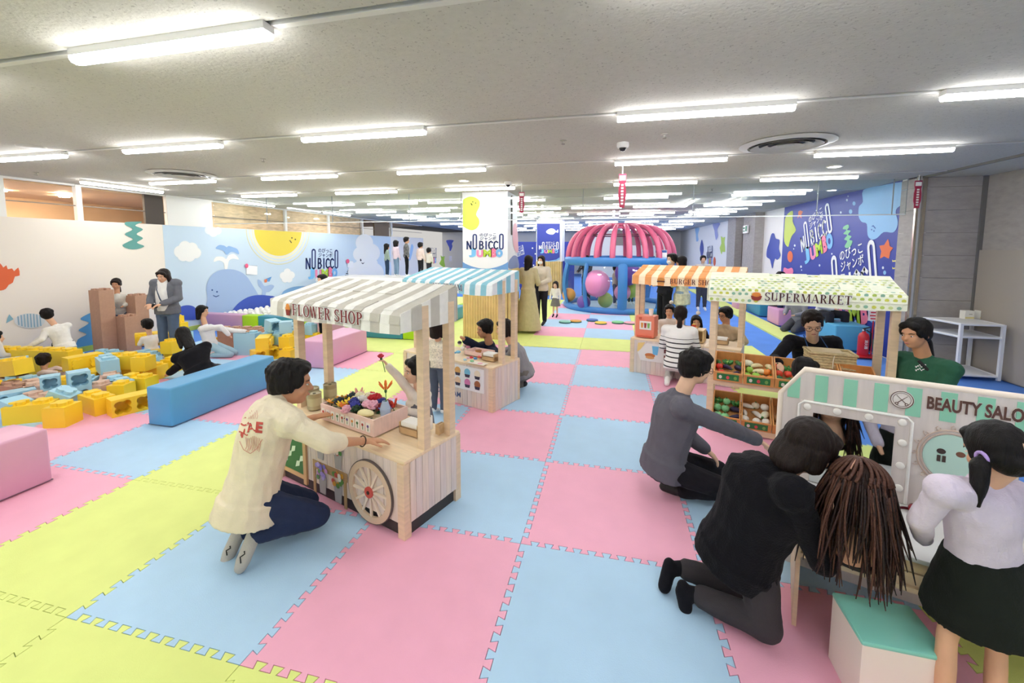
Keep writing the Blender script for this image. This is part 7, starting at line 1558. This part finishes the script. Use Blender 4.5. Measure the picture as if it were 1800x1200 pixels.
# ================================================================ on the ice cream stall
cashbox(IC.W(1.18, .20, CT), IC.rz+.03, 'toy wooden cash box with a white lid on the ice cream stall')
t = thing('toy_bowl', 'small brown wooden bowl on the ice cream stall', 'bowl', on(841, 621)); sobj('bowl', MB().lathe([(.02, 0), (.026, .002), (.042, .04), (.038, .04), (.022, .006), (.001, .005)], cap=False), plain('#b07f4c'), t); sobj('filling', MB().ell((0, 0, .034), (.035, .035, .012)), plain('#8a5a30'), t)
t = thing('topping_crate', 'pink wooden crate of toppings on the ice cream stall', 'crate', IC.W(.78, .22, CT), IC.rz)
for a, b in (((0, 0, 0), (.3, .01, .05)), ((0, .19, 0), (.3, .2, .05)), ((0, 0, 0), (.01, .2, .05)), ((.29, 0, 0), (.3, .2, .05)), ((0, 0, 0), (.3, .2, .008))): obj('crate_side', MB().box2(a, b), PK_, t)
for k, (px, py, c, nm) in enumerate([(817, 610, '#e9c9d0', 'pale pink'), (808, 606, '#4a4650', 'dark'), (830, 612, '#a9d6cf', 'mint'), (823, 614, '#d98aa6', 'pink'), (813, 616, '#efe9df', 'white')]):
    t = thing('toy_scoop_ball', '%s toy ice cream scoop in the topping crate' % nm, 'toy scoop', on(px, py, CT+.01)); sobj('scoop', MB().ell((0, 0, .03), (.028, .028, .024)), mat('scoop_'+c[1:], c, .6, bump=.4, bscale=90), t); sobj('cup', MB().lathe([(.018, 0), (.026, .022), (.024, .022)], n=16), plain('#d9d3cc'), t)
for px, py, c, nm in [(828, 630, '#d8434f', 'red'), (835, 632, '#3f8fd0', 'blue'), (822, 631, '#efc7d3', 'pink'), (842, 629, '#e86a5a', 'coral'), (829, 636, '#8fd0a0', 'green'), (817, 634, '#b9dfe8', 'sky')]:
    t = thing('toy_topping', '%s toy candy topping on the ice cream counter' % nm, 'toy candy', on(px, py)); sobj('candy', MB().ell((0, 0, .014), (.018, .014, .014)), mat('candy_'+c[1:], c, .35), t); sobj('twist', MB().ell((.02, 0, .012), (.008, .01, .008)), mat('candy_'+c[1:], c, .35), t)
t = thing('menu_sheet', 'pink and cream printed sheet on the ice cream counter', 'sheet', on(840, 638), IC.rz); obj('paper', MB().box((0, 0, .001), (.22, .10, .002)), plain('#f0e6d8'), t); obj('printed_blob', MB().prism(circ(0, 0, .03, 12), (.03, 0, .0022), (1, 0, 0), (0, 1, 0), (0, 0, .0004)), plain('#e8a0b4'), t)
t = thing('toy_scoop', 'blue toy ice cream scoop lying on the counter', 'scoop', on(786, 622), .4); sobj('handle', MB().cap((0, 0, .012), (.1, 0, .012), .010, .009, 8), plain('#4f9fd8'), t, 80); sobj('bowl', MB().ell((.13, 0, .02), (.03, .026, .018)), plain('#7fc0e6'), t, 80)
t = thing('pink_box', 'small pale pink box at the left end of the ice cream stall', 'box', IC.W(.18, .26, CT), IC.rz); obj('carton', MB().box((0, 0, .045), (.2, .14, .09)), PK_, t); obj('box_lid', MB().box((0, 0, .094), (.206, .146, .012)), PK_, t)
# ================================================================ on the burger stall
t = thing('drink_dispenser', 'coral red toy drink machine on the burger stall', 'drink machine', BU.W(.165, .17, CT), BU.rz); CO = mat('coral_paint', '#ee8a6f', .4); sobj('cabinet', MB().rbox((0, 0, .15), (.26, .22, .30), .008), CO, t)
c = obj('picture_card', MB().box((.01, -.113, .17), (.16, .004, .12)), plain('#f4ede6'), t)
for k, q in enumerate(['#e59a4a', '#a8392f', '#7fb35f']): obj('printed_drink', MB().prism([(-.012, -.035), (.012, -.035), (.018, .035), (-.018, .035)], (-.035+k*.045, -.116, .17), (1, 0, 0), (0, 0, 1), (0, -.002, 0)), plain(q), c)
obj('spout', MB().box((-.06, -.12, .27), (.03, .03, .03)), plain('#d4674f'), t); obj('drip_tray', MB().box((0, -.118, .012), (.2, .03, .02)), plain('#d4674f'), t)
t = thing('paper_cup', 'white paper cup on top of the drink machine', 'cup', BU.W(.22, .17, CT+.30)); sobj('cup', MB().lathe([(.001, 0), (.026, 0), (.034, .09), (.031, .09), (.024, .004)], n=20, cap=False), plain('#f4f3ee'), t); sobj('lid', MB().lathe([(.036, .086), (.036, .094), (.001, .096)], n=20, cap=False), plain('#efe6a8'), t)
t = thing('burger_display', 'open wooden display case with toy burgers on the burger stall', 'display case', BU.W(.72, .22, CT), BU.rz)
for a, b in (((-.2, -.11, .15), (.2, .11, .165)), ((-.2, -.11, 0), (-.185, .11, .15)), ((.185, -.11, 0), (.2, .11, .15)), ((-.2, -.11, 0), (.2, .11, .012)), ((-.2, .098, .012), (.2, .11, .15))): obj('case_board', MB().box2(a, b), mat('case_wood', '#e6c892', .5), t)
def toyburger(p, label):
    t = thing('toy_burger', label, 'toy burger', p); sobj('bottom_bun', MB().lathe([(.001, 0), (.03, 0), (.034, .01), (.03, .014)], n=16, cap=False), plain('#c98a4a'), t); sobj('patty', MB().lathe([(.034, .013), (.037, .018), (.034, .024), (.001, .024)], n=16, cap=False), plain('#5a3222'), t); sobj('lettuce', MB().lathe([(.039, .023), (.041, .026), (.001, .028)], n=16, cap=False), plain('#7fae4a'), t); sobj('top_bun', MB().ell((0, 0, .028), (.035, .035, .024)), plain('#d0924e'), t)
for k in range(3): toyburger(BU.W(.60+.11*k, .17, CT+.012), 'toy burger in the wooden display case, %s from the left' % ORD[k])
t = thing('food_tray', 'orange serving tray on top of the burger display case', 'tray', BU.W(.70, .22, CT+.165), BU.rz); sobj('tray_plate', MB().rbox((0, 0, .006), (.24, .16, .012), .005), plain('#efb25a'), t); sobj('tray_rim', MB().tube([(.12, .08, .012), (-.12, .08, .012), (-.12, -.08, .012), (.12, -.08, .012), (.12, .08, .012)], .006, 6), plain('#efb25a'), t)
t = thing('fries_cup', 'small red fries cup on the orange serving tray', 'fries', BU.W(.78, .22, CT+.178)); sobj('carton', MB().lathe([(.022, 0), (.03, .04), (.027, .04), (.02, .004)], n=14), plain('#e0564a'), t); sobj('fries', MB().box((0, 0, .04), (.03, .03, .03)), plain('#f0cf6a'), t)
cashbox(BU.W(1.12, .24, CT), BU.rz, 'toy wooden cash box with a white lid on the burger stall')
# ================================================================ straw basket held by the woman behind the supermarket
bp = PD(1457, 632, 3.98); t = thing('straw_basket', 'square woven straw basket held over the supermarket trays', 'basket', bp, SM.rz+.1); SB = mat('straw', '#d2bd90', .8, bump=.8, bscale=60, var=.25, vscale=40, stretch=(1, 1, 3))
for k in range(5): sobj('woven_band', MB().rbox((0, 0, -.05+k*.026), (.36-.004*(k % 2), .24-.004*(k % 2), .0255), .008), SB, t)
sobj('basket_rim', MB().tube([(.18, .12, .075), (-.18, .12, .075), (-.18, -.12, .075), (.18, -.12, .075), (.18, .12, .075)], .012, 8), SB, t, 60); obj('paper_liner', MB().rbox((-.03, 0, .078), (.26, .2, .02), .008), plain('#cbb58a'), t)
obj('tie_cord', MB().tube([(.0, -.123, -.055), (.0, -.124, .02), (.01, -.123, .078)], .004, 6), plain('#efe6d2'), t)
# ================================================================ wig head on the salon table
HC = PD(1510, 868, 1.70); fd = Vector((.36, .90, -.25)).normalized(); Rw = basis(fd, (0, 0, 1)); wk = 1.08
wg = thing('wig_mannequin', 'styling mannequin head with long brown braids on the salon table', 'mannequin', (HC.x, HC.y, .501))
LC = HC-Vector((HC.x, HC.y, .501))
mb = MB(); head_prims(mb, LC, Rw, wk); mb.cap(LC+Vector((0, 0, -.05)), LC+Vector((0, 0, -.16)), .052, .055, 12); mb.cap(LC+Vector((0, 0, -.16)), Vector((0, 0, .05)), .08, .10, 12, ry=(.06, .08))
_PEND.append((mb, .008, 3, None, 'dummy_head', SKIN, wg))
hm_ = MB(); hm_.ell(LC+Rw @ Vector((0, -.015, .03)), (.092*wk, .104*wk, .098*wk), Rw, 20, 14); hm_.ell(LC+Rw @ Vector((0, -.06, -.03)), (.08*wk, .06*wk, .08*wk), Rw, 16, 10); _PEND.append((hm_, .009, 2, None, 'wig_cap', hairmat('wig_dark', '#2c1a14'), wg))
remesh_all()
sobj('base', MB().lathe([(.001, 0), (.085, 0), (.085, .015), (.05, .03), (.05, .06), (.001, .06)], cap=False), BLACKM, wg)
WB = [mat('braid_brown', '#382019', .5, bump=.6, bscale=150, spec=.3), mat('braid_dark', '#22130f', .5, bump=.6, bscale=150, spec=.3), mat('braid_light', '#523226', .5, bump=.6, bscale=150, spec=.3)]
rw = random.Random(21); bm_ = [MB(), MB(), MB()]
def cap_pt(th, ph, e=1.0):   # th from the crown, ph about the head's up axis (0 = right, 90 = forward)
    v = Vector((.095*math.sin(th)*math.cos(ph), .107*math.sin(th)*math.sin(ph)-.015, .102*math.cos(th)+.03))*wk*e; return LC+Rw @ v
cr_ = MB()
for k in range(26):           # cornrows running from the crown parting to the sides
    ph = math.pi*.5+(k-13)*.235+.1; pts = [cap_pt(.16+1.15*q/8, ph+.15*math.sin(q*.4), 1.012) for q in range(9)]; cr_.tube(pts, .0062, 6)
obj('cornrows', cr_, WB[2], wg, True)
obj('wig_parting', MB().tube([cap_pt(.9-q*.2, math.pi*1.35, 1.02) for q in range(10)], .003, 6), plain('#b98a74'), wg, True)
for k in range(300):
    ph = rw.uniform(0, 2*math.pi); th = rw.uniform(.9, 1.75); a = cap_pt(th, ph, 1.01); out = Rw @ Vector((math.cos(ph), math.sin(ph), 0)); L_ = rw.uniform(.26, .42)
    if out.dot(fd) > .75: continue
    flare = rw.uniform(.005, .07)*(.45 if out.x > .2 else 1); pts = [a]; sw = Vector((rw.uniform(-.02, .02), rw.uniform(-.02, .02), 0))
    for q in range(1, 8):
        t_ = q/7; p = a+out*(flare*math.sin(min(1, t_*1.4)*math.pi/2)+.02*t_)+sw*t_*t_*2-Vector((0, 0, L_*t_)); 
        wl = Vector((HC.x, HC.y, .501))+p; loc = SL.L(wl)
        if loc.y > -.012 and wl.z < .512: p.z = .012+.004*rw.random()+(.0); p += out*.012*q*.3      # rest on the table top
        pts.append(p)
    bm_[k % 3].tube(pts, [.0040]*6+[.0034, .0016], 5)
for m_, c_ in zip(bm_, WB): o_ = obj('braids', m_, c_, wg, True); o_['kind'] = 'stuff'
# a second, plainer wig head farther along the table and loose sheet
# ================================================================ extra blocks in the heap
for q in [(150, 668, 'y', V2, 20, 'studs', .16), (192, 676, 'b', V2, -25, 'up', .17), (218, 668, 'y', V2, 30, 'up', .16), (255, 672, 'y', V1, 15, 'up', .17), (125, 690, 'y', V2, 40, 'up', 0), (60, 700, 'p', V2, -20, 'up', 0), (40, 690, 'b', V2, 10, 'up', 0), (8, 700, 'y', V2, 30, 'up', .0), (225, 645, 'y', V2, -15, 'up', .0), (255, 650, 'b', V2, 25, 'up', 0), (180, 650, 'y', V1, 10, 'side', 0), (150, 645, 'b', V2, 20, 'up', 0), (110, 660, 'y', V2, 0, 'up', 0), (265, 622, 'y', V2, 0, 'studs', .18), (298, 622, 'y', V2, 10, 'studs', .18), (215, 700, 'y', V1, 20, 'up', .0), (180, 700, 'p', V1, 10, 'up', 0), (15, 680, 'b', V2, -10, 'side', .18)]:
    blk(q[0], q[1], q[2], q[3], q[4], q[5], z=q[6], where='in the heap by %s' % {0: 'the left edge', 1: 'the seated toddler', 2: 'the middle', 3: 'the woman in black'}[min(3, int(q[0]//85))]+(', upper' if q[6] else ', lower')+{'studs': ', studs out', 'side': ', socket out'}.get(q[5], ', studs up'))
